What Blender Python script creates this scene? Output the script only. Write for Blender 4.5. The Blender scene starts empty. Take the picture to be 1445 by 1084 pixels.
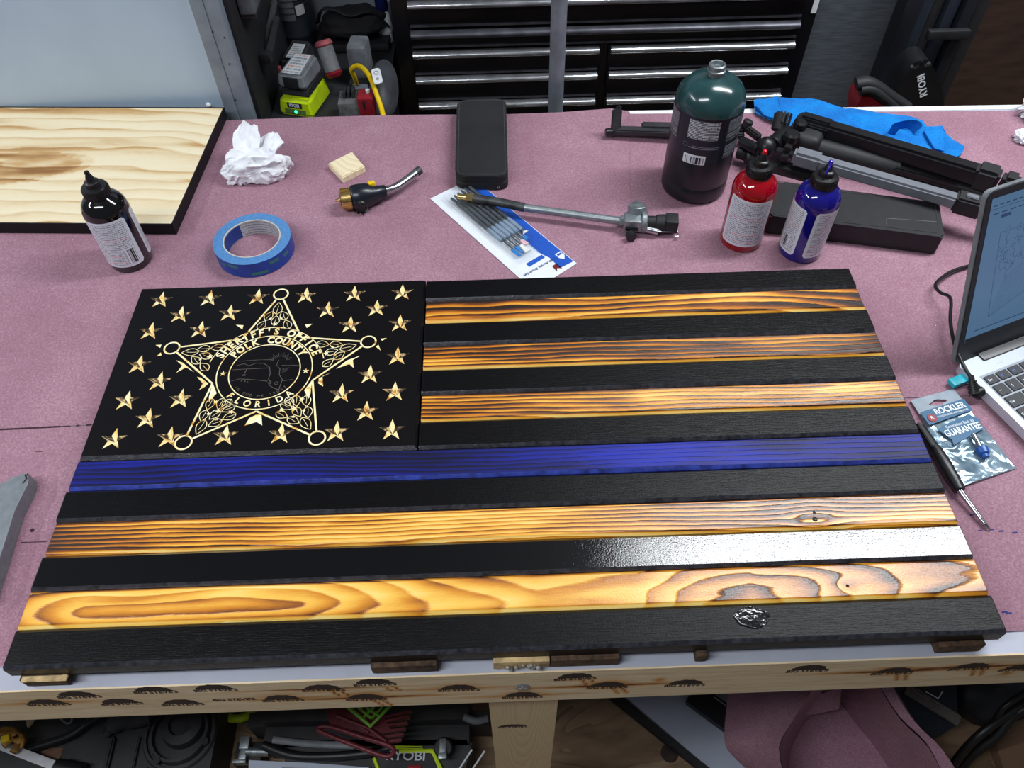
import bpy, bmesh, math, random
from mathutils import Vector, Matrix, noise
from mathutils.geometry import delaunay_2d_cdt
R = math.radians
random.seed(7)
scene = bpy.context.scene
col = scene.collection

# ---------------------------------------------------------------- camera
cam_data = bpy.data.cameras.new('camera')
cam = bpy.data.objects.new('camera', cam_data)
col.objects.link(cam)
cam.matrix_world = Matrix(((0.999395, 0.032694, -0.01188, 0.47279),
                           (-0.033009, 0.78359, -0.620401, -0.25924),
                           (-0.010974, 0.620418, 0.784195, 0.76689),
                           (0, 0, 0, 1)))
cam_data.sensor_fit = 'HORIZONTAL'; cam_data.sensor_width = 36; cam_data.lens = 27.5883
cam_data.clip_start = 0.01; cam_data.clip_end = 50
scene.camera = cam

# ---------------------------------------------------------------- world, lamps, exposure
world = bpy.data.worlds.new('world'); scene.world = world
world.use_nodes = True
world.node_tree.nodes['Background'].inputs[0].default_value = (0.80, 0.88, 1.0, 1)
world.node_tree.nodes['Background'].inputs[1].default_value = 0.07
scene.view_settings.view_transform = 'Standard'
scene.view_settings.look = 'None'
scene.view_settings.exposure = 0.62
scene.view_settings.gamma = 1.0
scene.view_settings.use_curve_mapping = False

def area(name, loc, size, power, color=(1, 1, 1), target=None):
    d = bpy.data.lights.new(name, 'AREA'); d.shape = 'RECTANGLE'
    d.size, d.size_y = size; d.energy = power; d.color = color
    o = bpy.data.objects.new(name, d); col.objects.link(o); o.location = loc
    if target:
        o.rotation_euler = (Vector(target) - Vector(loc)).to_track_quat('-Z', 'Y').to_euler()
    return o
COOL = (0.93, 0.97, 1.0)
area('shop_light', (1.63, 0.785, 1.5), (1.32, 0.20), 22, COOL)      # the tube whose mirror image lies on the wet black stripe
area('shop_light', (0.885, 0.785, 1.5), (0.07, 0.20), 1.1, COOL)
area('shop_light', (0.0, 2.75, 1.5), (1.25, 0.14), 26, COOL)
area('shop_light', (-1.9, 0.4, 1.5), (0.14, 1.25), 19, COOL)
area('shop_light', (-0.35, -0.36, 1.5), (1.25, 0.2), 14, COOL)

# ---------------------------------------------------------------- materials
def new_mat(name):
    m = bpy.data.materials.new(name); m.use_nodes = True
    nt = m.node_tree; b = nt.nodes['Principled BSDF']
    return m, nt, b
def N(nt, t, **kw):
    n = nt.nodes.new(t)
    for k, v in kw.items(): setattr(n, k, v)
    return n
def L(nt, a, b): nt.links.new(a, b)
def rgb(r, g, b):
    f = lambda c: (c/255/12.92) if c/255 <= 0.04045 else ((c/255+0.055)/1.055)**2.4
    return (f(r), f(g), f(b), 1)
def ramp(nt, stops, fac=None):
    n = N(nt, 'ShaderNodeValToRGB'); e = n.color_ramp.elements
    while len(e) < len(stops): e.new(0.5)
    for k, (p, c) in enumerate(stops): e[k].position = p; e[k].color = c
    if fac is not None: L(nt, fac, n.inputs[0])
    return n
def coords(nt, scale=(1, 1, 1), rot=(0, 0, 0), kind='Object'):
    t = N(nt, 'ShaderNodeTexCoord'); m = N(nt, 'ShaderNodeMapping')
    m.inputs['Scale'].default_value = scale; m.inputs['Rotation'].default_value = rot
    L(nt, t.outputs[kind], m.inputs[0]); return m.outputs[0]
def noise_tex(nt, scale, vec, detail=3, rough=0.5, distortion=0):
    n = N(nt, 'ShaderNodeTexNoise'); n.inputs['Scale'].default_value = scale
    n.inputs['Detail'].default_value = detail; n.inputs['Roughness'].default_value = rough
    n.inputs['Distortion'].default_value = distortion
    L(nt, vec, n.inputs['Vector']); return n.outputs['Fac']
def math_n(nt, op, a, b=None, clamp=False):
    n = N(nt, 'ShaderNodeMath', operation=op); n.use_clamp = clamp
    for k, v in enumerate((a, b)):
        if v is None: continue
        if isinstance(v, (int, float)): n.inputs[k].default_value = v
        else: L(nt, v, n.inputs[k])
    return n.outputs[0]
def bump(nt, b, h, strength=0.3, dist=0.001, normal_in='Normal'):
    n = N(nt, 'ShaderNodeBump'); n.inputs['Strength'].default_value = strength
    n.inputs['Distance'].default_value = dist; L(nt, h, n.inputs['Height'])
    L(nt, n.outputs[0], b.inputs[normal_in])
def mat(name, c, rough=0.5, metal=0.0, var=0.12, vscale=60, bmp=0.0, bscale=300, coat=0.0, emit=None, spec=0.5, stretch=(1, 1, 1)):
    """plain colour with a little procedural unevenness and relief"""
    m, nt, b = new_mat(name)
    v = coords(nt, stretch)
    f = noise_tex(nt, vscale, v, 4)
    c0 = rgb(*c); lo = tuple(x*(1-var) for x in c0[:3])+(1,); hi = tuple(min(1, x*(1+var)) for x in c0[:3])+(1,)
    r = ramp(nt, [(0.3, lo), (0.7, hi)], f); L(nt, r.outputs[0], b.inputs['Base Color'])
    b.inputs['Roughness'].default_value = rough; b.inputs['Metallic'].default_value = metal
    b.inputs['Coat Weight'].default_value = coat; b.inputs['Coat Roughness'].default_value = 0.05
    b.inputs['Specular IOR Level'].default_value = spec
    if bmp: bump(nt, b, noise_tex(nt, bscale, v, 3), bmp, 0.001)
    if emit:
        b.inputs['Emission Color'].default_value = rgb(*emit[0]); b.inputs['Emission Strength'].default_value = emit[1]
    return m

MT = {}
# rosin paper
def paper_mat():
    m, nt, b = new_mat('rosin paper'); v = coords(nt)
    fib = noise_tex(nt, 420, v, 4, 0.65); blot = noise_tex(nt, 9, v, 4, 0.6)
    mx = math_n(nt, 'ADD', math_n(nt, 'MULTIPLY', fib, 0.7), math_n(nt, 'MULTIPLY', blot, 0.3))
    r = ramp(nt, [(0.32, rgb(136, 97, 112)), (0.5, rgb(158, 118, 134)), (0.68, rgb(184, 147, 161))], mx)
    vo = N(nt, 'ShaderNodeTexVoronoi'); vo.inputs['Scale'].default_value = 42; L(nt, v, vo.inputs['Vector'])
    sp = math_n(nt, 'LESS_THAN', vo.outputs['Distance'], 0.035)
    n2 = noise_tex(nt, 7, v, 2); sel = math_n(nt, 'GREATER_THAN', n2, 0.56)
    f = math_n(nt, 'MULTIPLY', sp, sel)
    mix = N(nt, 'ShaderNodeMix', data_type='RGBA'); L(nt, f, mix.inputs[0]); L(nt, r.outputs[0], mix.inputs[6])
    mix.inputs[7].default_value = rgb(225, 205, 210); L(nt, mix.outputs[2], b.inputs['Base Color'])
    b.inputs['Roughness'].default_value = 0.75; b.inputs['Specular IOR Level'].default_value = 0.25
    vv = coords(nt, (2, 9, 1))
    h = math_n(nt, 'ADD', math_n(nt, 'MULTIPLY', noise_tex(nt, 3, vv, 2), 3.5), math_n(nt, 'MULTIPLY', fib, 0.25))
    bump(nt, b, h, 0.5, 0.001)
    return m
MT['paper'] = paper_mat()

def grain_mat(name, stops, rough, line=0.75, blotch=0.5, coat=0.0, bstr=0.25, pore=0.12, coatr=0.12, spec=0.5):
    """wood whose growth rings come from a 'phase' attribute and whose scorch comes from a 'burn' attribute"""
    m, nt, b = new_mat(name)
    ph = N(nt, 'ShaderNodeAttribute', attribute_name='phase').outputs['Fac']
    bu = N(nt, 'ShaderNodeAttribute', attribute_name='burn').outputs['Fac']
    v = coords(nt, (1, 14, 14)); fine = noise_tex(nt, 90, v, 4, 0.6)
    p2 = math_n(nt, 'ADD', ph, math_n(nt, 'MULTIPLY', fine, 0.22))
    fr = math_n(nt, 'FRACT', p2)
    tri = math_n(nt, 'POWER', fr, 1.7)
    edge = math_n(nt, 'MULTIPLY', math_n(nt, 'SUBTRACT', 1.0, fr), 9.0, True)      # soft fall after the late wood
    g = math_n(nt, 'MULTIPLY', tri, edge)
    a = math_n(nt, 'MULTIPLY', g, line)
    a = math_n(nt, 'MULTIPLY', a, math_n(nt, 'ADD', math_n(nt, 'MULTIPLY', bu, 1.2), 0.45))
    a = math_n(nt, 'ADD', a, math_n(nt, 'MULTIPLY', bu, blotch))
    a = math_n(nt, 'ADD', a, math_n(nt, 'MULTIPLY', math_n(nt, 'SUBTRACT', fine, 0.5), pore), True)
    r = ramp(nt, stops, a); L(nt, r.outputs[0], b.inputs['Base Color'])
    b.inputs['Roughness'].default_value = rough
    b.inputs['Coat Weight'].default_value = coat; b.inputs['Coat Roughness'].default_value = coatr
    b.inputs['Specular IOR Level'].default_value = spec
    h = math_n(nt, 'ADD', math_n(nt, 'MULTIPLY', g, 1.0), math_n(nt, 'MULTIPLY', noise_tex(nt, 700, coords(nt), 2), 0.35))
    n = N(nt, 'ShaderNodeBump'); n.inputs['Strength'].default_value = bstr; n.inputs['Distance'].default_value = 0.0006
    L(nt, h, n.inputs['Height']); L(nt, n.outputs[0], b.inputs['Normal']); L(nt, n.outputs[0], b.inputs['Coat Normal'])
    return m
MT['torched'] = grain_mat('torched pine', [(0, rgb(255, 218, 128)), (0.18, rgb(242, 178, 60)), (0.36, rgb(206, 124, 18)), (0.58, rgb(120, 58, 6)), (0.85, rgb(34, 14, 3))], 0.42, 0.95, 0.6, coat=0.6, bstr=0.6, coatr=0.24)
MT['torched_soft'] = grain_mat('softly torched pine', [(0, rgb(255, 224, 138)), (0.2, rgb(246, 192, 80)), (0.45, rgb(216, 140, 32)), (0.75, rgb(150, 84, 18)), (1, rgb(60, 28, 8))], 0.42, 0.62, 0.5, coat=0.6, bstr=0.6, coatr=0.24)
MT['blue_stain'] = grain_mat('blue stained pine', [(0, rgb(24, 40, 170)), (0.3, rgb(15, 24, 118)), (0.6, rgb(10, 12, 62)), (1, rgb(6, 6, 26))], 0.5, 0.6, 0.7, coat=0.04, spec=0.3, bstr=0.35, coatr=0.25)
MT['raw_pine'] = grain_mat('raw pine', [(0, rgb(244, 230, 198)), (0.25, rgb(234, 214, 174)), (0.5, rgb(205, 165, 110)), (1, rgb(150, 104, 56))], 0.6, 0.8, 0.9, coat=0.0, bstr=0.1, pore=0.25)

def black_paint(name, bs, rough, coatr, lo=(5, 4, 6), hi=(9, 8, 11), spec=0.5, coat=0.0):
    m, nt, b = new_mat(name)
    v = coords(nt, (1, 16, 16)); fine = noise_tex(nt, 55, v, 4, 0.6); v1 = coords(nt)
    r = ramp(nt, [(0.35, rgb(*lo)), (0.7, rgb(*hi))], fine); L(nt, r.outputs[0], b.inputs['Base Color'])
    b.inputs['Roughness'].default_value = rough; b.inputs['Specular IOR Level'].default_value = spec
    vo = N(nt, 'ShaderNodeTexVoronoi'); vo.inputs['Scale'].default_value = 260; L(nt, v1, vo.inputs['Vector'])
    dust = math_n(nt, 'MULTIPLY', math_n(nt, 'LESS_THAN', vo.outputs['Distance'], 0.09), math_n(nt, 'GREATER_THAN', noise_tex(nt, 25, v1, 3), 0.62))
    h = math_n(nt, 'ADD', math_n(nt, 'ADD', math_n(nt, 'MULTIPLY', fine, 0.45 if coat else 0.8), math_n(nt, 'MULTIPLY', noise_tex(nt, 620, v1, 2), 0.9 if coat else 0.5)), math_n(nt, 'MULTIPLY', dust, 1.6))
    n = N(nt, 'ShaderNodeBump'); n.inputs['Strength'].default_value = bs; n.inputs['Distance'].default_value = 0.0005
    L(nt, h, n.inputs['Height']); L(nt, n.outputs[0], b.inputs['Normal']); L(nt, n.outputs[0], b.inputs['Coat Normal'])
    b.inputs['Coat Weight'].default_value = coat; b.inputs['Coat Roughness'].default_value = coatr*0.5
    return m
MT['black_satin'] = black_paint('black stained pine', 0.7, 0.36, 0.2, spec=0.2)
MT['black_wet'] = black_paint('wet black varnished pine', 0.2, 0.4, 0.02, spec=0.1, coat=1.0)
MT['black_panel'] = black_paint('black painted panel', 0.15, 0.42, 0.3, (8, 6, 8), (14, 11, 14), spec=0.2)

MT['highlit'] = mat('black edge with painted sheen', (46, 46, 52), 0.3, var=0.6, vscale=150, bmp=0.4, bscale=500)  # lighter grey painted on front chamfers to stand in for lamp sheen
MT['highlitblue'] = mat('blue edge with painted sheen', (44, 58, 140), 0.35, var=0.5, vscale=90, bmp=0.3, bscale=400)  # lighter blue on the front chamfer, again sheen put into the colour
MT['lamwhite'] = mat('white painted board', (176, 179, 194), 0.45, var=0.05, vscale=20, bmp=0.1, bscale=120)
MT['beam'] = None
MT['carve'] = None
def carve_mat():
    m, nt, b = new_mat('scorched carving'); v = coords(nt)
    f = noise_tex(nt, 95, v, 3, 0.6)
    r = ramp(nt, [(0.38, rgb(255, 246, 208)), (0.58, rgb(252, 226, 156)), (0.66, rgb(212, 150, 62)), (0.8, rgb(110, 62, 18))], f)
    L(nt, r.outputs[0], b.inputs['Base Color']); b.inputs['Roughness'].default_value = 0.5
    return m
MT['carve'] = carve_mat()
def dark_facet_mat():
    m, nt, b = new_mat('dark mottled carving'); f = noise_tex(nt, 160, coords(nt), 3, 0.6)
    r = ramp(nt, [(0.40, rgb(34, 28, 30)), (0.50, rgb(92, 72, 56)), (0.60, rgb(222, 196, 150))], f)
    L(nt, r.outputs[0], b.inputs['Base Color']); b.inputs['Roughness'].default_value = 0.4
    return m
MT['dark_facet'] = dark_facet_mat()
MT['carve_dim'] = mat('dim engraved line', (92, 84, 78), 0.6, var=0.4, vscale=120)
MT['char'] = mat('charred wood end', (74, 54, 38), 0.8, var=0.8, vscale=120, bmp=0.5, bscale=200)
MT['charpale'] = mat('part burned pine', (196, 168, 120), 0.6, var=0.6, vscale=55, bmp=0.2)
MT['blackp'] = mat('black plastic', (24, 24, 27), 0.38, var=0.2, bmp=0.08, bscale=600)
MT['blackmatte'] = mat('matte black plastic', (30, 30, 33), 0.6, var=0.25, bmp=0.15, bscale=500)
MT['dark'] = mat('dusty dark plastic', (46, 46, 50), 0.6, var=0.45, vscale=25, bmp=0.2)
MT['fabric'] = mat('black nylon cloth', (27, 26, 29), 0.85, var=0.35, vscale=18, bmp=0.4, bscale=1400)
MT['fabedge'] = mat('worn black binding', (52, 52, 55), 0.85, var=0.4, vscale=90, bmp=0.4, bscale=900)
MT['chrome'] = mat('brushed steel', (190, 192, 196), 0.25, 1.0, var=0.1)
MT['dirtychrome'] = mat('dusty chrome', (205, 207, 212), 0.2, 0.9, var=0.3, vscale=30, bmp=0.08, bscale=60)
MT['cast'] = mat('cast zinc', (150, 158, 162), 0.42, 0.75, var=0.25, vscale=70, bmp=0.3, bscale=400)
MT['sooty'] = mat('sooty steel tube', (70, 72, 74), 0.5, 0.6, var=0.5, vscale=60)
MT['brass'] = mat('brass', (214, 184, 120), 0.28, 1.0, var=0.15)
MT['copper'] = mat('copper', (170, 92, 62), 0.35, 1.0, var=0.2)
MT['yellow'] = mat('yellow plastic', (240, 200, 20), 0.4, var=0.08)
MT['lime'] = mat('lime plastic', (196, 222, 22), 0.4, var=0.1)
MT['limegreen'] = mat('green plastic', (118, 186, 42), 0.4, var=0.1)
MT['red'] = mat('red plastic', (140, 28, 40), 0.4, var=0.2)
MT['redclear'] = mat('dusty red plastic', (150, 72, 78), 0.6, var=0.25)
MT['maroon'] = mat('maroon plastic', (108, 32, 42), 0.45, var=0.2)
MT['towelpaper'] = mat('white tissue', (236, 238, 244), 0.9, var=0.03, bmp=0.3, bscale=500)
MT['inkred'] = mat('red dye in the bottle', (150, 2, 20), 0.1, var=0.1, coat=0.6)
MT['inkblue'] = mat('blue dye in the bottle', (22, 18, 120), 0.1, var=0.15, coat=0.6)
MT['inkblack'] = mat('black dye in the bottle', (12, 11, 13), 0.1, var=0.1, coat=0.6)
MT['cap'] = mat('black cap', (20, 20, 22), 0.35, var=0.15)
MT['blotred'] = mat('red dye drop', (200, 10, 40), 0.2)
MT['blotblue'] = mat('blue dye drop', (40, 30, 150), 0.25)
MT['tapetop'] = mat('crepe paper edge of tape', (80, 134, 190), 0.8, var=0.15, vscale=300, bmp=0.3, bscale=900)
MT['tapecore'] = mat('cardboard core edge', (196, 190, 180), 0.8, var=0.1)
MT['tapecoreblue'] = mat('blue core lining', (28, 62, 140), 0.5, var=0.15)
MT['whiteplastic'] = mat('white plastic', (225, 228, 232), 0.4, var=0.05)
MT['greyplastic'] = mat('grey plastic', (120, 124, 130), 0.5, var=0.2, vscale=40)
MT['knifegrey'] = mat('painted cast grey', (128, 134, 140), 0.45, 0.35, var=0.12, vscale=120, bmp=0.2, bscale=700)
MT['tripodgrey'] = mat('satin grey aluminium', (124, 128, 136), 0.45, 0.2, var=0.1)
MT['postgrey'] = mat('grey painted steel post', (128, 138, 150), 0.5, 0.1, var=0.15, vscale=30, bmp=0.1)
MT['fridge'] = mat('pale blue white panel', (176, 196, 216), 0.38, var=0.04, vscale=8, bmp=0.08, bscale=400)
MT['chest'] = mat('black enamel chest', (12, 12, 18), 0.3, var=0.3, vscale=12)
MT['chestgrey'] = mat('dusty chest edge', (78, 78, 86), 0.4, 0.5, var=0.4, vscale=30)
MT['greyboard'] = mat('grey brushed board', (92, 98, 106), 0.7, var=0.3, vscale=30, bmp=0.3, stretch=(1, 4, 10))
MT['blackrail'] = mat('black moulded rail', (22, 24, 32), 0.45, var=0.3, vscale=10)
MT['laptop'] = mat('silver laptop case', (196, 203, 212), 0.35, 0.4, var=0.03)
MT['lapdark'] = mat('dark laptop bezel', (34, 34, 38), 0.35, var=0.1)
MT['keys'] = mat('dark laptop key', (40, 42, 48), 0.5, var=0.1)
MT['legend'] = mat('white key print', (215, 220, 228), 0.5, var=0.02)
MT['legendblue'] = mat('blue key print', (70, 110, 200), 0.5, var=0.02)
MT['cyan'] = mat('cyan plastic', (30, 180, 200), 0.4, var=0.05)
MT['cable'] = mat('black rubber cable', (18, 18, 20), 0.45, var=0.1)
MT['packblue'] = mat('teal blue print', (24, 92, 132), 0.35, var=0.05)
MT['printwhite'] = mat('white print', (235, 240, 244), 0.4, var=0.02)
MT['cardblue'] = mat('blue printed card', (28, 84, 186), 0.45, var=0.06)
MT['cardwhite'] = mat('white card', (228, 233, 240), 0.45, var=0.03)
MT['brushhandle'] = mat('grey brush handle', (74, 78, 84), 0.3, var=0.15)
MT['brushgrip'] = mat('pale grey brush grip', (128, 146, 166), 0.4, var=0.1)
MT['bristle'] = mat('white bristles', (232, 232, 228), 0.7, var=0.1, vscale=900)
MT['bristleblue'] = mat('blue bristles', (40, 120, 190), 0.7, var=0.1)
MT['bristlepink'] = mat('pink bristles', (222, 180, 190), 0.7, var=0.1)
MT['floorply'] = None
MT['cylgreen'] = mat('dark green enamel', (34, 66, 68), 0.2, var=0.25, vscale=35, coat=0.4)
MT['cylnavy'] = mat('dark printed sleeve', (26, 28, 40), 0.3, var=0.15)
MT['cylbase'] = mat('dark cylinder base', (14, 22, 26), 0.35, var=0.2)
MT['caseblack'] = mat('moulded dark case', (52, 52, 54), 0.65, var=0.35, vscale=14, bmp=0.25, bscale=500)
MT['foamwhite'] = mat('white board', (176, 184, 202), 0.5, var=0.06, vscale=8)
MT['cardboard'] = mat('brown cardboard', (126, 98, 76), 0.8, var=0.15, vscale=12, bmp=0.1)
MT['darkply'] = mat('dark brown plywood', (62, 42, 34), 0.7, var=0.35, vscale=14, stretch=(1, 1, 4))
MT['navyboard'] = mat('blue black case', (34, 40, 52), 0.5, var=0.15)
MT['glow'] = mat('green charge light', (60, 255, 190), 0.3, emit=((60, 255, 190), 1.5))
MT['barcode'] = None

def ply_mat(name, lo, mid, hi, scale=2.2):
    m, nt, b = new_mat(name); v = coords(nt, (1.2, 3.5, 1))
    d = noise_tex(nt, scale, v, 3, 0.55, 1.6)
    w = math_n(nt, 'FRACT', math_n(nt, 'MULTIPLY', d, 6))
    f = math_n(nt, 'ADD', math_n(nt, 'MULTIPLY', w, 0.2), math_n(nt, 'MULTIPLY', noise_tex(nt, 5, v, 5, 0.6), 0.8))
    r = ramp(nt, [(0.25, rgb(*lo)), (0.5, rgb(*mid)), (0.75, rgb(*hi))], f)
    L(nt, r.outputs[0], b.inputs['Base Color']); b.inputs['Roughness'].default_value = 0.7
    bump(nt, b, noise_tex(nt, 60, v, 3), 0.2, 0.001)
    return m
MT['floorply'] = ply_mat('plywood floor', (96, 74, 56), (142, 116, 90), (170, 142, 112))

def print_mat(name, base, ink, rows, accent=None, cols=60, density=0.47, rough=0.35, margin=0.07):
    """a label of rows of print too small to read; UV 0..1 across the label"""
    m, nt, b = new_mat(name)
    t = N(nt, 'ShaderNodeTexCoord'); s = N(nt, 'ShaderNodeSeparateXYZ'); L(nt, t.outputs['UV'], s.inputs[0])
    u, v = s.outputs[0], s.outputs[1]
    rv = math_n(nt, 'MULTIPLY', v, rows); row = math_n(nt, 'FLOOR', rv); fr = math_n(nt, 'FRACT', rv)
    cb = N(nt, 'ShaderNodeCombineXYZ'); L(nt, math_n(nt, 'MULTIPLY', u, cols), cb.inputs[0]); L(nt, math_n(nt, 'MULTIPLY', row, 7.31), cb.inputs[1])
    nn = noise_tex(nt, 1.0, cb.outputs[0], 2, 0.8)
    on = math_n(nt, 'GREATER_THAN', nn, density)
    line = math_n(nt, 'MULTIPLY', math_n(nt, 'GREATER_THAN', fr, 0.3), math_n(nt, 'LESS_THAN', fr, 0.85))
    inb = math_n(nt, 'MULTIPLY', math_n(nt, 'GREATER_THAN', u, margin), math_n(nt, 'LESS_THAN', u, 1-margin))
    inb = math_n(nt, 'MULTIPLY', inb, math_n(nt, 'MULTIPLY', math_n(nt, 'GREATER_THAN', v, margin*0.7), math_n(nt, 'LESS_THAN', v, 1-margin*0.7)))
    f = math_n(nt, 'MULTIPLY', math_n(nt, 'MULTIPLY', on, line), inb)
    f = math_n(nt, 'MULTIPLY', f, 0.8)
    mix = N(nt, 'ShaderNodeMix', data_type='RGBA'); L(nt, f, mix.inputs[0]); mix.inputs[6].default_value = rgb(*base)
    if accent:
        wn = N(nt, 'ShaderNodeTexWhiteNoise', noise_dimensions='1D'); L(nt, row, wn.inputs['W'])
        m2 = N(nt, 'ShaderNodeMix', data_type='RGBA'); L(nt, math_n(nt, 'GREATER_THAN', wn.outputs[0], 0.84), m2.inputs[0])
        m2.inputs[6].default_value = rgb(*ink); m2.inputs[7].default_value = rgb(*accent); L(nt, m2.outputs[2], mix.inputs[7])
    else: mix.inputs[7].default_value = rgb(*ink)
    L(nt, mix.outputs[2], b.inputs['Base Color']); b.inputs['Roughness'].default_value = rough
    return m
MT['label'] = print_mat('bottle label print', (214, 218, 228), (96, 98, 112), 26, (196, 60, 80))
MT['label2'] = print_mat('bottle label print small', (214, 218, 228), (96, 98, 112), 30, (196, 60, 80), 30)
MT['cyltext'] = print_mat('cylinder print', (26, 28, 40), (228, 232, 240), 13, None, 46, 0.42)
MT['cyltext2'] = print_mat('cylinder print narrow', (26, 28, 40), (170, 176, 188), 16, (70, 120, 80), 30, 0.46)
MT['coreprint'] = print_mat('tape core print', (190, 192, 196), (110, 112, 118), 5, None, 70, 0.45, margin=0.01)
MT['battlabel'] = print_mat('battery label', (205, 210, 216), (110, 116, 124), 7, (200, 120, 60), 16)
MT['screen'] = None
def bars_mat():
    m, nt, b = new_mat('bar code'); t = N(nt, 'ShaderNodeTexCoord'); s = N(nt, 'ShaderNodeSeparateXYZ'); L(nt, t.outputs['UV'], s.inputs[0])
    wn = N(nt, 'ShaderNodeTexWhiteNoise', noise_dimensions='1D'); L(nt, math_n(nt, 'FLOOR', math_n(nt, 'MULTIPLY', s.outputs[0], 34)), wn.inputs['W'])
    r = ramp(nt, [(0.45, rgb(30, 30, 34)), (0.5, rgb(214, 218, 228))], wn.outputs[0]); L(nt, r.outputs[0], b.inputs['Base Color'])
    b.inputs['Roughness'].default_value = 0.35; return m
MT['barcode'] = bars_mat()

# ---------------------------------------------------------------- mesh helpers
def thing(name, label, cat, loc=(0, 0, 0), rz=0.0, group=None):
    o = bpy.data.objects.new(name, None); col.objects.link(o); o.empty_display_size = 0.02
    o.location = loc; o.rotation_euler = (0, 0, rz)
    o['label'] = label; o['category'] = cat
    if group: o['group'] = group
    o.matrix_world = Matrix.Translation(loc) @ Matrix.Rotation(rz, 4, 'Z')
    return o
WM = {}
def world_of(o):
    if o is None: return Matrix.Identity(4)
    if o.name in WM: return WM[o.name]
    return Matrix.Translation(o.location) @ Matrix.Rotation(o.rotation_euler[2], 4, 'Z')
def put(name, bm, m, parent=None, label=None, smooth=True, world=True, kind=None, autos=True):
    """link the bmesh as ONE object; geometry is given in world metres unless world=False (then local to the parent)"""
    W = world_of(parent) if parent is not None else Matrix.Identity(4)
    if world and parent is not None: bm.transform(W.inverted())
    me = bpy.data.meshes.new(name)
    bmesh.ops.recalc_face_normals(bm, faces=bm.faces[:])
    bm.to_mesh(me); bm.free()
    for k in (m if isinstance(m, (list, tuple)) else [m]): me.materials.append(k)
    if smooth:
        for p in me.polygons: p.use_smooth = True
        try: me.set_sharp_from_angle(angle=R(38))
        except Exception: pass
    o = bpy.data.objects.new(name, me); col.objects.link(o)
    if parent is not None:
        o.parent = parent; WM[o.name] = W      # parts keep an identity local matrix
    if label: o['label'] = label
    if kind: o['kind'] = kind
    return o
def tag(o, label, cat, group=None, kind=None):
    o['label'] = label; o['category'] = cat
    if group: o['group'] = group
    if kind: o['kind'] = kind
    return o
def struct(name, bm, m, **k):
    o = put(name, bm, m, **k); o['kind'] = 'structure'; return o
def NB(): return bmesh.new()
def frame(p, axis, up=(0, 0, 1)):
    """matrix whose Z runs along axis"""
    z = Vector(axis).normalized(); u = Vector(up)
    if abs(z.dot(u)) > 0.98: u = Vector((0, 1, 0))
    x = u.cross(z).normalized(); y = z.cross(x)
    return Matrix.Translation(p) @ Matrix((x, y, z)).transposed().to_4x4()
def box(bm, c, s, rot=None, bev=0.0, seg=2, M=None):
    t = bmesh.new(); bmesh.ops.create_cube(t, size=1)
    bmesh.ops.scale(t, vec=s, verts=t.verts[:])
    if bev: bmesh.ops.bevel(t, geom=t.edges[:], offset=bev, segments=seg, affect='EDGES', profile=0.6)
    X = Matrix.Translation(c) @ (rot if rot is not None else Matrix.Identity(4))
    if M is not None: X = M @ X
    t.transform(X); merge(bm, t)
def merge(bm, t):
    me = bpy.data.meshes.new('tmp'); t.to_mesh(me); t.free(); bm.from_mesh(me); bpy.data.meshes.remove(me)
def RZ(a): return Matrix.Rotation(a, 4, 'Z')
def lathe(bm, prof, M=None, seg=40, a0=0.0, a1=None, uv=False, cap=True):
    """prof: list of (r, z); full turn unless a1 is given"""
    full = a1 is None; n = seg
    M = M or Matrix.Identity(4); rings = []
    for r, z in prof:
        ring = []
        cnt = n if full else n+1
        for i in range(cnt):
            a = a0 + (2*math.pi*i/n if full else (a1-a0)*i/n)
            ring.append(bm.verts.new(M @ Vector((r*math.cos(a), r*math.sin(a), z))))
        rings.append(ring)
    lay = bm.loops.layers.uv.verify() if uv else None
    for j in range(len(rings)-1):
        for i in range(n):
            k = (i+1) % n if full else i+1
            f = bm.faces.new((rings[j][i], rings[j][k], rings[j+1][k], rings[j+1][i]))
            if uv:
                for lp, (uu, vv) in zip(f.loops, ((i/n, j/(len(prof)-1)), ((i+1)/n, j/(len(prof)-1)), ((i+1)/n, (j+1)/(len(prof)-1)), (i/n, (j+1)/(len(prof)-1)))):
                    lp[lay].uv = (uu, vv)
    if full and cap:
        if prof[0][0] > 1e-5: bm.faces.new(rings[0][::-1])
        if prof[-1][0] > 1e-5: bm.faces.new(rings[-1])
def cyl(bm, p0, p1, r0, r1=None, seg=24, bev=0.0):
    p0, p1 = Vector(p0), Vector(p1); r1 = r0 if r1 is None else r1; h = (p1-p0).length
    pr = [(r0-bev, 0), (r0, bev), (r1, h-bev), (r1-bev, h)] if bev else [(r0, 0), (r1, h)]
    lathe(bm, pr, frame(p0, p1-p0), seg)
def smooth_path(pts, n=8):
    pts = [Vector(p) for p in pts]; out = []
    for i in range(len(pts)-1):
        p0 = pts[max(i-1, 0)]; p1 = pts[i]; p2 = pts[i+1]; p3 = pts[min(i+2, len(pts)-1)]
        for k in range(n):
            t = k/n
            out.append(0.5*((2*p1)+(p2-p0)*t+(2*p0-5*p1+4*p2-p3)*t*t+(3*p1-p0-3*p2+p3)*t**3))
    out.append(pts[-1]); return out
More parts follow.
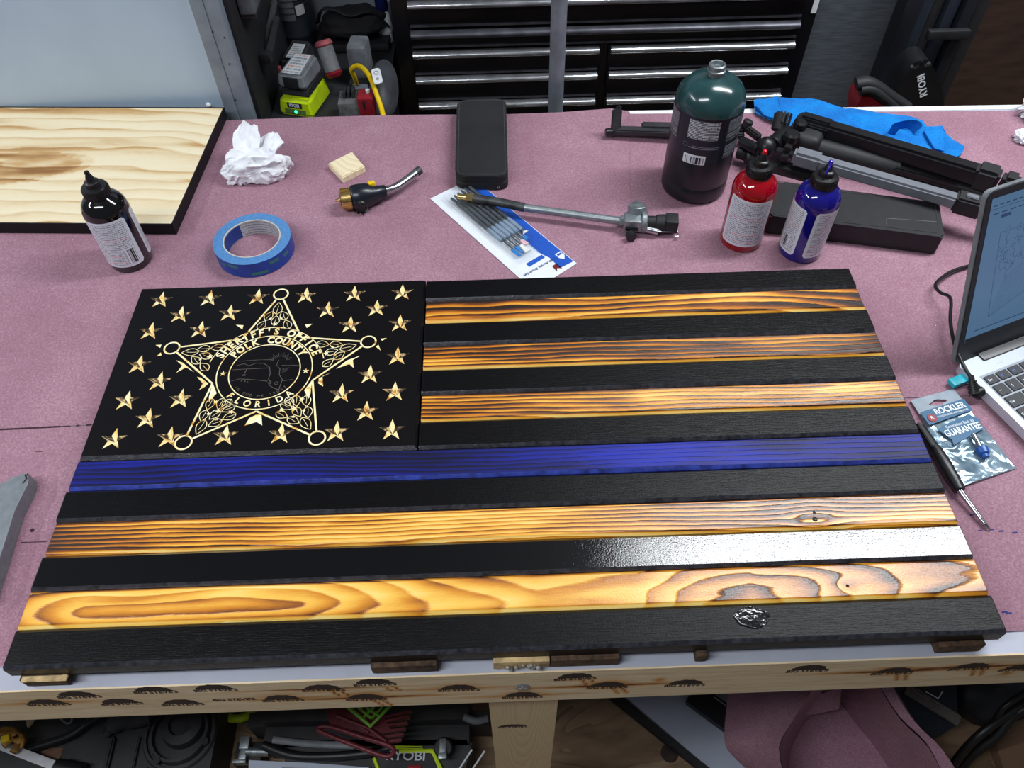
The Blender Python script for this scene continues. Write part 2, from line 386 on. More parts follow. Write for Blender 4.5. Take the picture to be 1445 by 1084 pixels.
def tube(bm, pts, r, seg=12, smooth=0, rads=None, flat=1.0, up=(0, 0, 1)):
    if smooth: pts = smooth_path(pts, smooth)
    pts = [Vector(p) for p in pts]; n = len(pts); rings = []
    for i, p in enumerate(pts):
        d = (pts[min(i+1, n-1)]-pts[max(i-1, 0)])
        M = frame(p, d, up); rr = r if rads is None else rads[min(int(i/(n-1)*(len(rads)-1)+0.5), len(rads)-1)]
        rings.append([bm.verts.new(M @ Vector((rr*math.cos(2*math.pi*k/seg), flat*rr*math.sin(2*math.pi*k/seg), 0))) for k in range(seg)])
    for a, b in zip(rings, rings[1:]):
        for k in range(seg): bm.faces.new((a[k], a[(k+1) % seg], b[(k+1) % seg], b[k]))
    bm.faces.new(rings[0][::-1]); bm.faces.new(rings[-1])
def bar(bm, p0, p1, w, h, up=(0, 0, 1), bev=0.0, w1=None, h1=None):
    """rectangular bar from p0 to p1, w wide (sideways), h high (towards up)"""
    p0, p1 = Vector(p0), Vector(p1); z = (p1-p0).normalized(); u = Vector(up); x = u.cross(z).normalized(); y = z.cross(x)
    ln = (p1-p0).length; w1 = w if w1 is None else w1; h1 = h if h1 is None else h1
    t = bmesh.new(); vs = []
    for q, ww, hh in ((p0, w, h), (p1, w1, h1)):
        vs.append([t.verts.new(q + x*sx*ww/2 + y*sy*hh/2) for sx, sy in ((-1, -1), (1, -1), (1, 1), (-1, 1))])
    for k in range(4): t.faces.new((vs[0][k], vs[0][(k+1) % 4], vs[1][(k+1) % 4], vs[1][k]))
    t.faces.new(vs[0][::-1]); t.faces.new(vs[1])
    if bev: bmesh.ops.bevel(t, geom=t.edges[:], offset=bev, segments=2, affect='EDGES')
    merge(bm, t)
def prism(bm, poly, z0, z1, bev=0.0, M=None, seg=2):
    """extrude a 2D outline from z0 to z1"""
    t = bmesh.new()
    lo = [t.verts.new((x, y, z0)) for x, y in poly]; hi = [t.verts.new((x, y, z1)) for x, y in poly]
    n = len(poly)
    f0 = t.faces.new(lo[::-1]); f1 = t.faces.new(hi)
    for i in range(n): t.faces.new((lo[i], lo[(i+1) % n], hi[(i+1) % n], hi[i]))
    if bev:
        e = [e for e in t.edges if len([v for v in e.verts if v.co.z > max(z0, z1)-1e-7]) == 2]
        bmesh.ops.bevel(t, geom=e, offset=bev, segments=seg, affect='EDGES')
    if M is not None: t.transform(M)
    merge(bm, t)
def round_poly(poly, r, n=5):
    out = []; m = len(poly)
    for i in range(m):
        p = Vector(poly[i]); a = (Vector(poly[i-1])-p); b = (Vector(poly[(i+1) % m])-p)
        rr = min(r, a.length*0.45, b.length*0.45); A = p+a.normalized()*rr; B = p+b.normalized()*rr
        for k in range(n+1):
            t = k/n; out.append(tuple((1-t)**2*A+2*t*(1-t)*p+t*t*B))
    return out
def inside(p, poly):
    x, y = p; c = False; j = len(poly)-1
    for i in range(len(poly)):
        xi, yi = poly[i]; xj, yj = poly[j]
        if (yi > y) != (yj > y) and x < (xj-xi)*(y-yi)/(yj-yi)+xi: c = not c
        j = i
    return c
def fill(outline, step, holes=()):
    """triangulate an outline with interior points; returns verts2d, tris"""
    pts = [Vector(p) for p in outline]; edges = [(i, (i+1) % len(outline)) for i in range(len(outline))]
    for h in holes:
        s = len(pts); pts += [Vector(p) for p in h]; edges += [(s+i, s+(i+1) % len(h)) for i in range(len(h))]
    xs = [p[0] for p in outline]; ys = [p[1] for p in outline]
    if step:
        y = min(ys); row = 0
        while y < max(ys):
            x = min(xs)+(step/2 if row % 2 else 0)
            while x < max(xs):
                if inside((x, y), outline) and not any(inside((x, y), h) for h in holes): pts.append(Vector((x, y)))
                x += step
            y += step*0.87; row += 1
    v, e, f, *_ = delaunay_2d_cdt(pts, edges, [], 0, 1e-6)
    tris = []
    for t in f:
        c = sum((v[i] for i in t), Vector((0, 0)))/len(t)
        if inside(c, outline) and not any(inside(c, h) for h in holes): tris.append(t)
    return v, tris
def sheet(bm, outline, step, zf, thick=0.0006, M=None):
    """a thin sheet with height function zf(x, y)"""
    v, tris = fill(outline, step); t = bmesh.new()
    top = [t.verts.new((p[0], p[1], zf(p[0], p[1]))) for p in v]
    for f in tris:
        try: t.faces.new([top[i] for i in f])
        except ValueError: pass
    if thick:
        g = bmesh.ops.extrude_face_region(t, geom=t.faces[:])
        bmesh.ops.translate(t, vec=(0, 0, thick), verts=[x for x in g['geom'] if isinstance(x, bmesh.types.BMVert)])
    if M is not None: t.transform(M)
    merge(bm, t)
def text(bm, s, size, M, depth=0.0002, align='CENTER', bold=0.0, sx=1.0):
    cu = bpy.data.curves.new('t', 'FONT'); cu.body = s; cu.size = size; cu.align_x = align; cu.align_y = 'CENTER'
    cu.extrude = depth; cu.offset = bold; cu.resolution_u = 3
    o = bpy.data.objects.new('t', cu); col.objects.link(o)
    bpy.context.view_layer.update()
    me = bpy.data.meshes.new_from_object(o.evaluated_get(bpy.context.evaluated_depsgraph_get()))
    me.transform(M @ Matrix.Diagonal((sx, 1, 1, 1))); bm.from_mesh(me)
    bpy.data.meshes.remove(me); bpy.data.objects.remove(o); bpy.data.curves.remove(cu)
def fbm(x, y, z=0.0, o=4):
    s = 0; a = 1.0
    for k in range(o): s += a*noise.noise((x, y, z)); x *= 2.03; y *= 2.03; z *= 2.03; a *= 0.5
    return s
def quad_uv(bm, pts):
    lay = bm.loops.layers.uv.verify(); f = bm.faces.new([bm.verts.new(p) for p in pts])
    for lp, uv in zip(f.loops, ((0, 0), (1, 0), (1, 1), (0, 1))): lp[lay].uv = uv

# ================================================================ THE SETTING
fl = NB(); box(fl, (0.6, 0.7, -0.861), (4.4, 3.6, 0.02)); struct('floor', fl, MT['floorply'])
wl = NB(); box(wl, (0.05, 1.66, 0.1), (1.7, 0.03, 1.95)); wb = struct('wall_back', wl, mat('pale grey wall', (164, 174, 186), 0.6, var=0.05, vscale=10))
wr = NB(); box(wr, (1.85, 1.66, 0.1), (1.7, 0.03, 1.95)); box(wr, (1.85, 1.643, -0.03), (1.7, 0.008, 0.004))
wrp = struct('wall_right', wr, MT['darkply'])

# ---- workbench
bench = thing('workbench', 'pine workbench with white painted top and branded front rail, under the flag', 'workbench', (0.45, 0.45, -0.85))
tb = NB(); prism(tb, [(-1.2, -0.007), (2.1, -0.007), (2.1, 0.9035), (0.69, 0.9364), (-1.2, 0.942)], -0.022, -0.001); put('tabletop', tb, MT['lamwhite'], bench, label='white painted bench top')
et = NB(); bar(et, (0.69, 0.9309, -0.0055), (2.1, 0.898, -0.0055), 0.012, 0.011); put('lit_back_edge', et, mat('white edge with painted light', (240, 241, 244), 0.4, var=0.03), bench, label='white back edge, painted brighter for the light behind it')  # strip added whiter than the top, light from behind put into its colour
ub = NB()
for yy in (0.12, 0.5, 0.88): box(ub, (0.45, yy, -0.06), (3.2, 0.038, 0.07))
put('joist', ub, mat('bench joist pine', (150, 124, 92), 0.8), bench)
STAMPS = [(0.0095, -0.0366, 2), (0.0486, -0.0163, 2), (0.0799, -0.0428, 1), (0.1249, -0.0106, 2), (0.1374, -0.0525, 1), (0.1829, -0.0114, 1), (0.1919, -0.0417, 0), (0.2393, -0.0509, 2), (0.2855, -0.0235, 3), (0.3381, -0.0122, 3), (0.3227, -0.0576, 3), (0.4185, -0.0392, 2), (0.4825, -0.07, 2), (0.5348, -0.0177, 3), (0.5688, -0.0479, 3), (0.6485, -0.0504, 1), (0.7656, -0.0192, 1), (0.8567, -0.0367, 3), (0.9329, -0.0318, 3), (0.9882, -0.0406, 2)]     # (x, z, depth of scorch)
def grid_face(bm, xs, fpos, layers, vals):
    pass
def strip_mesh(xs, prof, fields, cap=True):
    """sweep a cross-section prof [(y, z)] along x stations; fields(x, y) -> dict of float attributes"""
    bm = bmesh.new(); lay = {}
    rows = []
    for x in xs: rows.append([bm.verts.new((x, y, z)) for y, z in prof])
    for a, b in zip(rows, rows[1:]):
        for k in range(len(prof)-1): bm.faces.new((a[k], b[k], b[k+1], a[k+1]))
        bm.faces.new((a[-1], b[-1], b[0], a[0]))
    bm.faces.new(rows[0]); bm.faces.new(rows[-1][::-1])
    vals = []
    for x in xs:
        for y, z in prof: vals.append(fields(x, y, z))
    return bm, vals
def attrs(o, names, vals):
    for k, n in enumerate(names):
        a = o.data.attributes.new(n, 'FLOAT', 'POINT'); a.data.foreach_set('value', [v[k] for v in vals])
def pos_attrs(o, names, fn):
    vals = [fn(v.co) for v in o.data.vertices]; attrs(o, names, vals)
def arange(a, b, s):
    n = max(1, int(round((b-a)/s))); return [a+(b-a)*i/n for i in range(n+1)]

# front rail: pine with scorch marks around each brand
def beam_mat():
    m, nt, b = new_mat('branded pine rail'); v = coords(nt, (1, 1, 9))
    bu = N(nt, 'ShaderNodeAttribute', attribute_name='burn').outputs['Fac']
    f = noise_tex(nt, 14, v, 5, 0.6, 0.6)
    r = ramp(nt, [(0.3, rgb(212, 186, 148)), (0.5, rgb(230, 207, 170)), (0.7, rgb(240, 221, 190))], f)
    sm = noise_tex(nt, 70, coords(nt, (1, 1, 1.6)), 4, 0.6)
    k = math_n(nt, 'ADD', bu, math_n(nt, 'MULTIPLY', math_n(nt, 'SUBTRACT', sm, 0.5), math_n(nt, 'MULTIPLY', bu, 1.2)), True)
    r2 = ramp(nt, [(0, (1, 1, 1, 1)), (0.3, rgb(232, 190, 140)), (0.6, rgb(130, 80, 46)), (1, rgb(40, 26, 20))], k)
    mix = N(nt, 'ShaderNodeMix', data_type='RGBA', blend_type='MULTIPLY'); mix.inputs[0].default_value = 1
    L(nt, r.outputs[0], mix.inputs[6]); L(nt, r2.outputs[0], mix.inputs[7]); L(nt, mix.outputs[2], b.inputs['Base Color'])
    b.inputs['Roughness'].default_value = 0.65; bump(nt, b, f, 0.2, 0.001); return m
MT['beam'] = beam_mat()
def scorch(x, z):
    s = 0
    for k, (sx, sz, d) in enumerate(STAMPS):
        if abs(x-sx) > 0.12: continue
        dx, dz = (x-sx)/0.024, (z-sz-0.004)/0.014
        core = math.exp(-(dx*dx+dz*dz)*1.3)*(0.0, 0.10, 0.38, 0.62)[d]
        st = math.exp(-((x-sx)/(0.03+0.014*d))**2-((z-sz-0.001)/0.0035)**2)*(0, 0.10, 0.45, 0.85)[d]
        s = max(s, core, st)
        if d == 3:      # run of scorch going down
            for q in (0.004, 0.013):
                cx = sx+q+(sz-z)*0.35
                s = max(s, 0.6*math.exp(-((x-cx)/0.0022)**2)*(1 if sz-0.028 < z < sz else 0))
    for kx, kz in ((1.02, -0.018), (0.62, -0.035), (0.98, -0.055), (1.24, -0.02), (1.1, -0.066)):
        s = max(s, 0.45*math.exp(-((x-kx)/0.006)**2-((z-kz)/0.006)**2))
    return s
xs = arange(-0.75, 1.6, 0.003); zs = arange(-0.0885, -0.0225, 0.003)
prof = [(-0.0087, z) for z in zs]+[(0.029, -0.0225), (0.029, -0.0885)]
bmm, vals = strip_mesh(xs, prof, lambda x, y, z: (scorch(x, z) if y < 0 else 0,))
# the rail's face runs up over the edge of the top
rail = put('front_rail', bmm, MT['beam'], bench, smooth=False, label='pale pine rail burned with rows of brands')
rail.data.attributes.new('burn', 'FLOAT', 'POINT').data.foreach_set('value', [v[0] for v in vals])
bl = NB(); box(bl, (0.425, -0.00785, -0.0112), (2.35, 0.0017, 0.0222))
ol = put('edge_strip', bl, MT['beam'], bench, smooth=False)
pos_attrs(ol, ['burn'], lambda c: (0.0,))
def dome_poly(w, h, teeth=11):
    pts = [(-w/2*1.15, 0), (-w/2, 0.0014)]
    for k in range(teeth+1):
        a = math.pi*(1-k/teeth); rr = 1+(0.05 if k % 2 else -0.03)
        pts.append((w/2*rr*math.cos(a), 0.0014+h*rr*math.sin(a)))
    pts += [(w/2, 0.0014), (w/2*1.15, 0)]
    return pts
brandm = mat('burned brand', (52, 38, 32), 0.85, var=0.4, vscale=160)
FR = Matrix.Rotation(R(90), 4, 'X')            # text plane to the upright front face
for k, (sx, sz, d) in enumerate(STAMPS):
    b1 = NB(); M = Matrix.Translation((sx, -0.00875, sz-0.006)) @ FR @ RZ(random.uniform(-0.03, 0.03))
    if d:
        outer = dome_poly(0.034, 0.0125); prism(b1, [(x, y+0.0045) for x, y in outer], 0, 0.0002, M=M)
    text(b1, "BIG STEVE'S", 0.0094, M @ Matrix.Translation((0, 0.0010, 0.0001)), 0.0001, bold=0.0002, sx=0.88)
    put('burned_brand', b1, brandm, bench, smooth=False)
sc = NB(); p = (0.4825, -0.009, -0.0413)
cyl(sc, (p[0], -0.0085, p[2]), (p[0], -0.0105, p[2]), 0.0085, 0.0065, 24); box(sc, (p[0], -0.0106, p[2]), (0.008, 0.0006, 0.0012)); box(sc, (p[0], -0.0106, p[2]), (0.0012, 0.0006, 0.008))
put('carriage_screw', sc, MT['dirtychrome'], bench)
lg = NB(); a = (0.4463, 0, -0.1248); b = (0.5219, 0, -0.129)
box(lg, ((a[0]+b[0])/2, 0.048, -0.469), (b[0]-a[0], 0.036, 0.76), bev=0.002)
legm = grain_mat('bench leg pine', [(0, rgb(216, 194, 156)), (0.4, rgb(198, 172, 132)), (1, rgb(150, 118, 82))], 0.7, 0.5, 0.3, bstr=0.1)
def leg_piece():
    xs_ = arange(a[0], b[0], 0.004); zz = arange(-0.85, -0.089, 0.006)
    bm = bmesh.new(); vals = []
    g = [[bm.verts.new((x, 0.0, z)) for z in zz] for x in xs_]
    h = [[bm.verts.new((x, 0.037, z)) for z in zz] for x in xs_]
    for A in (g, h):
        for i in range(len(xs_)-1):
            for j in range(len(zz)-1): bm.faces.new((A[i][j], A[i+1][j], A[i+1][j+1], A[i][j+1]))
    for i in (0, -1):
        for j in range(len(zz)-1): bm.faces.new((g[i][j], g[i][j+1], h[i][j+1], h[i][j]))
    for j in (0, -1):
        for i in range(len(xs_)-1): bm.faces.new((g[i][j], g[i+1][j], h[i+1][j], h[i][j]))
    return bm
lg.free()
cxl = (a[0]+b[0])/2
lo_ = put('leg', leg_piece(), legm, bench, smooth=False)
pos_attrs(lo_, ['phase', 'burn'], lambda c: (11*math.sqrt(((c.x-(cxl-bench.location[0]))/0.037)**2*1.3+(0.9*(abs(c.z-0.85)/0.5)+0.25)**2)+0.8*fbm(c.x*22, c.z*9, 1), 0.2))
b1 = NB(); p = (0.471, 0, -0.2176)
M = Matrix.Translation((p[0], -0.0003, p[2])) @ FR; prism(b1, [(x, y*0.7+0.003) for x, y in dome_poly(0.03, 0.010)], 0, 0.0002, M=M)
text(b1, "BIG STEVE'S", 0.008, M @ Matrix.Translation((0, 0.0, 0.0001)), 0.0001, sx=0.85); put('burned_brand', b1, brandm, bench, smooth=False)
for xl in (-0.72, 1.52):
    b2 = NB(); box(b2, (xl, 0.02, -0.469), (0.07, 0.037, 0.76), bev=0.002); ob = put('leg', b2, legm, bench); pos_attrs(ob, ['phase', 'burn'], lambda c: (c.x*200, 0.2))
for xl in (-0.72, 0.45, 1.52):
    b2 = NB(); box(b2, (xl, 0.9, -0.469), (0.07, 0.037, 0.76), bev=0.002); ob = put('leg', b2, legm, bench); pos_attrs(ob, ['phase', 'burn'], lambda c: (c.x*200, 0.2))

# ---- rosin paper covering the bench
paper = thing('rosin_paper', 'dusty pink rosin paper spread over the whole bench top', 'paper', (0.45, 0.5, 0.0))
back = [(-1.0, 0.94), (-0.39, 0.945)] + [(0.0284, 0.9414), (0.1489, 0.9438), (0.2822, 0.9435), (0.3794, 0.9408), (0.4765, 0.9359), (0.5859, 0.9368), (0.6595, 0.9427), (0.6743, 0.9441), (0.7048, 0.934), (0.7051, 0.9266), (0.9158, 0.9181), (1.3729, 0.9026)] + [(1.9, 0.905)]
def paper_sheet(outline, z, name='paper_sheet'):
    bm = NB(); sheet(bm, outline, 0.03, lambda x, y: z+0.0006*max(0, fbm(x*3, y*6, 2, 2)), 0.00025)
    return put(name, bm, MT['paper'], paper)
seamL = [(-1.0, 0.302), (-0.3, 0.3025), (-0.14, 0.3022), (-0.05, 0.3045), (0.0, 0.305), (1.9, 0.305)]
paper_sheet([(-1.0, 0.0155), (-0.02, 0.0157), (0.5, 0.015), (0.94, 0.0144), (0.98, 0.0149), (1.9, 0.015)] + [(x, y-0.0004) for x, y in seamL[::-1]], 0.0003)
paper_sheet([(x, y+0.0006) for x, y in seamL] + back[::-1], 0.0003)
tr = NB()
for (x0, y0), (x1, y1), w in (((-0.14, 0.3025), (-0.062, 0.3042), 0.0022), ((-0.062, 0.3042), (-0.05, 0.3046), 0.001), ((-0.042, 0.3046), (-0.038, 0.3048), 0.002), ((-0.03, 0.305), (-0.024, 0.3052), 0.0018), ((-0.018, 0.3053), (0.0, 0.3056), 0.0012)):
    bar(tr, (x0, y0, 0.0011), (x1, y1, 0.0011), w, 0.0004)
pts = [(-0.0463, 0.1649), (-0.0445, 0.1639), (-0.0536, 0.1506), (-0.0346, 0.1508), (-0.0261, 0.1504), (-0.0547, 0.1515)]
cyl(tr, (pts[0][0], pts[0][1], 0.0005), (pts[0][0], pts[0][1], 0.0013), 0.0022, seg=10)
bar(tr, (pts[2][0], pts[2][1], 0.001), (pts[4][0], pts[4][1], 0.001), 0.0007, 0.0004)
g0, g1, g2 = (-0.0788, 0.2689), (-0.0704, 0.2686), (-0.0734, 0.2677)
bar(tr, (g0[0], g0[1], 0.001), (g1[0], g1[1], 0.001), 0.0005, 0.0004)
put('tear', tr, mat('tear shadow brown', (58, 34, 42), 0.9), paper, label='dark slits and a nick cut through the paper')
cr = NB(); tube(cr, [(x, y, 0.0005) for x, y in [(0.7042, 0.9287), (0.6953, 0.8773), (0.6914, 0.8184), (0.681, 0.754), (0.6799, 0.7016)]], 0.0012, 6, smooth=3, flat=0.6)
put('crease', cr, MT['paper'], paper)
ink = NB()
for c in ((1380,565),(1386,568),(1372,748),(1390,748),(1405,750),(1424,756),(1358,745),(1419,862),(1424,866),(1430,848)):
    pass
for x, y, l in [(0.9703, 0.0339, 0.0008), (0.9733, 0.0324, 0.0008), (0.9813, 0.1245, 0.0008), (0.993, 0.1249, 0.0008), (1.0029, 0.1229, 0.0008), (1.0173, 0.1206, 0.0008), (0.9804, 0.1435, 0.0008)]:
    bar(ink, (x-0.003*random.uniform(0.5, 1.2), y, 0.0009), (x+0.004*random.uniform(0.5, 1.1), y+0.0006, 0.0009), 0.0015, 0.0003)
put('dye_smear', ink, mat('dried blue dye', (40, 46, 120), 0.8), paper, label='small smears of dried blue dye')

# ================================================================ THE FLAG
H = 0.4987; S = H/13; XU = 0.3765; ZT = 0.038; ZB = 0.019; W = 0.939
flag = thing('wooden_flag', 'large black, blue and scorched wooden flag with carved star panel, lying on the bench', 'flag', (W/2, H/2, ZB))
CH = 0.0034
def plank(i, x0, x1, m, phase, burn, label=None, jig=0.0):
    y0, y1 = i*S+0.0003, (i+1)*S-0.0003
    x0 += jig
    n = 16
    ys = [y0+CH+(y1-y0-2*CH)*k/n for k in range(n+1)]
    prof = [(y0, ZB), (y0, ZT-CH), (y0+CH*0.5, ZT-CH*0.42)]+[(y, ZT) for y in ys]+[(y1-CH*0.5, ZT-CH*0.42), (y1, ZT-CH), (y1, ZB)]
    xs = [x0, x0+0.0012]+arange(x0+0.003, x1-0.003, 0.0035)+[x1-0.0012, x1]
    def f(x, y, z):
        v = (y-y0)/(y1-y0)+ (0.06 if z < ZT-CH*0.9 and y < y0+CH else 0)*0
        e = 0
        if z < ZT-0.0008: e = -1 if y < (y0+y1)/2 else 1
        return (phase(x, v), burn(x, v, e))
    bm, vals = strip_mesh(xs, prof, f)
    for v in bm.verts:                       # ease the ends a little
        if v.co.x < x0+0.0005 or v.co.x > x1-0.0005: v.co.z = min(v.co.z, ZT-0.0009)
    o = put('plank', bm, [m, MT['highlit']] if m in (MT['black_satin'], MT['black_wet']) else [m, MT['highlitblue']] if m is MT['blue_stain'] else m, flag, smooth=False, label=label)
    if len(o.data.materials) > 1:
        for p in o.data.polygons:
            if p.normal.y < -0.3 and p.center.z > 0.0338-flag.location.z: p.material_index = 1
    attrs(o, ['phase', 'burn'], vals)
    o.data.set_sharp_from_angle(angle=R(25))
    for p in o.data.polygons: p.use_smooth = True
    return o
def mkburn(seed, base, amp, fx=3.0, ends=0.3):
    def burn(x, v, e):
        b = base+amp*fbm(x*fx, v*1.3+seed, seed, 3)+0.25*max(0, fbm(x*14, v*4, seed+5, 2))
        b += ends*math.exp(-abs(x-W)/0.02)+ends*math.exp(-x/0.02)
        if e == 0: b += 0.35*math.exp(-(1-v)/0.05)+0.12*math.exp(-(v-0.1)/0.02)
        if e == -1: b = 0.02+0.35*max(0, fbm(x*6, 3, seed+2, 3)-0.12)*2      # pale front chamfer
        if e == 1: b = 0.75
        return max(0, min(1, b))
    return burn
def straight(n, seed, wob=0.9, knot=None, sl=0.0):
    def ph(x, v):
        vv = v
        if knot:
            for kx, kv, kr in knot:
                dx, dv = (x-kx)/kr, (v-kv)*S/kr*2.2
                vv -= 0.17*math.copysign(1, v-kv)*math.exp(-(dx*dx))*math.exp(-abs(dv)*0.6)*min(1, abs(v-kv)*9)
        return n*vv+wob*fbm(x*3.1, seed, v*0.35, 2)+sl*x+0.18*fbm(x*18, v*3, seed+3, 2)
    return ph
def pl(x, pts):
    for (a, b), (c, d) in zip(pts, pts[1:]):
        if x <= c: return b+(d-b)*max(0, x-a)/(c-a)
    return pts[-1][1]
def cath(x, v):          # the flat-sawn front board: arching rings that open to the right, then close on a knot
    D = pl(x, [(0, 0.75), (0.03, 0.5), (0.06, 0.15), (0.20, 0.02), (0.27, 0.25), (0.33, 0.9), (0.40, 1.5), (0.50, 2.1), (0.60, 1.9), (0.66, 1.15), (0.71, 0.85), (0.76, 1.3), (0.80, 1.75), (0.87, 2.3), (0.94, 2.6)])
    c = pl(x, [(0, 0.4), (0.2, 0.45), (0.35, 0.2), (0.6, 0.1), (0.72, 0.0), (0.94, 0.7)])
    r = math.sqrt(((v-c)*1.6)**2+D*D)
    kn = 1.0*math.exp(-((x-0.8038)/0.013)**2)*math.exp(-((v-0.36)/0.2)**2)
    return 2.6*r+0.5*fbm(x*5, v*1.2, 4, 3)+kn*0.8
zero = lambda x, v: 6*v+0.5*fbm(x*5, v, 9, 2)
nob = lambda x, v, e: 0.3
BS = MT['black_satin']; BW = MT['black_wet']
lb = 'black stained plank'
plank(0, 0, W+0.001, BS, zero, nob, 'black front edge plank')
plank(1, 0.0005, W-0.0005, MT['torched_soft'], cath, lambda x, v, e, f=mkburn(2.1, 0.32, 0.55, 4.5): min(1, f(x, v, e)+(0.30*max(0, min(1, (x-0.60)/0.25))*(1 if e == 0 else 0.3))), 'scorched pine plank with wide arching grain')
plank(2, -0.0006, W, BW, zero, nob, 'black plank whose wet varnish mirrors the lamp')
plank(3, 0.0012, W-0.001, MT['torched'], straight(7, 3.3, 1.5, [(0.7919, 0.30, 0.026)], 0.8), mkburn(5.4, 0.34, 0.7, 3.0), 'scorched pine plank with straight grain and a knot')
plank(4, -0.0008, W+0.0005, BS, zero, nob, 'black plank between blue and knotty planks')
plank(5, 0.0004, W, MT['blue_stain'], straight(6.5, 8.8, 1.4), mkburn(1.7, 0.40, 0.5, 3.0, 0), 'blue stained plank across the middle')
plank(6, XU, W, BS, zero, nob, 'black plank behind the blue plank')
plank(7, XU+0.0012, W-0.001, MT['torched'], straight(6.5, 6.2, 1.3), mkburn(7.3, 0.38, 0.7, 4.0), 'scorched pine plank nearest the blue plank')
plank(8, XU, W, BS, zero, nob, 'third black plank from the back')
plank(9, XU+0.0008, W-0.001, MT['torched'], straight(6, 9.5, 1.2), mkburn(9.1, 0.5, 0.7, 3.0), 'darkest scorched pine plank')
plank(10, XU, W, BS, zero, nob, 'second black plank from the back')
plank(11, XU+0.001, W-0.001, MT['torched'], straight(3.2, 11.5, 2.2), mkburn(12.3, 0.30, 0.6, 2.5), 'scorched pine plank with wide wavy grain near the back')
plank(12, XU, W, BS, zero, nob, 'black plank along the back edge')
k__ = 0
for kx, ky, r in [(0.7919, 0.1254, 0.038), (0.7934, 0.1336, 0.038), (0.8038, 0.0517, 0.038)]:
    kn = NB(); rr = 0.0028 if k__ == 0 else 0.0016; k__ += 1
    lathe(kn, [(0, ZT+0.0006), (rr*0.6, ZT+0.0005), (rr, ZT+0.0001)], Matrix.Translation((kx, ky, 0)), 14)
    put('knot', kn, mat('dark resinous knot', (40, 30, 28), 0.2, var=0.6, vscale=400, bmp=0.6), flag)
bb = NB()                                     # the bubble of varnish on the front plank
c = (0.7034, 0.0204)
outl = [(c[0]+0.016*math.cos(t)*(1+0.08*math.sin(5*t)), c[1]+0.003+0.0095*math.sin(t)*(1+0.1*math.sin(4*t+1))) for t in [math.pi*2*k/26 for k in range(26)]]
outl = [(x, min(y, S-CH-0.0006)) for x, y in outl]
sheet(bb, outl, 0.003, lambda x, y: ZT+0.0001, 0.0003); tube(bb, [(x, y, ZT+0.0004) for x, y in outl], 0.0010, 6); put('varnish_puddle', bb, mat('thick varnish pool', (14, 14, 18), 0.08, var=0.3, bmp=0.28, bscale=160, coat=1.0), flag)

# backing slats
sl_px = [(14,112,0.6),(528,621,0),(697,776,0),(777,868,0),(974,988,0),(1307,1398,0)]
k_ = 0
for x0, x1 in (((-0.015, 0.001, -0.0064)[0], (0.0488, 0.001, -0.0138)[0]), ((0.3387, 0.001, -0.0127)[0], (0.4014, 0.001, -0.0197)[0]), ((0.4549, 0.001, -0.0173)[0], (0.5091, 0.001, -0.0233)[0]), ((0.5103, 0.001, -0.015)[0], (0.5755, 0.001, -0.0222)[0]), ((0.6498, 0.001, -0.0178)[0], (0.6599, 0.001, -0.0189)[0]), ((0.8833, 0.001, -0.0102)[0], (0.9531, 0.001, -0.0175)[0])):
    b2 = NB(); x0 = max(x0, 0.008); x1 = min(x1, W-0.012); box(b2, ((x0+x1)/2, 0.2335, 0.0102), (x1-x0, 0.476, 0.0172), bev=0.0012)
    put('backing_slat', b2, [MT['char'], MT['char'], MT['charpale'], MT['char'], MT['char'], MT['char']][k_], flag); k_ += 1
b2 = NB(); x0 = 0.006; x1 = (0.0532, 0, 0.0017)[0]
bar(b2, (x0+0.004, -0.0030, 0.0181), (x1, -0.0030, 0.0181), 0.0058, 0.0025, bev=0.0006); put('slat_edge', b2, MT['charpale'], flag, label='pale unburned edge of the left slat')
gl = NB()
for k in range(9):
    p = ((0.4828, -0.002, -0.0051)[0]+random.uniform(-0.016, 0.016), -0.006+random.uniform(-0.001, 0.001), 0.008+random.uniform(-0.004, 0.006))
    t = bmesh.new(); bmesh.ops.create_icosphere(t, subdivisions=2, radius=random.uniform(0.0015, 0.003)); t.transform(Matrix.Translation(p)); merge(gl, t)
put('glue_bead', gl, mat('dried glue', (150, 146, 140), 0.15, var=0.3), flag)

# star panel ------------------------------------------------------
def star_pts(cx, cy, r, rot=0.0, inner=0.37):
    return [(cx+(r if k % 2 == 0 else r*inner)*math.cos(R(90)+rot+k*math.pi/5), cy+(r if k % 2 == 0 else r*inner)*math.sin(R(90)+rot+k*math.pi/5)) for k in range(10)]
BC = (0.1868, 0.3520); RB = 0.1275; SC = (0.1866, 0.3492)
stars = []
for j in range(1, 10):
    for i in range(1, 12):
        if (i+j) % 2: continue
        if (i, j) in ((6, 8), (6, 6), (4, 6), (8, 6), (6, 4), (4, 2), (8, 2), (5, 3), (7, 3), (5, 5), (7, 5), (5, 7), (7, 7), (3, 5), (9, 5), (2, 6), (10, 6), (4, 4), (8, 4), (6, 2), (4, 6), (5, 9), (3, 5)):
            if (i, j) not in ((5, 9),): continue
        stars.append((0.0314*i, 0.2290+0.02742*j))
STR = 0.0156
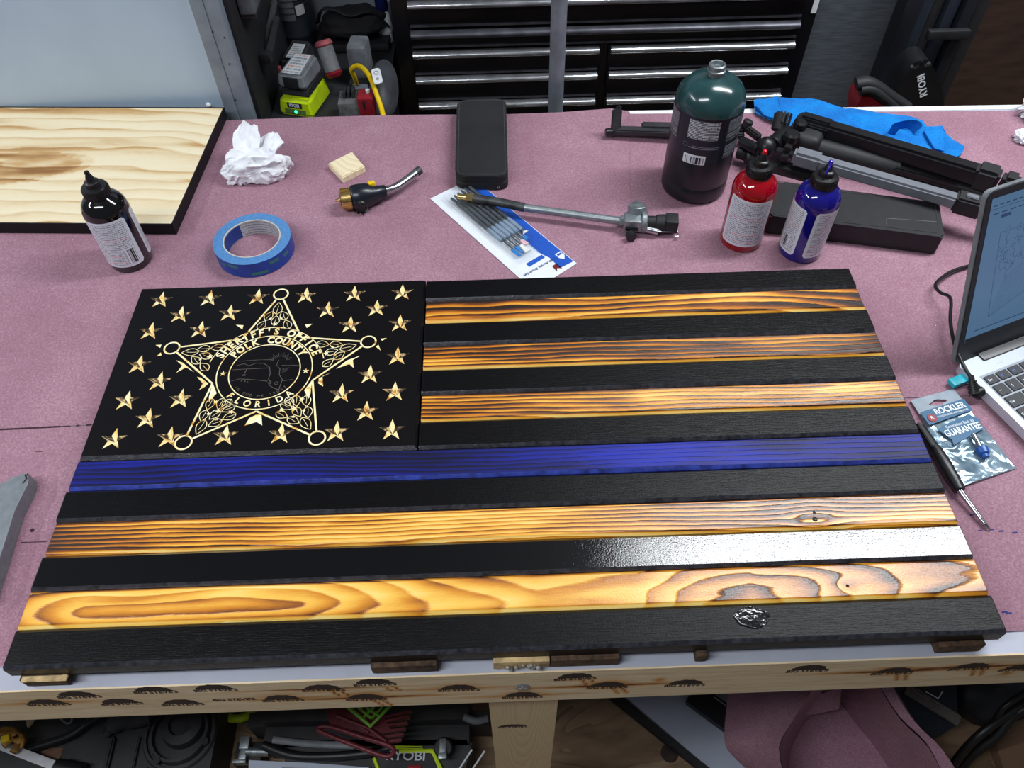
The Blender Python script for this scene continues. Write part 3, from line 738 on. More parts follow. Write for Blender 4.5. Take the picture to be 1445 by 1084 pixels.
frag = [  # pieces of stars left visible beside the badge
    [(0.1377, 0.4275), (0.1473, 0.4264), (0.1473, 0.4192)], [(0.2254, 0.4243), (0.2347, 0.4251), (0.2285, 0.4181)],
    [(0.0438, 0.3977), (0.0512, 0.3978), (0.0507, 0.3925)], [(0.0493, 0.3788), (0.0534, 0.3849), (0.0554, 0.3802)],
    [(0.3228, 0.3961), (0.3306, 0.397), (0.3248, 0.3925)], [(0.318, 0.3829), (0.3208, 0.3863), (0.3246, 0.3763)],
    [(0.0752, 0.3715), (0.0844, 0.3671), (0.1016, 0.3513), (0.0899, 0.3596), (0.0802, 0.3517), (0.0846, 0.3626)],
    [(0.1066, 0.344), (0.1111, 0.3427), (0.1224, 0.333), (0.1191, 0.3283), (0.1134, 0.3238), (0.1156, 0.3333)],
    [(0.3, 0.3693), (0.2915, 0.3629), (0.2936, 0.3499), (0.2878, 0.3563), (0.2723, 0.3497), (0.2847, 0.3626)],
    [(0.2669, 0.3439), (0.2573, 0.3388), (0.26, 0.323), (0.2535, 0.3281), (0.2535, 0.3357)],
    [(0.1877, 0.2849), (0.1935, 0.2841), (0.1968, 0.269), (0.1895, 0.2743), (0.1766, 0.2693), (0.1804, 0.2801)],
]
holes = []
def ccw(p):
    a = sum(p[i][0]*p[(i+1) % len(p)][1]-p[(i+1) % len(p)][0]*p[i][1] for i in range(len(p)))
    return p if a > 0 else p[::-1]
holes = [star_pts(x, y, STR) for x, y in stars] + [ccw(f) for f in frag]
UX0, UX1, UY0, UY1 = 0.0, XU-0.0012, 6*S+0.0004, H
pn = NB()
inner = [(UX0+0.0015, UY0+0.0042), (UX1-0.0035, UY0+0.0042), (UX1-0.0035, UY1-0.0015), (UX0+0.0015, UY1-0.0015)]
v2, tr2 = fill(inner, 0, holes)
tv = [pn.verts.new((p[0], p[1], ZT)) for p in v2]
for t in tr2: pn.faces.new([tv[i] for i in t])
lo = [pn.verts.new((x, y, ZT-0.0035)) for x, y in ((UX0, UY0), (UX1, UY0), (UX1, UY1), (UX0, UY1))]
bt = [pn.verts.new((x, y, ZB)) for x, y in ((UX0, UY0), (UX1, UY0), (UX1, UY1), (UX0, UY1))]
for k in range(4):
    pn.faces.new((tv[k], tv[(k+1) % 4], lo[(k+1) % 4], lo[k])); pn.faces.new((lo[k], lo[(k+1) % 4], bt[(k+1) % 4], bt[k]))
pn.faces.new(bt[::-1])
panel = put('star_panel', pn, [MT['black_panel'], MT['highlit']], flag, smooth=False, label='black panel carved with stars and a badge')
for p in panel.data.polygons:
    if -0.95 < p.normal.y < -0.3 and abs(p.normal.z) > 0.3: p.material_index = 1
def carved(poly, depth):
    """V-carved pocket: facets falling from the outline to a deeper centre"""
    bm = bmesh.new(); n = len(poly); cx = sum(p[0] for p in poly)/n; cy = sum(p[1] for p in poly)/n
    rim = [bm.verts.new((x, y, ZT)) for x, y in poly]; c = bm.verts.new((cx, cy, ZT-depth))
    for k in range(n): bm.faces.new((rim[k], rim[(k+1) % n], c))
    return bm
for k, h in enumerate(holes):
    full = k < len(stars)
    st_ = put('star' if full else 'star_fragment', carved(h, 0.0080 if full else 0.0016), [MT['carve'], MT['dark_facet']], panel, smooth=False)
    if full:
        for q in (1, 8): st_.data.polygons[q].material_index = 1  # upper facets of both side arms are darker and mottled

# badge line work: thin raised ribbons of bare wood following the cut
def ribbon(bm, pts, w, z=ZT+0.00025, closed=False, zb=ZT-0.0002, taper=False):
    pts = [Vector((p[0], p[1])) for p in pts]; n = len(pts); Lf, Rt = [], []
    for i, p in enumerate(pts):
        a = pts[i-1] if (i > 0 or closed) else p; b = pts[(i+1) % n] if (i < n-1 or closed) else p
        d = (b-a).normalized(); q = Vector((-d.y, d.x))
        ww = w*(0.25+0.75*math.sin(math.pi*i/(n-1))) if taper and n > 2 else w
        Lf.append(bm.verts.new((p.x+q.x*ww/2, p.y+q.y*ww/2, z))); Rt.append(bm.verts.new((p.x-q.x*ww/2, p.y-q.y*ww/2, z)))
    for i in range(n if closed else n-1):
        j = (i+1) % n; bm.faces.new((Rt[i], Rt[j], Lf[j], Lf[i]))
def circ(cx, cy, r, a0=0, a1=360, n=64):
    return [(cx+r*math.cos(R(a0+(a1-a0)*k/n)), cy+r*math.sin(R(a0+(a1-a0)*k/n))) for k in range(n+(0 if a1-a0 == 360 else 1))]
tips = [(BC[0]+RB*math.cos(R(90+72*k)), BC[1]+RB*math.sin(R(90+72*k))) for k in range(5)]
inn = [(BC[0]+0.0625*math.cos(R(126+72*k)), BC[1]+0.0625*math.sin(R(126+72*k))) for k in range(5)]
TR = 0.0092
for x, y in tips:
    rg = NB(); ribbon(rg, circ(x, y, TR, n=40), 0.0021, closed=True); put('tip_ring', rg, MT['carve'], panel, smooth=False)
ln = NB()
for k in range(5):
    T = Vector(tips[k])
    for s in (k, k-1):
        I = Vector(inn[s % 5]); d = (I-T).normalized()
        ribbon(ln, [T+d*TR*1.02, I], 0.0024)
put('badge_outline', ln, MT['carve'], panel, smooth=False)
sr = NB()
ribbon(sr, circ(SC[0], SC[1], 0.0570), 0.0013, closed=True); ribbon(sr, circ(SC[0], SC[1], 0.0425), 0.0013, closed=True)
ribbon(sr, circ(SC[0], SC[1], 0.0712, 14, 166), 0.0011)
put('seal_ring', sr, MT['carve'], panel, smooth=False)
# wreath leaves in the five arms
def leaf(c, ang, ln_, w, vein=True):
    lf = NB()
    ca, sa = math.cos(ang), math.sin(ang)
    def P(u, v): return (c[0]+u*ca-v*sa, c[1]+u*sa+v*ca)
    top = [P(ln_*(t-0.5), w*math.sin(math.pi*t**0.8)*0.5) for t in [k/10 for k in range(11)]]
    bot = [P(ln_*(t-0.5), -w*math.sin(math.pi*t**0.8)*0.5) for t in [k/10 for k in range(11)]]
    ribbon(lf, top, 0.00085); ribbon(lf, bot, 0.00085)
    if vein: ribbon(lf, [P(ln_*(t-0.5), 0.0006*math.sin(6*t)) for t in (0.0, 0.25, 0.5, 0.7)], 0.0005)
    put('leaf', lf, MT['carve'], panel, smooth=False)
def armclip(p, k):
    """inside the arm k and outside the lettering band"""
    T, A, B = tips[k], inn[k], inn[k-1]
    return inside(p, [T, A, BC, B]) and (p[0]-SC[0])**2+(p[1]-SC[1])**2 > (0.0725 if k in (0, 1, 4) else 0.059)**2
for k in range(5):
    a = R(90+72*k); ca, sa = math.cos(a), math.sin(a)
    rows = [(0.102, [0]), (0.089, [-0.0095, 0.0095]), (0.081, [0]), (0.0735, [-0.016, 0.016]), (0.066, [-0.006, 0.007])]
    if k in (2, 3): rows += [(0.057, [-0.018, 0.019]), (0.0625, [0.0])]
    for rr, offs in rows:
        for o_ in offs:
            c = (BC[0]+rr*ca-o_*sa, BC[1]+rr*sa+o_*ca)
            if not armclip(c, k): continue
            big = rr > 0.1
            leaf(c, a+(0 if abs(o_) < 0.003 else -math.copysign(0.5, o_)*-1 if False else math.copysign(0.45, -o_))+(0.35 if big and k in (1, 2) else 0), 0.021 if big else 0.0165, 0.0115 if big else 0.0105)
# wood left bare between the leaves
for k in range(5):
    a = R(90+72*k)
    for rr, o_, sz in ((0.0745, 0, 0.0028), (0.084, 0.0068, 0.0016), (0.084, -0.0068, 0.0016), (0.0675, 0.013, 0.0024), (0.0675, -0.0125, 0.0022), (0.060, 0.004, 0.0026)):
        c = (BC[0]+rr*math.cos(a)-o_*math.sin(a), BC[1]+rr*math.sin(a)+o_*math.cos(a))
        if armclip(c, k):
            pt = NB(); prism(pt, star_pts(c[0], c[1], sz*1.5, rr*90, 0.42), ZT-0.0001, ZT+0.0003); put('bare_patch', pt, MT['carve'], panel, smooth=False)
for s in (-1, 1):                             # wide scorched webs where the lower arms leave the seal
    base = Vector(inn[2] if s < 0 else inn[3]) if False else Vector((BC[0]+s*0.059, BC[1]-0.019))
    pt = NB(); prism(pt, ccw([tuple(base), (base.x-s*0.0075, base.y-0.015), (base.x-s*0.001, base.y-0.028), (base.x+s*0.0005, base.y-0.02)]), ZT-0.0001, ZT+0.0003); put('bare_patch', pt, MT['carve'], panel, smooth=False)
# lettering around the seal
def arc_text(bm, s, r, a0, a1, size, flip=False, bold=0.0003, sx=0.9, depth=0.0002):
    n = len(s)
    for k, ch in enumerate(s):
        if ch == ' ': continue
        a = R(a0+(a1-a0)*k/(n-1))
        M = Matrix.Translation((SC[0]+r*math.cos(a), SC[1]+r*math.sin(a), ZT+0.0002)) @ RZ(a+(R(90) if flip else R(-90)))
        text(bm, ch, size, M, depth, bold=bold, sx=sx)
tx = NB(); arc_text(tx, "SHERIFF'S OFFICE", 0.0640, 155, 25, 0.0150, bold=0.0005); put('lettering', tx, MT['carve'], panel, smooth=False, label="raised words SHERIFF'S OFFICE")
tx = NB(); arc_text(tx, "POLK COUNTY", 0.0496, 146, 34, 0.0140, bold=0.0005); put('lettering', tx, MT['carve'], panel, smooth=False, label='raised words POLK COUNTY')
tx = NB(); arc_text(tx, "FLORIDA", 0.0500, 226, 314, 0.0125, flip=True); put('lettering', tx, MT['carve'], panel, smooth=False, label='raised word FLORIDA, its L half scorched')
tx = NB(); arc_text(tx, "IN GOD WE TRUST", 0.0378, 218, 318, 0.0052, flip=True, bold=0.0, depth=0.0001); put('lettering', tx, MT['carve_dim'], panel, smooth=False, label='faint words IN GOD WE TRUST')
for s in (-1, 1):
    ss = NB(); prism(ss, star_pts(SC[0]+s*0.0497, SC[1]-0.0015, 0.0042), ZT-0.0001, ZT+0.0003); put('small_star', ss, MT['carve'], panel, smooth=False)
# faint scene in the seal: sun rays, horizon, coast, boat
fs = NB(); X, Y = SC
for q in range(13):
    a = R(12+q*13); c = (X+0.016, Y+0.0155); r0, r1 = 0.007, 0.0105+0.003*(q % 2)
    ribbon(fs, [(c[0]+r0*math.cos(a)*1.1, c[1]+r0*math.sin(a)), (c[0]+r1*math.cos(a)*1.15, c[1]+r1*math.sin(a))], 0.0005)
ribbon(fs, [(X-0.034, Y+0.017), (X-0.01, Y+0.0185), (X+0.008, Y+0.018)], 0.0005)
ribbon(fs, [(X-0.039, Y+0.004), (X+0.004, Y+0.005)], 0.0006); ribbon(fs, [(X+0.019, Y+0.0085), (X+0.041, Y+0.0075)], 0.0006)
ribbon(fs, [(X-0.036, Y+0.010), (X-0.027, Y+0.013), (X-0.020, Y+0.0095), (X-0.012, Y+0.0135), (X-0.003, Y+0.0125), (X+0.005, Y+0.006), (X+0.0075, Y-0.004), (X+0.0065, Y-0.012), (X+0.010, Y-0.017), (X+0.009, Y-0.022), (X+0.016, Y-0.027), (X+0.0215, Y-0.029)], 0.0007)
ribbon(fs, [(X+0.0145, Y+0.017), (X+0.013, Y+0.009), (X+0.018, Y+0.003), (X+0.0185, Y-0.006), (X+0.0235, Y-0.014), (X+0.022, Y-0.024), (X+0.0215, Y-0.029)], 0.0007)
ribbon(fs, circ(X+0.017, Y-0.019, 0.0022, n=12), 0.0005, closed=True); ribbon(fs, circ(X+0.009, Y-0.0185, 0.0016, n=12), 0.0005, closed=True)
ribbon(fs, [(X-0.038, Y-0.014), (X-0.028, Y-0.0105), (X-0.012, Y-0.0125), (X+0.006, Y-0.0155)], 0.0006)
ribbon(fs, [(X+0.022, Y-0.016), (X+0.036, Y-0.014)], 0.0006)
for q in range(4): ribbon(fs, [(X+0.021, Y+0.003-q*0.0018), (X+0.029-q*0.001, Y+0.0042-q*0.0018)], 0.0004)
prism(fs, [(X-0.0265, Y-0.004), (X-0.0215, Y-0.004), (X-0.0225, Y-0.006), (X-0.026, Y-0.006)], ZT, ZT+0.0002); ribbon(fs, [(X-0.024, Y-0.003), (X-0.022, Y+0.0035)], 0.0009)
for q in range(9): prism(fs, circ(X-0.026+random.uniform(0, 0.013), Y-0.012-random.uniform(-0.001, 0.0035), 0.0006, n=6), ZT, ZT+0.0002)
put('seal_scene', fs, MT['carve_dim'], panel, smooth=False, label='faint engraved coast, sun rays and boat')

# ================================================================ THINGS ON THE BENCH
# ---- pine panel at the back left
P0 = Vector((-0.0028, 0.6511)); ang = R(-3.25)
pine = thing('pine_panel', 'bare pine panel with black painted edges at back left of bench', 'panel', (P0.x, P0.y, 0.0012), ang)
def lb_box(name, x0, x1, y0, y1, z0, z1, m, par, bev=0.0, label=None):
    b_ = NB(); box(b_, ((x0+x1)/2, (y0+y1)/2, (z0+z1)/2), (x1-x0, y1-y0, z1-z0), bev=bev); return put(name, b_, m, par, world=False, label=label)
xs = arange(-0.455, 0, 0.004); ys = arange(0.0, 0.2985, 0.004)
prof = [(0.0, 0.0)]+[(y, 0.0178) for y in ys]+[(0.2985, 0.0)]
def pine_phase(x, y):
    d = math.hypot((x+0.34)/0.22, (y-0.122)/0.06)
    base = 30*y+0.9*fbm(x*2.2, y*5, 3, 3)
    ov = 2.6*math.exp(-d*d*1.4)
    return base*1.15+ov*0.3+0.35*fbm(x*9, y*50, 8, 2)
def pine_burn(x, y):
    d = math.hypot((x+0.34)/0.155, (y-0.122-0.02*(x+0.34)/0.15)/(0.040))
    return 0.03+(0.50 if d < 1 else 0.22 if d < 1.12 else 0)*(0.75+0.5*fbm(x*20, y*60, 1, 2))+0.55*max(0, fbm(x*2.0, y*22, 6, 3)-0.12)
bmx, vals = strip_mesh(xs, prof, lambda x, y, z: (pine_phase(x, y), min(1, max(0, pine_burn(x, y)))))
o = put('board', bmx, MT['raw_pine'], pine, world=False, smooth=False); attrs(o, ['phase', 'burn'], vals)
e = NB(); box(e, (-0.2265, -0.0008, 0.009), (0.457, 0.0022, 0.0186)); box(e, (-0.2265, 0.2992, 0.009), (0.457, 0.0022, 0.0186)); box(e, (0.001, 0.149, 0.009), (0.0022, 0.302, 0.0186))
put('black_edge', e, mat('matt black edge paint', (14, 13, 16), 0.55, spec=0.3), pine, world=False)

# ---- dye bottles
def patch(bm, r, z0, z1, a0, a1, rc=0.004, n=22):
    """a rounded rectangle wrapped on a cylinder"""
    lay = bm.loops.layers.uv.verify(); w = (a1-a0)*r; h = z1-z0; cols = []
    for i in range(n+1):
        u = i/n; x = u*w; e_ = min(x, w-x)
        cut = rc-math.sqrt(max(0, rc*rc-(rc-e_)**2)) if e_ < rc else 0
        a = a0+(a1-a0)*u; c = []
        for z in (z0+cut, z1-cut): c.append((bm.verts.new((r*math.cos(a), r*math.sin(a), z)), u, (z-z0)/h))
        cols.append(c)
    for p, q in zip(cols, cols[1:]):
        f = bm.faces.new((p[0][0], q[0][0], q[1][0], p[1][0]))
        for lp, (u, v) in zip(f.loops, ((p[0][1], p[0][2]), (q[0][1], q[0][2]), (q[1][1], q[1][2]), (p[1][1], p[1][2]))): lp[lay].uv = (u, v)
def bottle(loc, ink, label, labels, tip, tz=0.0):
    t = thing('dye_bottle', label, 'bottle', (loc[0], loc[1], 0.0012), 0, 'plastic bottles of dye')
    b = NB(); r = 0.0298
    lathe(b, [(0.0, 0.0), (r-0.004, 0.0), (r-0.001, 0.0015), (r, 0.005), (r, 0.094), (r-0.0008, 0.099), (r-0.004, 0.106), (r-0.0095, 0.112), (r-0.0155, 0.1155), (0.0135, 0.1165), (0.0125, 0.119), (0, 0.119)], seg=56)
    body = put('body', b, ink, t, world=False)
    cam_a = math.atan2(-0.2592-loc[1], 0.4728-loc[0])
    for (d0, d1, bar_) in labels:
        l_ = NB(); patch(l_, r+0.00025, 0.012, 0.090, cam_a+R(d0), cam_a+R(d1)); put('paper_label', l_, MT['label'], body, world=False)
        if bar_:
            w0, w1, z0, z1 = bar_
            q = NB(); patch(q, r+0.0005, z0, z1, cam_a+R(w0)-0.05, cam_a+R(w1)+0.05, 0.0005, 10); put('bar_code_ground', q, MT['whiteplastic'], body, world=False)
            q = NB(); patch(q, r+0.0007, z0+0.001, z1-0.001, cam_a+R(w0), cam_a+R(w1), 0.0002, 12); put('bar_code', q, MT['barcode'], body, world=False)
    c = NB()
    lathe(c, [(0.0145, 0.1150), (0.0168, 0.1155), (0.0170, 0.1270), (0.0155, 0.1290), (0.0100, 0.1300), (0.0092, 0.1360), (0.0080, 0.1370), (0.0060, 0.1378), (0.0046, 0.1435), (0.0030, 0.1470), (0.0, 0.1472)], seg=36)
    for k in range(30):
        a_ = 2*math.pi*k/30; box(c, (0.0171*math.cos(a_), 0.0171*math.sin(a_), 0.121), (0.0008, 0.0012, 0.010), RZ(a_))
    put('screw_cap', c, MT['cap'], t, world=False)
    s = NB(); lathe(s, [(0.0, 0.1455), (0.0030, 0.146), (0.0034, 0.1490), (0.0026, 0.1515), (0.0, 0.1525)], seg=16)
    put('spout_tip', s, tip, t, world=False)
    return t
bk = bottle((-0.0524, 0.597, 0), MT['inkblack'], 'black dye bottle with white label standing by the pine panel', [(-86, 30, (-12, 18, 0.016, 0.042)), (53, 150, None)], MT['cap'])
rd = bottle((0.8234, 0.5997, 0), MT['inkred'], 'red dye bottle with white label in front of green gas cylinder', [(-58, 68, None), (-190, -72, None)], MT['blotred'])
bu_ = bottle((0.9023, 0.5734, 0), MT['inkblue'], 'blue dye bottle standing in front of the long black box', [(-118, -11, (-66, -38, 0.018, 0.040)), (13, 125, None)], MT['blotblue'])
dr = NB(); tube(dr, [(0.0, 0.001, 0.151), (-0.0015, -0.004, 0.1475), (-0.004, -0.007, 0.142), (-0.0055, -0.0085, 0.137)], 0.0016, 8, smooth=3); put('dye_drip', dr, MT['blotblue'], bu_, world=False)

# ---- gas cylinder
gl_ = (0.7767, 0.7264, 0)
gas = thing('gas_cylinder', 'dark green camping gas cylinder with printed sleeve and bare steel valve', 'gas cylinder', (gl_[0], gl_[1], 0.0012))
b = NB(); r = 0.0487
lathe(b, [(0, 0), (r-0.006, 0.0), (r-0.002, 0.002), (r, 0.006), (r, 0.026), (r-0.0006, 0.027), (r-0.0006, 0.0275), (r, 0.029), (r, 0.075)], seg=72, cap=False)
put('base_sleeve', b, MT['cylbase'], gas, world=False)
b = NB(); lathe(b, [(r, 0.075), (r, 0.146)], seg=72, cap=False); sl = put('printed_sleeve', b, MT['cylnavy'], gas, world=False)
b = NB(); lathe(b, [(r, 0.146), (r-0.0004, 0.152), (r-0.0022, 0.160), (r-0.0065, 0.1685), (r-0.0130, 0.1755), (r-0.0215, 0.181), (r-0.030, 0.184), (0.014, 0.1855), (0.012, 0.186), (0, 0.186)], seg=72, cap=False)
put('shoulder', b, MT['cylgreen'], gas, world=False)
b = NB(); lathe(b, [(0.0115, 0.185), (0.0115, 0.190), (0.0128, 0.191), (0.0128, 0.193), (0.0112, 0.194), (0.0115, 0.200), (0.0098, 0.2015), (0.0088, 0.2005), (0.0088, 0.195), (0.003, 0.195), (0.003, 0.199), (0, 0.199)], seg=40)
put('valve', b, MT['cast'], gas, world=False)
ca = math.atan2(-0.2592-gl_[1], 0.4728-gl_[0])
for d0, d1, z0, z1, mt in ((-30, 30, 0.112, 0.144, 'cyltext'), (38, 84, 0.107, 0.145, 'cyltext2'), (-84, -46, 0.100, 0.144, 'cyltext2'), (40, 82, 0.080, 0.104, 'cyltext2')):
    l_ = NB(); patch(l_, r+0.0003, z0, z1, ca+R(d0), ca+R(d1), 0.001); put('print', l_, MT[mt], sl, world=False)
l_ = NB(); patch(l_, r+0.0003, 0.073, 0.088, ca+R(-26), ca+R(12), 0.001); put('bar_code_ground', l_, MT['whiteplastic'], sl, world=False)
l_ = NB(); patch(l_, r+0.0006, 0.074, 0.085, ca+R(-23), ca+R(9), 0.0002); put('bar_code', l_, MT['barcode'], sl, world=False)
l_ = NB(); patch(l_, r+0.0003, 0.0985, 0.1000, ca+R(-20), ca+R(32), 0.0004); patch(l_, r+0.0003, 0.1015, 0.1025, ca+R(-15), ca+R(32), 0.0004)
for k in range(16):
    a_ = k/16*2*math.pi; patch(l_, r+0.0003, 0.1015+0.0035*math.sin(a_), 0.1022+0.0035*math.sin(a_), ca+R(-27)+0.07*math.cos(a_), ca+R(-26)+0.07*math.cos(a_), 0.0001, 2)
put('recycling_mark', l_, mat('faint grey print', (120, 124, 136), 0.4), sl, world=False)

# ---- masking tape
tp = thing('masking_tape', 'roll of blue painter tape lying flat beside the crumpled tissue', 'tape', (0.1235, 0.6065, 0.0012))
b = NB(); RO, RI, TH = 0.0545, 0.0405, 0.0242
lathe(b, [(RI, 0), (RO, 0), (RO, TH)], seg=96, cap=False); put('tape_side', b, mat('glossy blue tape', (22, 66, 158), 0.32, var=0.12, vscale=20), tp, world=False)
b = NB(); lathe(b, [(RO, TH)]+[(RO-(RO-RI)*k/8, TH+0.0001+(0.00025 if k % 2 else 0)) for k in range(9)], seg=96, cap=False); put('tape_edge', b, MT['tapetop'], tp, world=False, label='pale blue crepe edge')
b = NB(); lathe(b, [(RI, TH+0.0003), (RI-0.0018, TH+0.0003), (RI-0.0018, 0.0)], seg=96, cap=False); cr_ = put('core', b, MT['tapecore'], tp, world=False)
b = NB(); lathe(b, [(RI-0.002, 0.001), (RI-0.002, TH-0.001)], seg=60, a0=R(126), a1=R(388), cap=False); put('core_lining', b, MT['tapecoreblue'], tp, world=False)
b = NB(); lathe(b, [(RI-0.0021, 0.0012), (RI-0.0021, TH-0.0006)], seg=60, a0=R(10), a1=R(128), uv=True, cap=False); put('core_label', b, MT['coreprint'], tp, world=False, label='printed white paper liner')
gm = mat('faded green print', (48, 118, 118), 0.4)
for a_, w_, z_ in ((232, 5, 0.016), (250, 8, 0.019), (287, 12, 0.006), (312, 8, 0.017), (335, 6, 0.015), (214, 6, 0.012)):
    l_ = NB(); patch(l_, RO+0.0003, z_-0.0026, z_+0.0026, R(a_-w_), R(a_+w_), 0.001); put('green_mark', l_, gm, tp, world=False)

# ---- crumpled tissues
def crumple(bm, c, s, seed, amp=0.4, sub=5, fold=1.6):
    t = bmesh.new(); bmesh.ops.create_icosphere(t, subdivisions=sub, radius=1)
    for v in t.verts:
        p = v.co.copy(); q = p*fold+Vector((seed, seed*0.7, -seed))
        d = Vector((noise.noise(q), noise.noise(q+Vector((9, 0, 0))), noise.noise(q+Vector((0, 9, 0)))))
        q2 = q+d*1.2
        rr = 1+amp*(1-2.4*abs(noise.noise(q2)))-0.3*amp*abs(noise.noise(q2*2.3))*2+0.12*amp*abs(noise.noise(q2*6))
        p = p*rr+d*0.25
        v.co = Vector((p.x*s[0], p.y*s[1], p.z*s[2]))
    zmin = -s[2]*0.72
    for v in t.verts:
        if v.co.z < zmin: v.co.z = zmin
    t.transform(Matrix.Translation((c[0], c[1], c[2]-zmin))); merge(bm, t)
def flap(bm, base, direc, ln_, w, seed, lift):
    """a bent, pleated sheet standing up out of the crumple"""
    t = bmesh.new(); n, m_ = 22, 18; g = []
    d = Vector(direc).normalized(); sd = Vector((-d.y, d.x, 0)).normalized()
    for i in range(n+1):
        row = []
        for j in range(m_+1):
            u, v = i/n, j/m_-0.5
            wd = w*(0.55+0.5*math.sin(u*2.4+0.4)+0.12*fbm(u*4, v*3, seed, 2))
            p = Vector(base)+d*(ln_*u*(1-0.25*abs(v)))+sd*(wd*v)+Vector((0, 0, lift*math.sin(u*1.5)+0.25*w*abs(v)+0.010*abs(fbm(u*2.2, v*2.6, seed, 2))))
            p += d*0.004*fbm(u*1.5, v*2.5, seed+4, 1)
            row.append(t.verts.new(p))
        g.append(row)
    for i in range(n):
        for j in range(m_): t.faces.new((g[i][j], g[i+1][j], g[i+1][j+1], g[i][j+1]))
    r_ = bmesh.ops.extrude_face_region(t, geom=t.faces[:]); bmesh.ops.translate(t, vec=(0, 0, 0.0008), verts=[x for x in r_['geom'] if isinstance(x, bmesh.types.BMVert)])
    merge(bm, t)
c0 = (0.0975, 0.7873, 0)
ts = NB(); crumple(ts, (c0[0]+0.004, c0[1]-0.002, 0.0008), (0.043, 0.022, 0.024), 3.3, 0.34, 5, 1.2)
crumple(ts, (c0[0]-0.026, c0[1]-0.010, 0.0008), (0.022, 0.016, 0.018), 8.1, 0.34, 4, 1.3)
flap(ts, (c0[0]-0.014, c0[1]+0.000, 0.016), (0.05, 1, 0), 0.060, 0.040, 2.2, 0.034)
flap(ts, (c0[0]+0.000, c0[1]+0.006, 0.014), (0.85, 0.65, 0), 0.052, 0.050, 6.2, 0.022)
o = put('crumpled_tissue', ts, MT['towelpaper']); tag(o, 'crumpled white tissue lying behind the blue tape', 'tissue')
c1 = (1.3721, 0.8952, 0); c2 = (1.3281, 0.8222, 0)
ts = NB(); crumple(ts, (c1[0]+0.012, c1[1]-0.012, 0.0008), (0.024, 0.026, 0.024), 1.3, 0.4, 4); crumple(ts, (c2[0]+0.014, c2[1]-0.004, 0.0008), (0.020, 0.015, 0.010), 4.3, 0.4, 4)
o = put('crumpled_tissue', ts, MT['towelpaper']); tag(o, 'crumpled white tissue at the right end near the bench back edge', 'tissue')

# ---- small wood block
bp = [(0.2077, 0.7968), (0.2425, 0.8262), (0.2666, 0.7857), (0.2344, 0.7584)]
cxb = sum(p[0] for p in bp)/4; cyb = sum(p[1] for p in bp)/4
b = NB(); prism(b, ccw(bp), 0.0012, 0.012, bev=0.0015)
o = put('wood_block', b, MT['raw_pine'], smooth=False); tag(o, 'small square offcut of pale wood beside the short torch', 'wood block')
pos_attrs(o, ['phase', 'burn'], lambda c: ((c.x*0.7+c.y*0.7)*85+fbm(c.x*30, c.y*30, 0, 2), 0.0))

# ---- short torch head
T0 = (0.2461, 0.695, 0.02); T1 = (0.2805, 0.7018, 0.02); T2 = (0.2988, 0.7115, 0.019); T3 = (0.3174, 0.7204, 0.018); T4 = (0.3327, 0.7361, 0.018); T5 = (0.3513, 0.759, 0.018)
tor = thing('torch_head', 'short brass and black torch head with curved steel nozzle beside the wood block', 'torch', (T1[0], T1[1], 0.0012))
V = Vector
ax = (V(T1)-V(T0)).normalized()
b = NB(); p = V(T0)-ax*0.006; cyl(b, p, p+ax*0.016, 0.0155, seg=36, bev=0.001)
for k in range(28):
    a_ = 2*math.pi*k/28; M = frame(p+ax*0.008, ax); box(b, (0.0156*math.cos(a_), 0.0156*math.sin(a_), 0), (0.0012, 0.0014, 0.014), RZ(a_), M=M)
put('brass_collar', b, MT['brass'], tor)
b = NB(); cyl(b, p-ax*0.001, p+ax*0.0005, 0.0125, seg=30); put('collar_bore', b, MT['copper'], tor)
b = NB(); cyl(b, p-ax*0.009, p, 0.0018, seg=12); cyl(b, p-ax*0.004, p, 0.004, seg=16); put('gas_pin', b, MT['brass'], tor)
b = NB(); lathe(b, [(0.0, 0), (0.0155, 0), (0.0185, 0.004), (0.0190, 0.014), (0.0178, 0.024), (0.0150, 0.032), (0.0112, 0.040), (0.0100, 0.047), (0.0098, 0.052), (0.0085, 0.0535), (0, 0.0535)], frame(p+ax*0.015, V(T2)-p), 36)
body = put('body', b, mat('satin blue black plastic', (24, 28, 38), 0.3), tor)
kx = (0.2673, 0.6813, 0.013)
b = NB(); cyl(b, (kx[0]+0.003, kx[1]+0.014, 0.016), (kx[0], kx[1]+0.001, 0.0135), 0.0125, 0.0118, 24, bev=0.0015)
for k in range(10):
    a_ = 2*math.pi*k/10; M = frame((kx[0], kx[1]+0.003, 0.0135), (-0.003, -0.013, -0.0025)); box(b, (0.0115*math.cos(a_), 0.0115*math.sin(a_), 0), (0.003, 0.003, 0.008), RZ(a_), M=M)
put('flame_knob', b, MT['blackp'], tor)
b = NB(); yb = (0.2865, 0.7122, 0.03); box(b, (yb[0], yb[1], 0.031), (0.010, 0.008, 0.011), RZ(0.4), bev=0.0015); put('ignition_button', b, MT['yellow'], tor, label='yellow ignition button')
b = NB(); tube(b, [T2, T3, T4, T5], 0.0062, 20, smooth=6); put('nozzle', b, MT['chrome'], tor)
b = NB(); d_ = (V(T5)-V(T4)).normalized(); cyl(b, V(T5)-d_*0.004, V(T5)+d_*0.006, 0.0066, seg=22, bev=0.0006); put('nozzle_tip', b, MT['sooty'], tor)

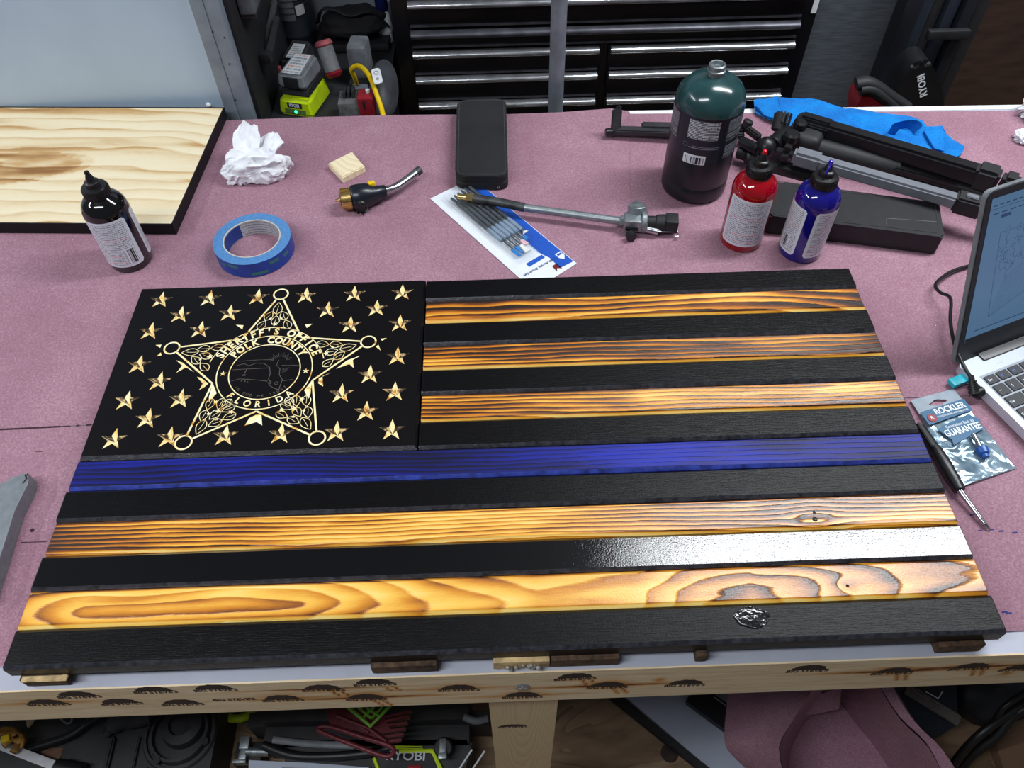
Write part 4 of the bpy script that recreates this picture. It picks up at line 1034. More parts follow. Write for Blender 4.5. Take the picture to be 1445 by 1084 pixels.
# ---- zip case
zc = [(0.4116, 0.9411), (0.4941, 0.9412), (0.4914, 0.7288), (0.4105, 0.7326)]
case = thing('zip_case', 'soft black zip case standing near the bench back, above the brush pack', 'case', (0.452, 0.84, 0.0012))
b = NB(); prism(b, round_poly(ccw(zc), 0.018, 7), 0.0012, 0.0115, bev=0.0012); prism(b, round_poly(ccw(zc), 0.018, 7), 0.0150, 0.0275, bev=0.0014, seg=3); put('shell', b, MT['fabric'], case)
b = NB(); zi = [((x-0.452)*0.97+0.452, (y-0.836)*0.985+0.836) for x, y in zc]; prism(b, round_poly(ccw(zi), 0.012), 0.011, 0.0155); put('zip_tape', b, MT['fabedge'], case)
b = NB(); rp = round_poly(ccw([((x-0.452)*0.90+0.452, (y-0.836)*0.955+0.836) for x, y in zc]), 0.010); tube(b, [(x, y, 0.0274) for x, y in rp+[rp[0]]], 0.0011, 6); put('binding', b, MT['fabedge'], case)
b = NB(); zp = (0.4749, 0.7364, 0.01); tube(b, [(zp[0]+0.002, zp[1]+0.010, 0.013), (zp[0]+0.0045, zp[1], 0.012), (zp[0]+0.0015, zp[1]-0.009, 0.006), (zp[0]-0.0015, zp[1]-0.002, 0.009), (zp[0]+0.0015, zp[1]+0.009, 0.013)], 0.0007, 6, smooth=4); put('zip_pull', b, MT['dirtychrome'], case)

# ---- brush pack
C4 = [V(p) for p in [(0.3711, 0.7136, 0.002), (0.437, 0.7617, 0.002), (0.5831, 0.5596, 0.002), (0.5194, 0.5082, 0.002)]]
pk = thing('brush_pack', 'white and blue carded pack of craft brushes behind the flag', 'brush pack', (C4[0].x, C4[0].y, 0.0012))
def bi(u, v, z=0.0):
    """u across the card (0 = white side), v along it (0 = far end)"""
    a_ = C4[0]*(1-u)*(1-v)+C4[1]*u*(1-v)+C4[2]*u*v+C4[3]*(1-u)*v; return V((a_.x, a_.y, a_.z+z))
def card(poly, z, m, name, lab=None):
    b_ = NB(); prism(b_, ccw([tuple(bi(u, v))[:2] for u, v in poly]), z, z+0.0004); return put(name, b_, m, pk, smooth=False, label=lab)
card([(0, 0), (1, 0), (1, 1), (0, 1)], 0.0014, MT['cardwhite'], 'card')
card([(0.66, 0.02), (0.99, 0.02), (0.985, 0.86), (0.985, 0.975), (0.70, 0.965), (0.72, 0.86), (0.66, 0.80)], 0.0018, MT['cardblue'], 'blue_strip')
card([(0.30, 0.815), (0.66, 0.815), (0.66, 0.845), (0.30, 0.845)], 0.0018, MT['cardblue'], 'blue_strip')
card([(0.84, 0.865), (0.965, 0.865), (0.965, 0.905), (0.90, 0.93), (0.84, 0.905)], 0.0022, MT['cardwhite'], 'emblem')
card([(0.86, 0.875), (0.95, 0.875), (0.95, 0.888), (0.86, 0.888)], 0.0026, MT['cardblue'], 'emblem')
card([(0.62, 0.925), (0.72, 0.925), (0.72, 0.975), (0.66, 0.955), (0.60, 0.975)], 0.0018, MT['maroon'], 'hang_hole')
uu = (C4[1]-C4[0]).normalized(); vv = (C4[3]-C4[0]).normalized()
Mt = Matrix((-uu, vv.cross(V((0, 0, 1))).cross(V((0,0,1)))*-1 if False else -(V((0, 0, 1)).cross(uu))*-1, V((0, 0, 1)))).transposed().to_4x4()
pc = bi(0.45, 0.885, 0.0004)
tb_ = NB(); text(tb_, 'Craft Acrylic Brush Set', 0.0062, Matrix.Translation(pc) @ RZ(math.atan2(-uu.y, -uu.x)), 0.0001); put('card_text', tb_, mat('dark blue print', (30, 60, 120), 0.5), pk, smooth=False)
# six brushes under the blister
tips_m = ['bristleblue', 'bristleblue', 'bristle', 'bristlepink', 'bristleblue', 'bristle']
ends_v = [0.76, 0.75, 0.76, 0.71, 0.68, 0.63]
for k in range(6):
    u = 0.27+0.092*k
    v0, v1, v2_, v3 = 0.10-0.006*k, 0.47, 0.60, ends_v[k]
    e0, e1, e2, e3 = bi(u, v0, 0.0052), bi(u+0.01, v1, 0.0052), bi(u+0.02, v2_, 0.0052), bi(u+0.03, v3, 0.0052)
    t = thing('craft_brush', ['first', 'second', 'third', 'fourth', 'fifth', 'sixth'][k]+' grey handled craft brush from the white side of the pack', 'brush', (e0.x, e0.y, 0.003), 0, 'brushes in the carded pack')
    b = NB(); tube(b, [e0, e0.lerp(e1, 0.1), e0.lerp(e1, 0.6), e1], 0.0026, 12, rads=[0.0016, 0.0026, 0.003, 0.0032]); put('handle', b, MT['brushhandle'], t)
    b = NB(); tube(b, [e1, e1.lerp(e2, 0.5), e2], 0.0036, 12, rads=[0.0034, 0.0040, 0.0030]); put('grip', b, MT['brushgrip'], t)
    b = NB(); tube(b, [e2, e2.lerp(e3, 0.6)], 0.0025, 12, rads=[0.0022, 0.0026]); put('ferrule', b, MT['chrome'], t)
    b = NB(); bar(b, e2.lerp(e3, 0.6), e3, 0.005, 0.0028, w1=[0.005, 0.003, 0.009, 0.009, 0.007, 0.010][k], h1=0.0014); put('bristles', b, MT[tips_m[k]], t)
gm_, nt_, gb_ = new_mat('clear blister'); gb_.inputs['Base Color'].default_value = (0.95, 0.98, 1, 1); gb_.inputs['Roughness'].default_value = 0.08
gb_.inputs['Transmission Weight'].default_value = 1.0; gb_.inputs['IOR'].default_value = 1.12
gb_.inputs['Alpha'].default_value = 0.35
b = NB(); bp_ = round_poly([tuple(bi(u, v))[:2] for u, v in ((0.16, 0.05), (0.78, 0.05), (0.84, 0.74), (0.62, 0.83), (0.24, 0.80))], 0.008)
sheet(b, ccw(bp_), 0.005, lambda x, y: 0.0098+0.0006*fbm(x*60, y*60, 3, 2), 0.0003)
bp2 = ccw(bp_)
for i in range(len(bp2)):
    (x0, y0), (x1, y1) = bp2[i], bp2[(i+1) % len(bp2)]
    b.faces.new([b.verts.new(q) for q in ((x0, y0, 0.0022), (x1, y1, 0.0022), (x1, y1, 0.0100), (x0, y0, 0.0100))])
put('blister', b, gm_, pk, label='clear plastic blister')

# ---- long torch resting on the brush pack
A0 = V((0.4146, 0.6957, 0.0185)); A1 = V((0.438, 0.6896, 0.0185)); A2 = V((0.5135, 0.6659, 0.0175)); A3 = V((0.6525, 0.6308, 0.016)); A4 = V((0.7021, 0.6242, 0.017)); A5 = V((0.7402, 0.6177, 0.017))
lt = thing('long_torch', 'long steel torch with brass tip lying across the brush pack', 'torch', (A3.x, A3.y, 0.0012))
d_ = (A1-A0).normalized()
b = NB(); cyl(b, A0, A0+d_*0.009, 0.0042, seg=18, bev=0.0004); cyl(b, A0+d_*0.009, A0+d_*0.013, 0.0048, seg=18); cyl(b, A0+d_*0.013, A1+d_*0.002, 0.0065, 0.0068, seg=6); put('brass_tip', b, MT['brass'], lt)
b = NB(); tube(b, [A1, A1.lerp(A2, 0.5)+V((0, 0, 0.0015)), A2], 0.0066, 16, smooth=4); put('burner_tube', b, MT['sooty'], lt)
b = NB(); tube(b, [A2, A2.lerp(A3, 0.5), A3], 0.0058, 16, smooth=4); put('steel_tube', b, MT['cast'], lt)
e_ = (A4-A3).normalized()
b = NB(); cyl(b, A3-e_*0.001, A3+e_*0.006, 0.0085, seg=6); vt = (0.6773, 0.6454, 0.024)
cyl(b, (vt[0], vt[1]-0.009, 0.006), (vt[0], vt[1]+0.002, 0.030), 0.0135, 0.0140, 28, bev=0.001)
box(b, A3+e_*0.020+V((0, 0, -0.001)), (0.032, 0.024, 0.020), RZ(math.atan2(e_.y, e_.x)), bev=0.004)
cyl(b, A3+e_*0.030, A3+e_*0.038, 0.0155, seg=30, bev=0.001); put('valve_body', b, MT['cast'], lt)
b = NB(); lathe(b, [(0.0, 0), (0.009, 0), (0.0108, -0.001), (0.0108, -0.003)], Matrix.Translation((vt[0], vt[1]+0.002, 0.0307)), 28); put('igniter_cap', b, MT['cast'], lt)
b = NB(); cyl(b, A3+e_*0.038, A3+e_*0.052, 0.0095, seg=24); cyl(b, A3+e_*0.050, A3+e_*0.064, 0.0115, 0.0125, seg=24, bev=0.001)
box(b, A3+e_*0.073, (0.018, 0.022, 0.020), RZ(math.atan2(e_.y, e_.x)), bev=0.001); put('valve_knob', b, MT['blackmatte'], lt)
tg = (0.6638, 0.607, 0.008); b = NB(); cyl(b, (tg[0], tg[1]+0.004, 0.009), (tg[0]+0.002, tg[1]-0.006, 0.0085), 0.0075, seg=20, bev=0.001); bar(b, (tg[0]-0.006, tg[1]+0.012, 0.014), (tg[0]+0.013, tg[1]+0.012, 0.012), 0.010, 0.006, bev=0.001); put('trigger', b, MT['blackp'], lt)
b = NB(); s0 = V((0.6834, 0.6185, 0.012)); s1 = V((0.7051, 0.6109, 0.011)); s2 = V((0.733, 0.6108, 0.01)); s3 = V((0.7333, 0.6034, 0.007)); cyl(b, s0, s1, 0.0052, seg=16); put('spring_barrel', b, MT['chrome'], lt)
b = NB(); tube(b, [s1, s2, s2.lerp(s3, 0.6), s3, s3+V((-0.005, 0, 0))], 0.0012, 8); put('wire_hook', b, MT['chrome'], lt)

# ---- blue microfibre towel
tw = [(0.9161, 0.9364), (0.9433, 0.948), (0.9653, 0.9579), (0.9758, 0.9508), (1.0146, 0.9488), (1.0406, 0.9323), (1.0687, 0.9158), (1.0812, 0.9173), (1.1225, 0.9025), (1.1695, 0.8856), (1.1807, 0.8767), (1.18, 0.8483), (1.1938, 0.8476), (1.2092, 0.8509), (1.2094, 0.833), (1.2161, 0.8169), (1.2287, 0.799), (1.2158, 0.7806), (1.2011, 0.772), (1.1876, 0.7783), (1.1548, 0.7911), (1.1369, 0.8054), (1.1036, 0.8089), (1.0497, 0.8212), (0.998, 0.8434), (0.9578, 0.8694), (0.9325, 0.8871), (0.9148, 0.9088)]
def tz(x, y):
    return 0.0018+0.010*abs(fbm(x*16+y*10, y*22, 5, 2))+0.0012*abs(fbm(x*90, y*90, 3, 2))+0.010*max(0, 1-abs(y-(0.935-0.33*(x-0.95)))/0.03)*(0.6+0.4*fbm(x*14, 1, 2, 2))
b = NB(); sheet(b, ccw(round_poly(tw, 0.004, 2)), 0.0042, tz, 0.0016)
def towel_mat():
    m, nt, bb_ = new_mat('blue microfibre'); v = coords(nt); n_ = noise_tex(nt, 600, v, 3, 0.7); n2 = noise_tex(nt, 25, v, 3)
    f = math_n(nt, 'ADD', math_n(nt, 'MULTIPLY', n_, 0.6), math_n(nt, 'MULTIPLY', n2, 0.4))
    r_ = ramp(nt, [(0.35, rgb(0, 92, 186)), (0.65, rgb(8, 150, 234))], f); L(nt, r_.outputs[0], bb_.inputs['Base Color']); bb_.inputs['Roughness'].default_value = 0.95
    bb_.inputs['Sheen Weight'].default_value = 0.0
    bump(nt, bb_, n_, 0.8, 0.002); return m
MT['towel'] = towel_mat()
tow = thing('blue_towel', 'bright blue microfibre towel crumpled behind the tripod', 'towel', (1.08, 0.9, 0.0012))
put('cloth', b, MT['towel'], tow)
lp0 = V((1.1374, 0.8405, 0.006)); b = NB()
n_ = 24
for i in range(n_+1):
    a_ = R(-30)+R(260)*i/n_
    for j in range(3): b.verts.new((lp0.x+0.020*math.cos(a_)*(1+0.1*j)+0.002*j, lp0.y+0.012*math.sin(a_)-0.002*j, 0.006+0.009*j+0.002*math.sin(a_*2)))
b.verts.ensure_lookup_table()
for i in range(n_):
    for j in range(2): b.faces.new([b.verts[q] for q in (i*3+j, (i+1)*3+j, (i+1)*3+j+1, i*3+j+1)])
bmesh.ops.solidify(b, geom=b.faces[:], thickness=0.0014)
put('folded_lip', b, MT['towel'], tow)
b = NB(); fpts = [(0.9172, 0.9235), (0.9597, 0.9495), (0.955, 0.9005), (0.9443, 0.8762), (0.9247, 0.8937)]; sheet(b, ccw(fpts), 0.004, lambda x, y: 0.011+0.004*fbm(x*30, y*30, 7, 2), 0.0014); put('folded_corner', b, MT['towel'], tow)
b = NB(); fpts = [(1.1749, 0.8396), (1.2072, 0.848), (1.206, 0.8262), (1.1881, 0.7848), (1.1738, 0.7893)]; sheet(b, ccw(fpts), 0.004, lambda x, y: 0.0095+0.005*fbm(x*30, y*30, 7, 2), 0.0014); put('folded_corner', b, MT['towel'], tow)

# ---- long black box
bx = [(0.8609, 0.6132), (0.8959, 0.6895), (1.1119, 0.63), (1.0921, 0.5556)]
lbx = thing('long_black_box', 'long flat black plastic box lying behind the red and blue bottles', 'box', (0.985, 0.62, 0.0012))
b = NB(); prism(b, round_poly(ccw(bx), 0.006), 0.0012, 0.033, bev=0.0025); put('body', b, MT['blackmatte'], lbx)
cxx = sum(p[0] for p in bx)/4; cyy = sum(p[1] for p in bx)/4
b = NB(); rp = round_poly(ccw([((x-cxx)*0.95+cxx, (y-cyy)*0.86+cyy) for x, y in bx]), 0.005); tube(b, [(x, y, 0.0331) for x, y in rp+[rp[0]]], 0.0006, 6); put('lid_groove', b, MT['fabedge'], lbx)
b = NB(); g = [(1.0203, 0.5841, 0.0332), (1.0253, 0.5992, 0.0332), (1.0932, 0.5883, 0.0332)]; tube(b, g, 0.0004, 6); put('sticker_edge', b, MT['greyplastic'], lbx)

# ---- tripod
tri = thing('tripod', 'folded black camera tripod with ball head and phone clamp lying at the back right', 'tripod', (1.0, 0.75, 0.0012))
u1 = V((0.9526, 0.8146, 0.05)); u2 = V((1.1752, 0.6704, 0.05))
b = NB(); bar(b, u1, u2, 0.024, 0.026, bev=0.004); put('leg', b, MT['blackp'], tri)
dd = (u2-u1).normalized()
b = NB(); bar(b, u1-dd*0.006, u1+dd*0.055, 0.030, 0.032, bev=0.009); put('leg_shoulder', b, MT['blackp'], tri)
b = NB(); bar(b, u2-dd*0.004, u2+dd*0.030, 0.031, 0.034, bev=0.005); bar(b, u2+dd*0.033, u2+dd*0.056, 0.028, 0.030, bev=0.005); bar(b, u2+dd*0.058, u2+dd*0.078, 0.025, 0.026, bev=0.004); put('leg_clamp', b, MT['blackmatte'], tri)
b = NB(); bar(b, u2+dd*0.07, u2+dd*0.16, 0.018, 0.018, bev=0.003); put('lower_leg', b, MT['blackp'], tri)
w1 = V((0.9166, 0.7283, 0.052)); w2 = V((1.1257, 0.6149, 0.047)); d2 = (w2-w1).normalized()
b = NB(); bar(b, w1+d2*0.03, w2, 0.019, 0.018, bev=0.003); put('leg', b, MT['tripodgrey'], tri, label='leg lying with its grey face up')
b = NB(); bar(b, w1+d2*0.004, w1+d2*0.046, 0.024, 0.023, bev=0.004); put('leg_sleeve', b, MT['tripodgrey'], tri)
b = NB(); bar(b, w1-d2*0.022, w1+d2*0.008, 0.030, 0.026, bev=0.010); box(b, w1+d2*0.01+V((0, -0.004, -0.024)), (0.07, 0.022, 0.016), RZ(math.atan2(d2.y, d2.x)), bev=0.006); put('leg_shoulder', b, MT['blackp'], tri)
b = NB(); bar(b, w2-d2*0.003, w2+d2*0.035, 0.026, 0.026, bev=0.003); bar(b, w2+d2*0.036, w2+d2*0.09, 0.020, 0.020, bev=0.003); put('leg_clamp', b, MT['blackmatte'], tri)
b = NB(); bar(b, w2+d2*0.008+V((0, 0, 0.014)), w2+d2*0.024+V((0, 0, 0.014)), 0.010, 0.003, bev=0.001); put('clamp_plate', b, MT['tripodgrey'], tri)
m1 = V((0.9627, 0.7811, 0.03)); m2 = V((1.0867, 0.7209, 0.026)); m3 = V((1.2198, 0.6403, 0.022))
b = NB(); tube(b, [m1, m2], 0.0150, 22); put('centre_column', b, MT['blackmatte'], tri)
b = NB(); tube(b, [m2, m3], 0.0110, 22); bar(b, m1.lerp(m2, 0.9)+V((0, -0.014, 0.006)), m1.lerp(m2, 0.9)+V((0.085, -0.055, 0.003)), 0.009, 0.008, bev=0.002); put('column_brace', b, MT['blackp'], tri)
n1 = V((0.9893, 0.7812, 0.016)); n2 = V((1.2381, 0.6252, 0.014))
b = NB(); bar(b, n1, n2, 0.022, 0.022, bev=0.004); put('leg', b, MT['blackmatte'], tri)
b = NB(); s_ = V((0.9877, 0.7979, 0.037)); e2_ = V((1.0381, 0.7655, 0.037)); bar(b, s_, e2_, 0.0024, 0.002); put('blue_pinstripe', b, mat('blue grey trim', (88, 98, 150), 0.4), tri)
b = NB(); hb = V((0.9643, 0.7997, 0.034)); box(b, hb, (0.055, 0.075, 0.040), RZ(math.atan2(dd.y, dd.x)), bev=0.013, seg=3); put('hub', b, MT['blackmatte'], tri)
for px_ in [(0.9423, 0.7797, 0.062), (0.9259, 0.7562, 0.056), (0.9267, 0.7321, 0.054)]:
    pass
k1 = V((0.9277, 0.7697, 0.058)); b = NB(); cyl(b, k1-V((0, 0, 0.012)), k1+V((0, 0, 0.004)), 0.0125, 0.012, 24, bev=0.003); put('hinge_cap', b, MT['blackp'], tri)
k1 = V((0.9459, 0.7916, 0.064)); b = NB(); cyl(b, k1-V((0, 0, 0.01)), k1+V((0, 0, 0.003)), 0.010, 0.0095, 24, bev=0.003); put('hinge_cap', b, MT['blackp'], tri)
h0 = V((0.9346, 0.8037, 0.04)); h1 = V((0.9017, 0.7697, 0.04)); h2 = V((0.8799, 0.7651, 0.035)); h3 = V((0.86, 0.7955, 0.03))
b = NB(); cyl(b, h0, h1, 0.012, 0.014, 24, bev=0.002); lathe(b, [(0.0, -0.017), (0.008, -0.015), (0.0145, -0.008), (0.017, 0), (0.0145, 0.008), (0.008, 0.015), (0, 0.017)], frame(h1.lerp(h2, 0.5), (0, 0, 1)), 28); cyl(b, h2, h3, 0.010, 0.009, 20, bev=0.002)
put('ball_head', b, MT['blackp'], tri)
kk = V((0.9243, 0.8238, 0.06)); b = NB(); cyl(b, V((0.9173, 0.8065, 0.04)), kk, 0.0095, 0.0110, 20, bev=0.002)
for k in range(12):
    a_ = 2*math.pi*k/12; M = frame(kk-(kk-h0).normalized()*0.008, kk-V((0.9173, 0.8065, 0.04))); box(b, (0.0112*math.cos(a_), 0.0112*math.sin(a_), 0), (0.002, 0.003, 0.016), RZ(a_), M=M)
put('lock_knob', b, MT['blackmatte'], tri)
b = NB(); g0 = V((0.876, 0.8332, 0.03)); g1 = V((0.8921, 0.8034, 0.03)); g2 = V((0.873, 0.7683, 0.02)); g3 = V((0.8894, 0.7413, 0.018))
bar(b, g0, g1, 0.010, 0.012, bev=0.002); cyl(b, g0, g0+V((0.004, 0.002, 0.012)), 0.008, seg=18, bev=0.002); cyl(b, g2-V((0.01, 0, 0)), g2+V((0.012, -0.004, 0)), 0.009, seg=18, bev=0.002); bar(b, h2, g3, 0.013, 0.012, bev=0.003); cyl(b, g3, g3+V((0.004, -0.012, 0.004)), 0.007, seg=16, bev=0.002)
cyl(b, V((0.8547, 0.7849, 0.018)), V((0.8705, 0.7749, 0.018)), 0.009, seg=18, bev=0.002)
put('clamp_joint', b, MT['blackmatte'], tri)
# phone clamp bar reaching left behind the gas cylinder
q0 = V((0.6566, 0.8573, 0.012)); q1 = V((0.6707, 0.8595, 0.014)); q2 = V((0.875, 0.8287, 0.02))
b = NB(); bar(b, q1, q2, 0.016, 0.010, bev=0.002); bar(b, V((0.7138, 0.8634, 0.018)), q2+V((0, 0.006, 0.008)), 0.017, 0.008, bev=0.002); put('phone_clamp_bar', b, MT['dark'], tri)
b = NB(); cyl(b, q0-V((0.002, 0, 0)), q0+V((0.010, 0.001, 0)), 0.0065, seg=18, bev=0.001); put('clamp_foot', b, MT['blackp'], tri)
b = NB(); jw = V((0.6709, 0.8565, 0.008)); bar(b, jw, jw+V((0.001, 0.010, 0.040)), 0.016, 0.007, up=(0, 1, 0), bev=0.002)
for k in range(5): bar(b, jw+V((-0.006+0.003*k, 0.010, 0.034)), jw+V((-0.006+0.003*k+0.001, 0.013, 0.046-0.003*abs(k-3))), 0.002, 0.004, up=(0, 1, 0))
put('phone_jaw', b, MT['dark'], tri)

# ---- laptop
th = R(21); hp = V((1.0305, 0.341, 0.016)); u_ = V((math.cos(th), math.sin(th), 0)); f_ = V((-math.sin(th), math.cos(th), 0))
lap = thing('laptop', 'open silver laptop at the right end of the bench', 'laptop', (hp.x, hp.y, 0.0012), th)
LW, LD = 0.318, 0.215
b = NB(); prism(b, round_poly([(0.004, -LD), (LW, -LD), (LW, 0.0), (0.004, 0.0)], 0.008), 0.004, 0.0165, bev=0.0018); put('base', b, MT['laptop'], lap, world=False)
b = NB(); prism(b, round_poly([(0.008, -LD+0.004), (LW-0.004, -LD+0.004), (LW-0.004, -0.004), (0.008, -0.004)], 0.008), 0.0, 0.0055); put('underside', b, MT['lapdark'], lap, world=False)
lb_box('hinge_cover', 0.036, LW-0.03, -0.010, 0.006, 0.012, 0.0190, MT['lapdark'], lap, 0.002)
kb = NB()
x = 0.016
KY0 = -0.036; KP = 0.0187
ROWS = [[('Esc', 0.0)]+[('F%d' % k, 1) for k in range(1, 13)]+[('Del', 1), ('Pg', 1)],
        [(c, 0) for c in '~1234567890-=']+[('Bksp', 0.9)],
        [('Tab', 0.5)]+[(c, 0) for c in 'QWERTYUIOP[]']+[('|', 0.4)],
        [('Caps', 0.75)]+[(c, 0) for c in "ASDFGHJKL;'"]+[('Enter', 1.15)],
        [('Shift', 1.25)]+[(c, 0) for c in 'ZXCVBNM,./']+[('Shift', 1.65)],
        [('Ctrl', 0.25), ('Fn', 0), ('Alt', 0.25), ('', 5.2), ('Alt', 0.25), ('Ctrl', 0.25), ('<', 0), ('v', 0), ('>', 0)]]
lb_box('key_well', 0.0135, LW-0.014, KY0-0.109, KY0+0.0095, 0.0160, 0.01685, mat('silver key bed', (150, 156, 166), 0.4, 0.3), lap)
lb_box('touchpad', 0.105, 0.210, -0.208, -0.150, 0.0163, 0.0169, mat('touchpad', (180, 187, 197), 0.3, 0.3), lap, 0.0002)
yk = KY0
for r_, row in enumerate(ROWS):
    hh = 0.0125 if r_ == 0 else 0.0162
    xk = 0.0150
    for s_, e_w in row:
        w_ = 0.0162+(e_w*KP if r_ else 0)
        b = NB(); prism(b, round_poly([(xk, yk-hh/2), (xk+w_, yk-hh/2), (xk+w_, yk+hh/2), (xk, yk+hh/2)], 0.0015, 3), 0.0168, 0.0184, bev=0.0006, seg=1)
        kk_ = put('key', b, MT['keys'], lap, world=False)
        if not s_: xk += w_+0.0025; continue
        b = NB(); text(b, s_, 0.0042 if len(s_) > 1 else 0.0058, Matrix.Translation((xk+(0.005 if len(s_) > 1 else 0.0045), yk-0.0005, 0.01845)), 0.0001, bold=0.0001)
        put('key_print', b, MT['legendblue'] if (r_ == 0 and s_ != 'Esc') else MT['legend'], kk_, world=False, smooth=False)
        xk += w_+0.0025
    yk -= (0.0125+0.0162)/2+0.0025 if r_ == 0 else KP
# lid
la = R(110-90); LL = 0.222
ML = Matrix.Translation((0, 0.000, 0.015)) @ Matrix.Rotation(R(90)-la*1.0, 4, 'X')
# lid frame: x along hinge, y up the lid, z towards the viewer
ML = Matrix.Translation((0, 0.0, 0.015)) @ Matrix(((1, 0, 0), (0, math.sin(la), -math.cos(la)), (0, math.cos(la), math.sin(la)))).to_4x4()
b = NB(); prism(b, round_poly([(0, 0), (LW, 0), (LW, LL), (0, LL)], 0.010), -0.0068, -0.0010, bev=0.001, M=ML); put('lid', b, MT['greyplastic'], lap, world=False, label='thin silver grey lid')
b = NB(); prism(b, round_poly([(0.0015, 0.0015), (LW-0.0015, 0.0015), (LW-0.0015, LL-0.0015), (0.0015, LL-0.0015)], 0.009), -0.0012, 0.0, M=ML); bz = put('bezel', b, MT['lapdark'], lap, world=False)
def screen_mat():
    m, nt, bb_ = new_mat('lit screen'); bb_.inputs['Base Color'].default_value = (0.01, 0.012, 0.015, 1); bb_.inputs['Roughness'].default_value = 0.25
    bb_.inputs['Emission Color'].default_value = rgb(92, 132, 172); bb_.inputs['Emission Strength'].default_value = 0.36; return m
SX0, SX1, SY0, SY1 = 0.009, LW-0.009, 0.026, LL-0.010
b = NB(); prism(b, [(SX0, SY0), (SX1, SY0), (SX1, SY1), (SX0, SY1)], 0.0001, 0.0004, M=ML); scr = put('screen', b, screen_mat(), lap, world=False, smooth=False)
sl_ = mat('screen ink', (38, 60, 92), 0.4, emit=((30, 52, 82), 0.4))
b = NB(); prism(b, [(SX0, SY1-0.013), (SX0+0.09, SY1-0.013), (SX0+0.09, SY1-0.0135), (SX0, SY1-0.0135)], 0.0004, 0.0006, M=ML)
for k in range(9): prism(b, [(SX0+0.004+k*0.009, SY1-0.010), (SX0+0.0095+k*0.009, SY1-0.010), (SX0+0.0095+k*0.009, SY1-0.0085), (SX0+0.004+k*0.009, SY1-0.0085)], 0.0004, 0.0006, M=ML)
for k in range(6): prism(b, [(SX0+0.006+k*0.012, SY1-0.020), (SX0+0.014+k*0.012, SY1-0.020), (SX0+0.014+k*0.012, SY1-0.0185), (SX0+0.006+k*0.012, SY1-0.0185)], 0.0004, 0.0006, M=ML)
prism(b, [(SX0+0.018, SY1-0.0265), (SX0+0.032, SY1-0.0265), (SX0+0.032, SY1-0.0225), (SX0+0.018, SY1-0.0225)], 0.0004, 0.0006, M=ML)
put('menu_print', b, sl_, scr, world=False, smooth=False)
b = NB()
def sline(pts, w): 
    t_ = bmesh.new(); ribbon(t_, pts, w, z=0.0006); t_.transform(ML); merge(b, t_)
fr_ = [(SX0+0.030, SY0+0.030), (SX0+0.022, SY1-0.045), (SX0+0.10, SY1-0.045), (SX0+0.10, SY0+0.055)]
sline(fr_+[fr_[0]], 0.0006)
rs = random.Random(4)
for k in range(46):
    x_ = SX0+0.024+rs.random()*0.074; y_ = SY0+0.095+rs.random()*0.05; pts_ = [(x_, y_)]
    for q in range(4): x_ += rs.uniform(-0.006, 0.006); y_ += rs.uniform(-0.008, 0.004); pts_.append((x_, y_))
    sline([(min(max(a_, SX0+0.024), SX0+0.099), b__) for a_, b__ in pts_], 0.0004)
for k in range(12): sline([(SX0+0.031+0.001*k, SY0+0.034+0.004*k), (SX0+0.10, SY0+0.058+0.0045*k)], 0.0003)
sline([(SX0+0.012, SY0+0.016), (SX0+0.10, SY0+0.016)], 0.0012)
put('drawing', b, sl_, scr, world=False, smooth=False, label='faint line drawing on the screen')
b = NB(); prism(b, [(SX0, SY0), (SX1, SY0), (SX1, SY0+0.008), (SX0, SY0+0.008)], 0.0005, 0.0007, M=ML); put('task_bar', b, MT['lapdark'], scr, world=False, smooth=False)
b = NB(); text(b, '. . .', 0.006, Matrix.Translation((0.052, -0.018, 0.0167)), 0.0001); put('vent_marks', b, MT['greyplastic'], lap, world=False, smooth=False)
# usb stick and power lead
us = (1.0319, 0.3231, 0.009)
usb = thing('usb_stick', 'cyan memory stick plugged into the left side of laptop', 'memory stick', (us[0], us[1], 0.0048), th)
lb_box('shell', -0.012, 0.010, -0.006, 0.006, 0.0, 0.0065, MT['cyan'], usb, 0.0012); lb_box('plug', 0.008, 0.0115, -0.0045, 0.0045, 0.001, 0.0055, MT['chrome'], usb)
cd = thing('power_lead', 'black power lead plugged into the laptop and looping over the paper', 'cable', (1.0442, 0.3033, 0.0012))
pts = [(1.2171, 0.5429, 0.004), (1.1622, 0.5366, 0.004), (1.1324, 0.5283, 0.005), (1.0992, 0.5152, 0.008), (1.07, 0.4942, 0.012), (1.0584, 0.4794, 0.015), (1.0567, 0.4624, 0.02), (1.0606, 0.4497, 0.026), (1.057, 0.435, 0.028), (1.0432, 0.4037, 0.03), (1.0349, 0.3728, 0.03), (1.0313, 0.3474, 0.03), (1.0327, 0.3265, 0.028), (1.0369, 0.3152, 0.024), (1.0388, 0.3068, 0.018)]
b = NB(); tube(b, pts, 0.0022, 10, smooth=5); put('lead', b, MT['cable'], cd)
b = NB(); p0, p1 = V((1.0382, 0.3185, 0.024)), V((1.0403, 0.2995, 0.012)); tube(b, [p0, p0.lerp(p1, 0.5), p1], 0.005, 14, rads=[0.003, 0.0042, 0.0062])
for k in range(5):
    c_ = p0.lerp(p1, 0.3+0.13*k); cyl(b, c_, c_+(p1-p0).normalized()*0.0016, 0.0052+0.0003*k, seg=14)
cyl(b, p1, p1+V((0.011, 0.004, 0.001)), 0.0062, seg=16, bev=0.001); put('angled_plug', b, MT['cable'], cd)

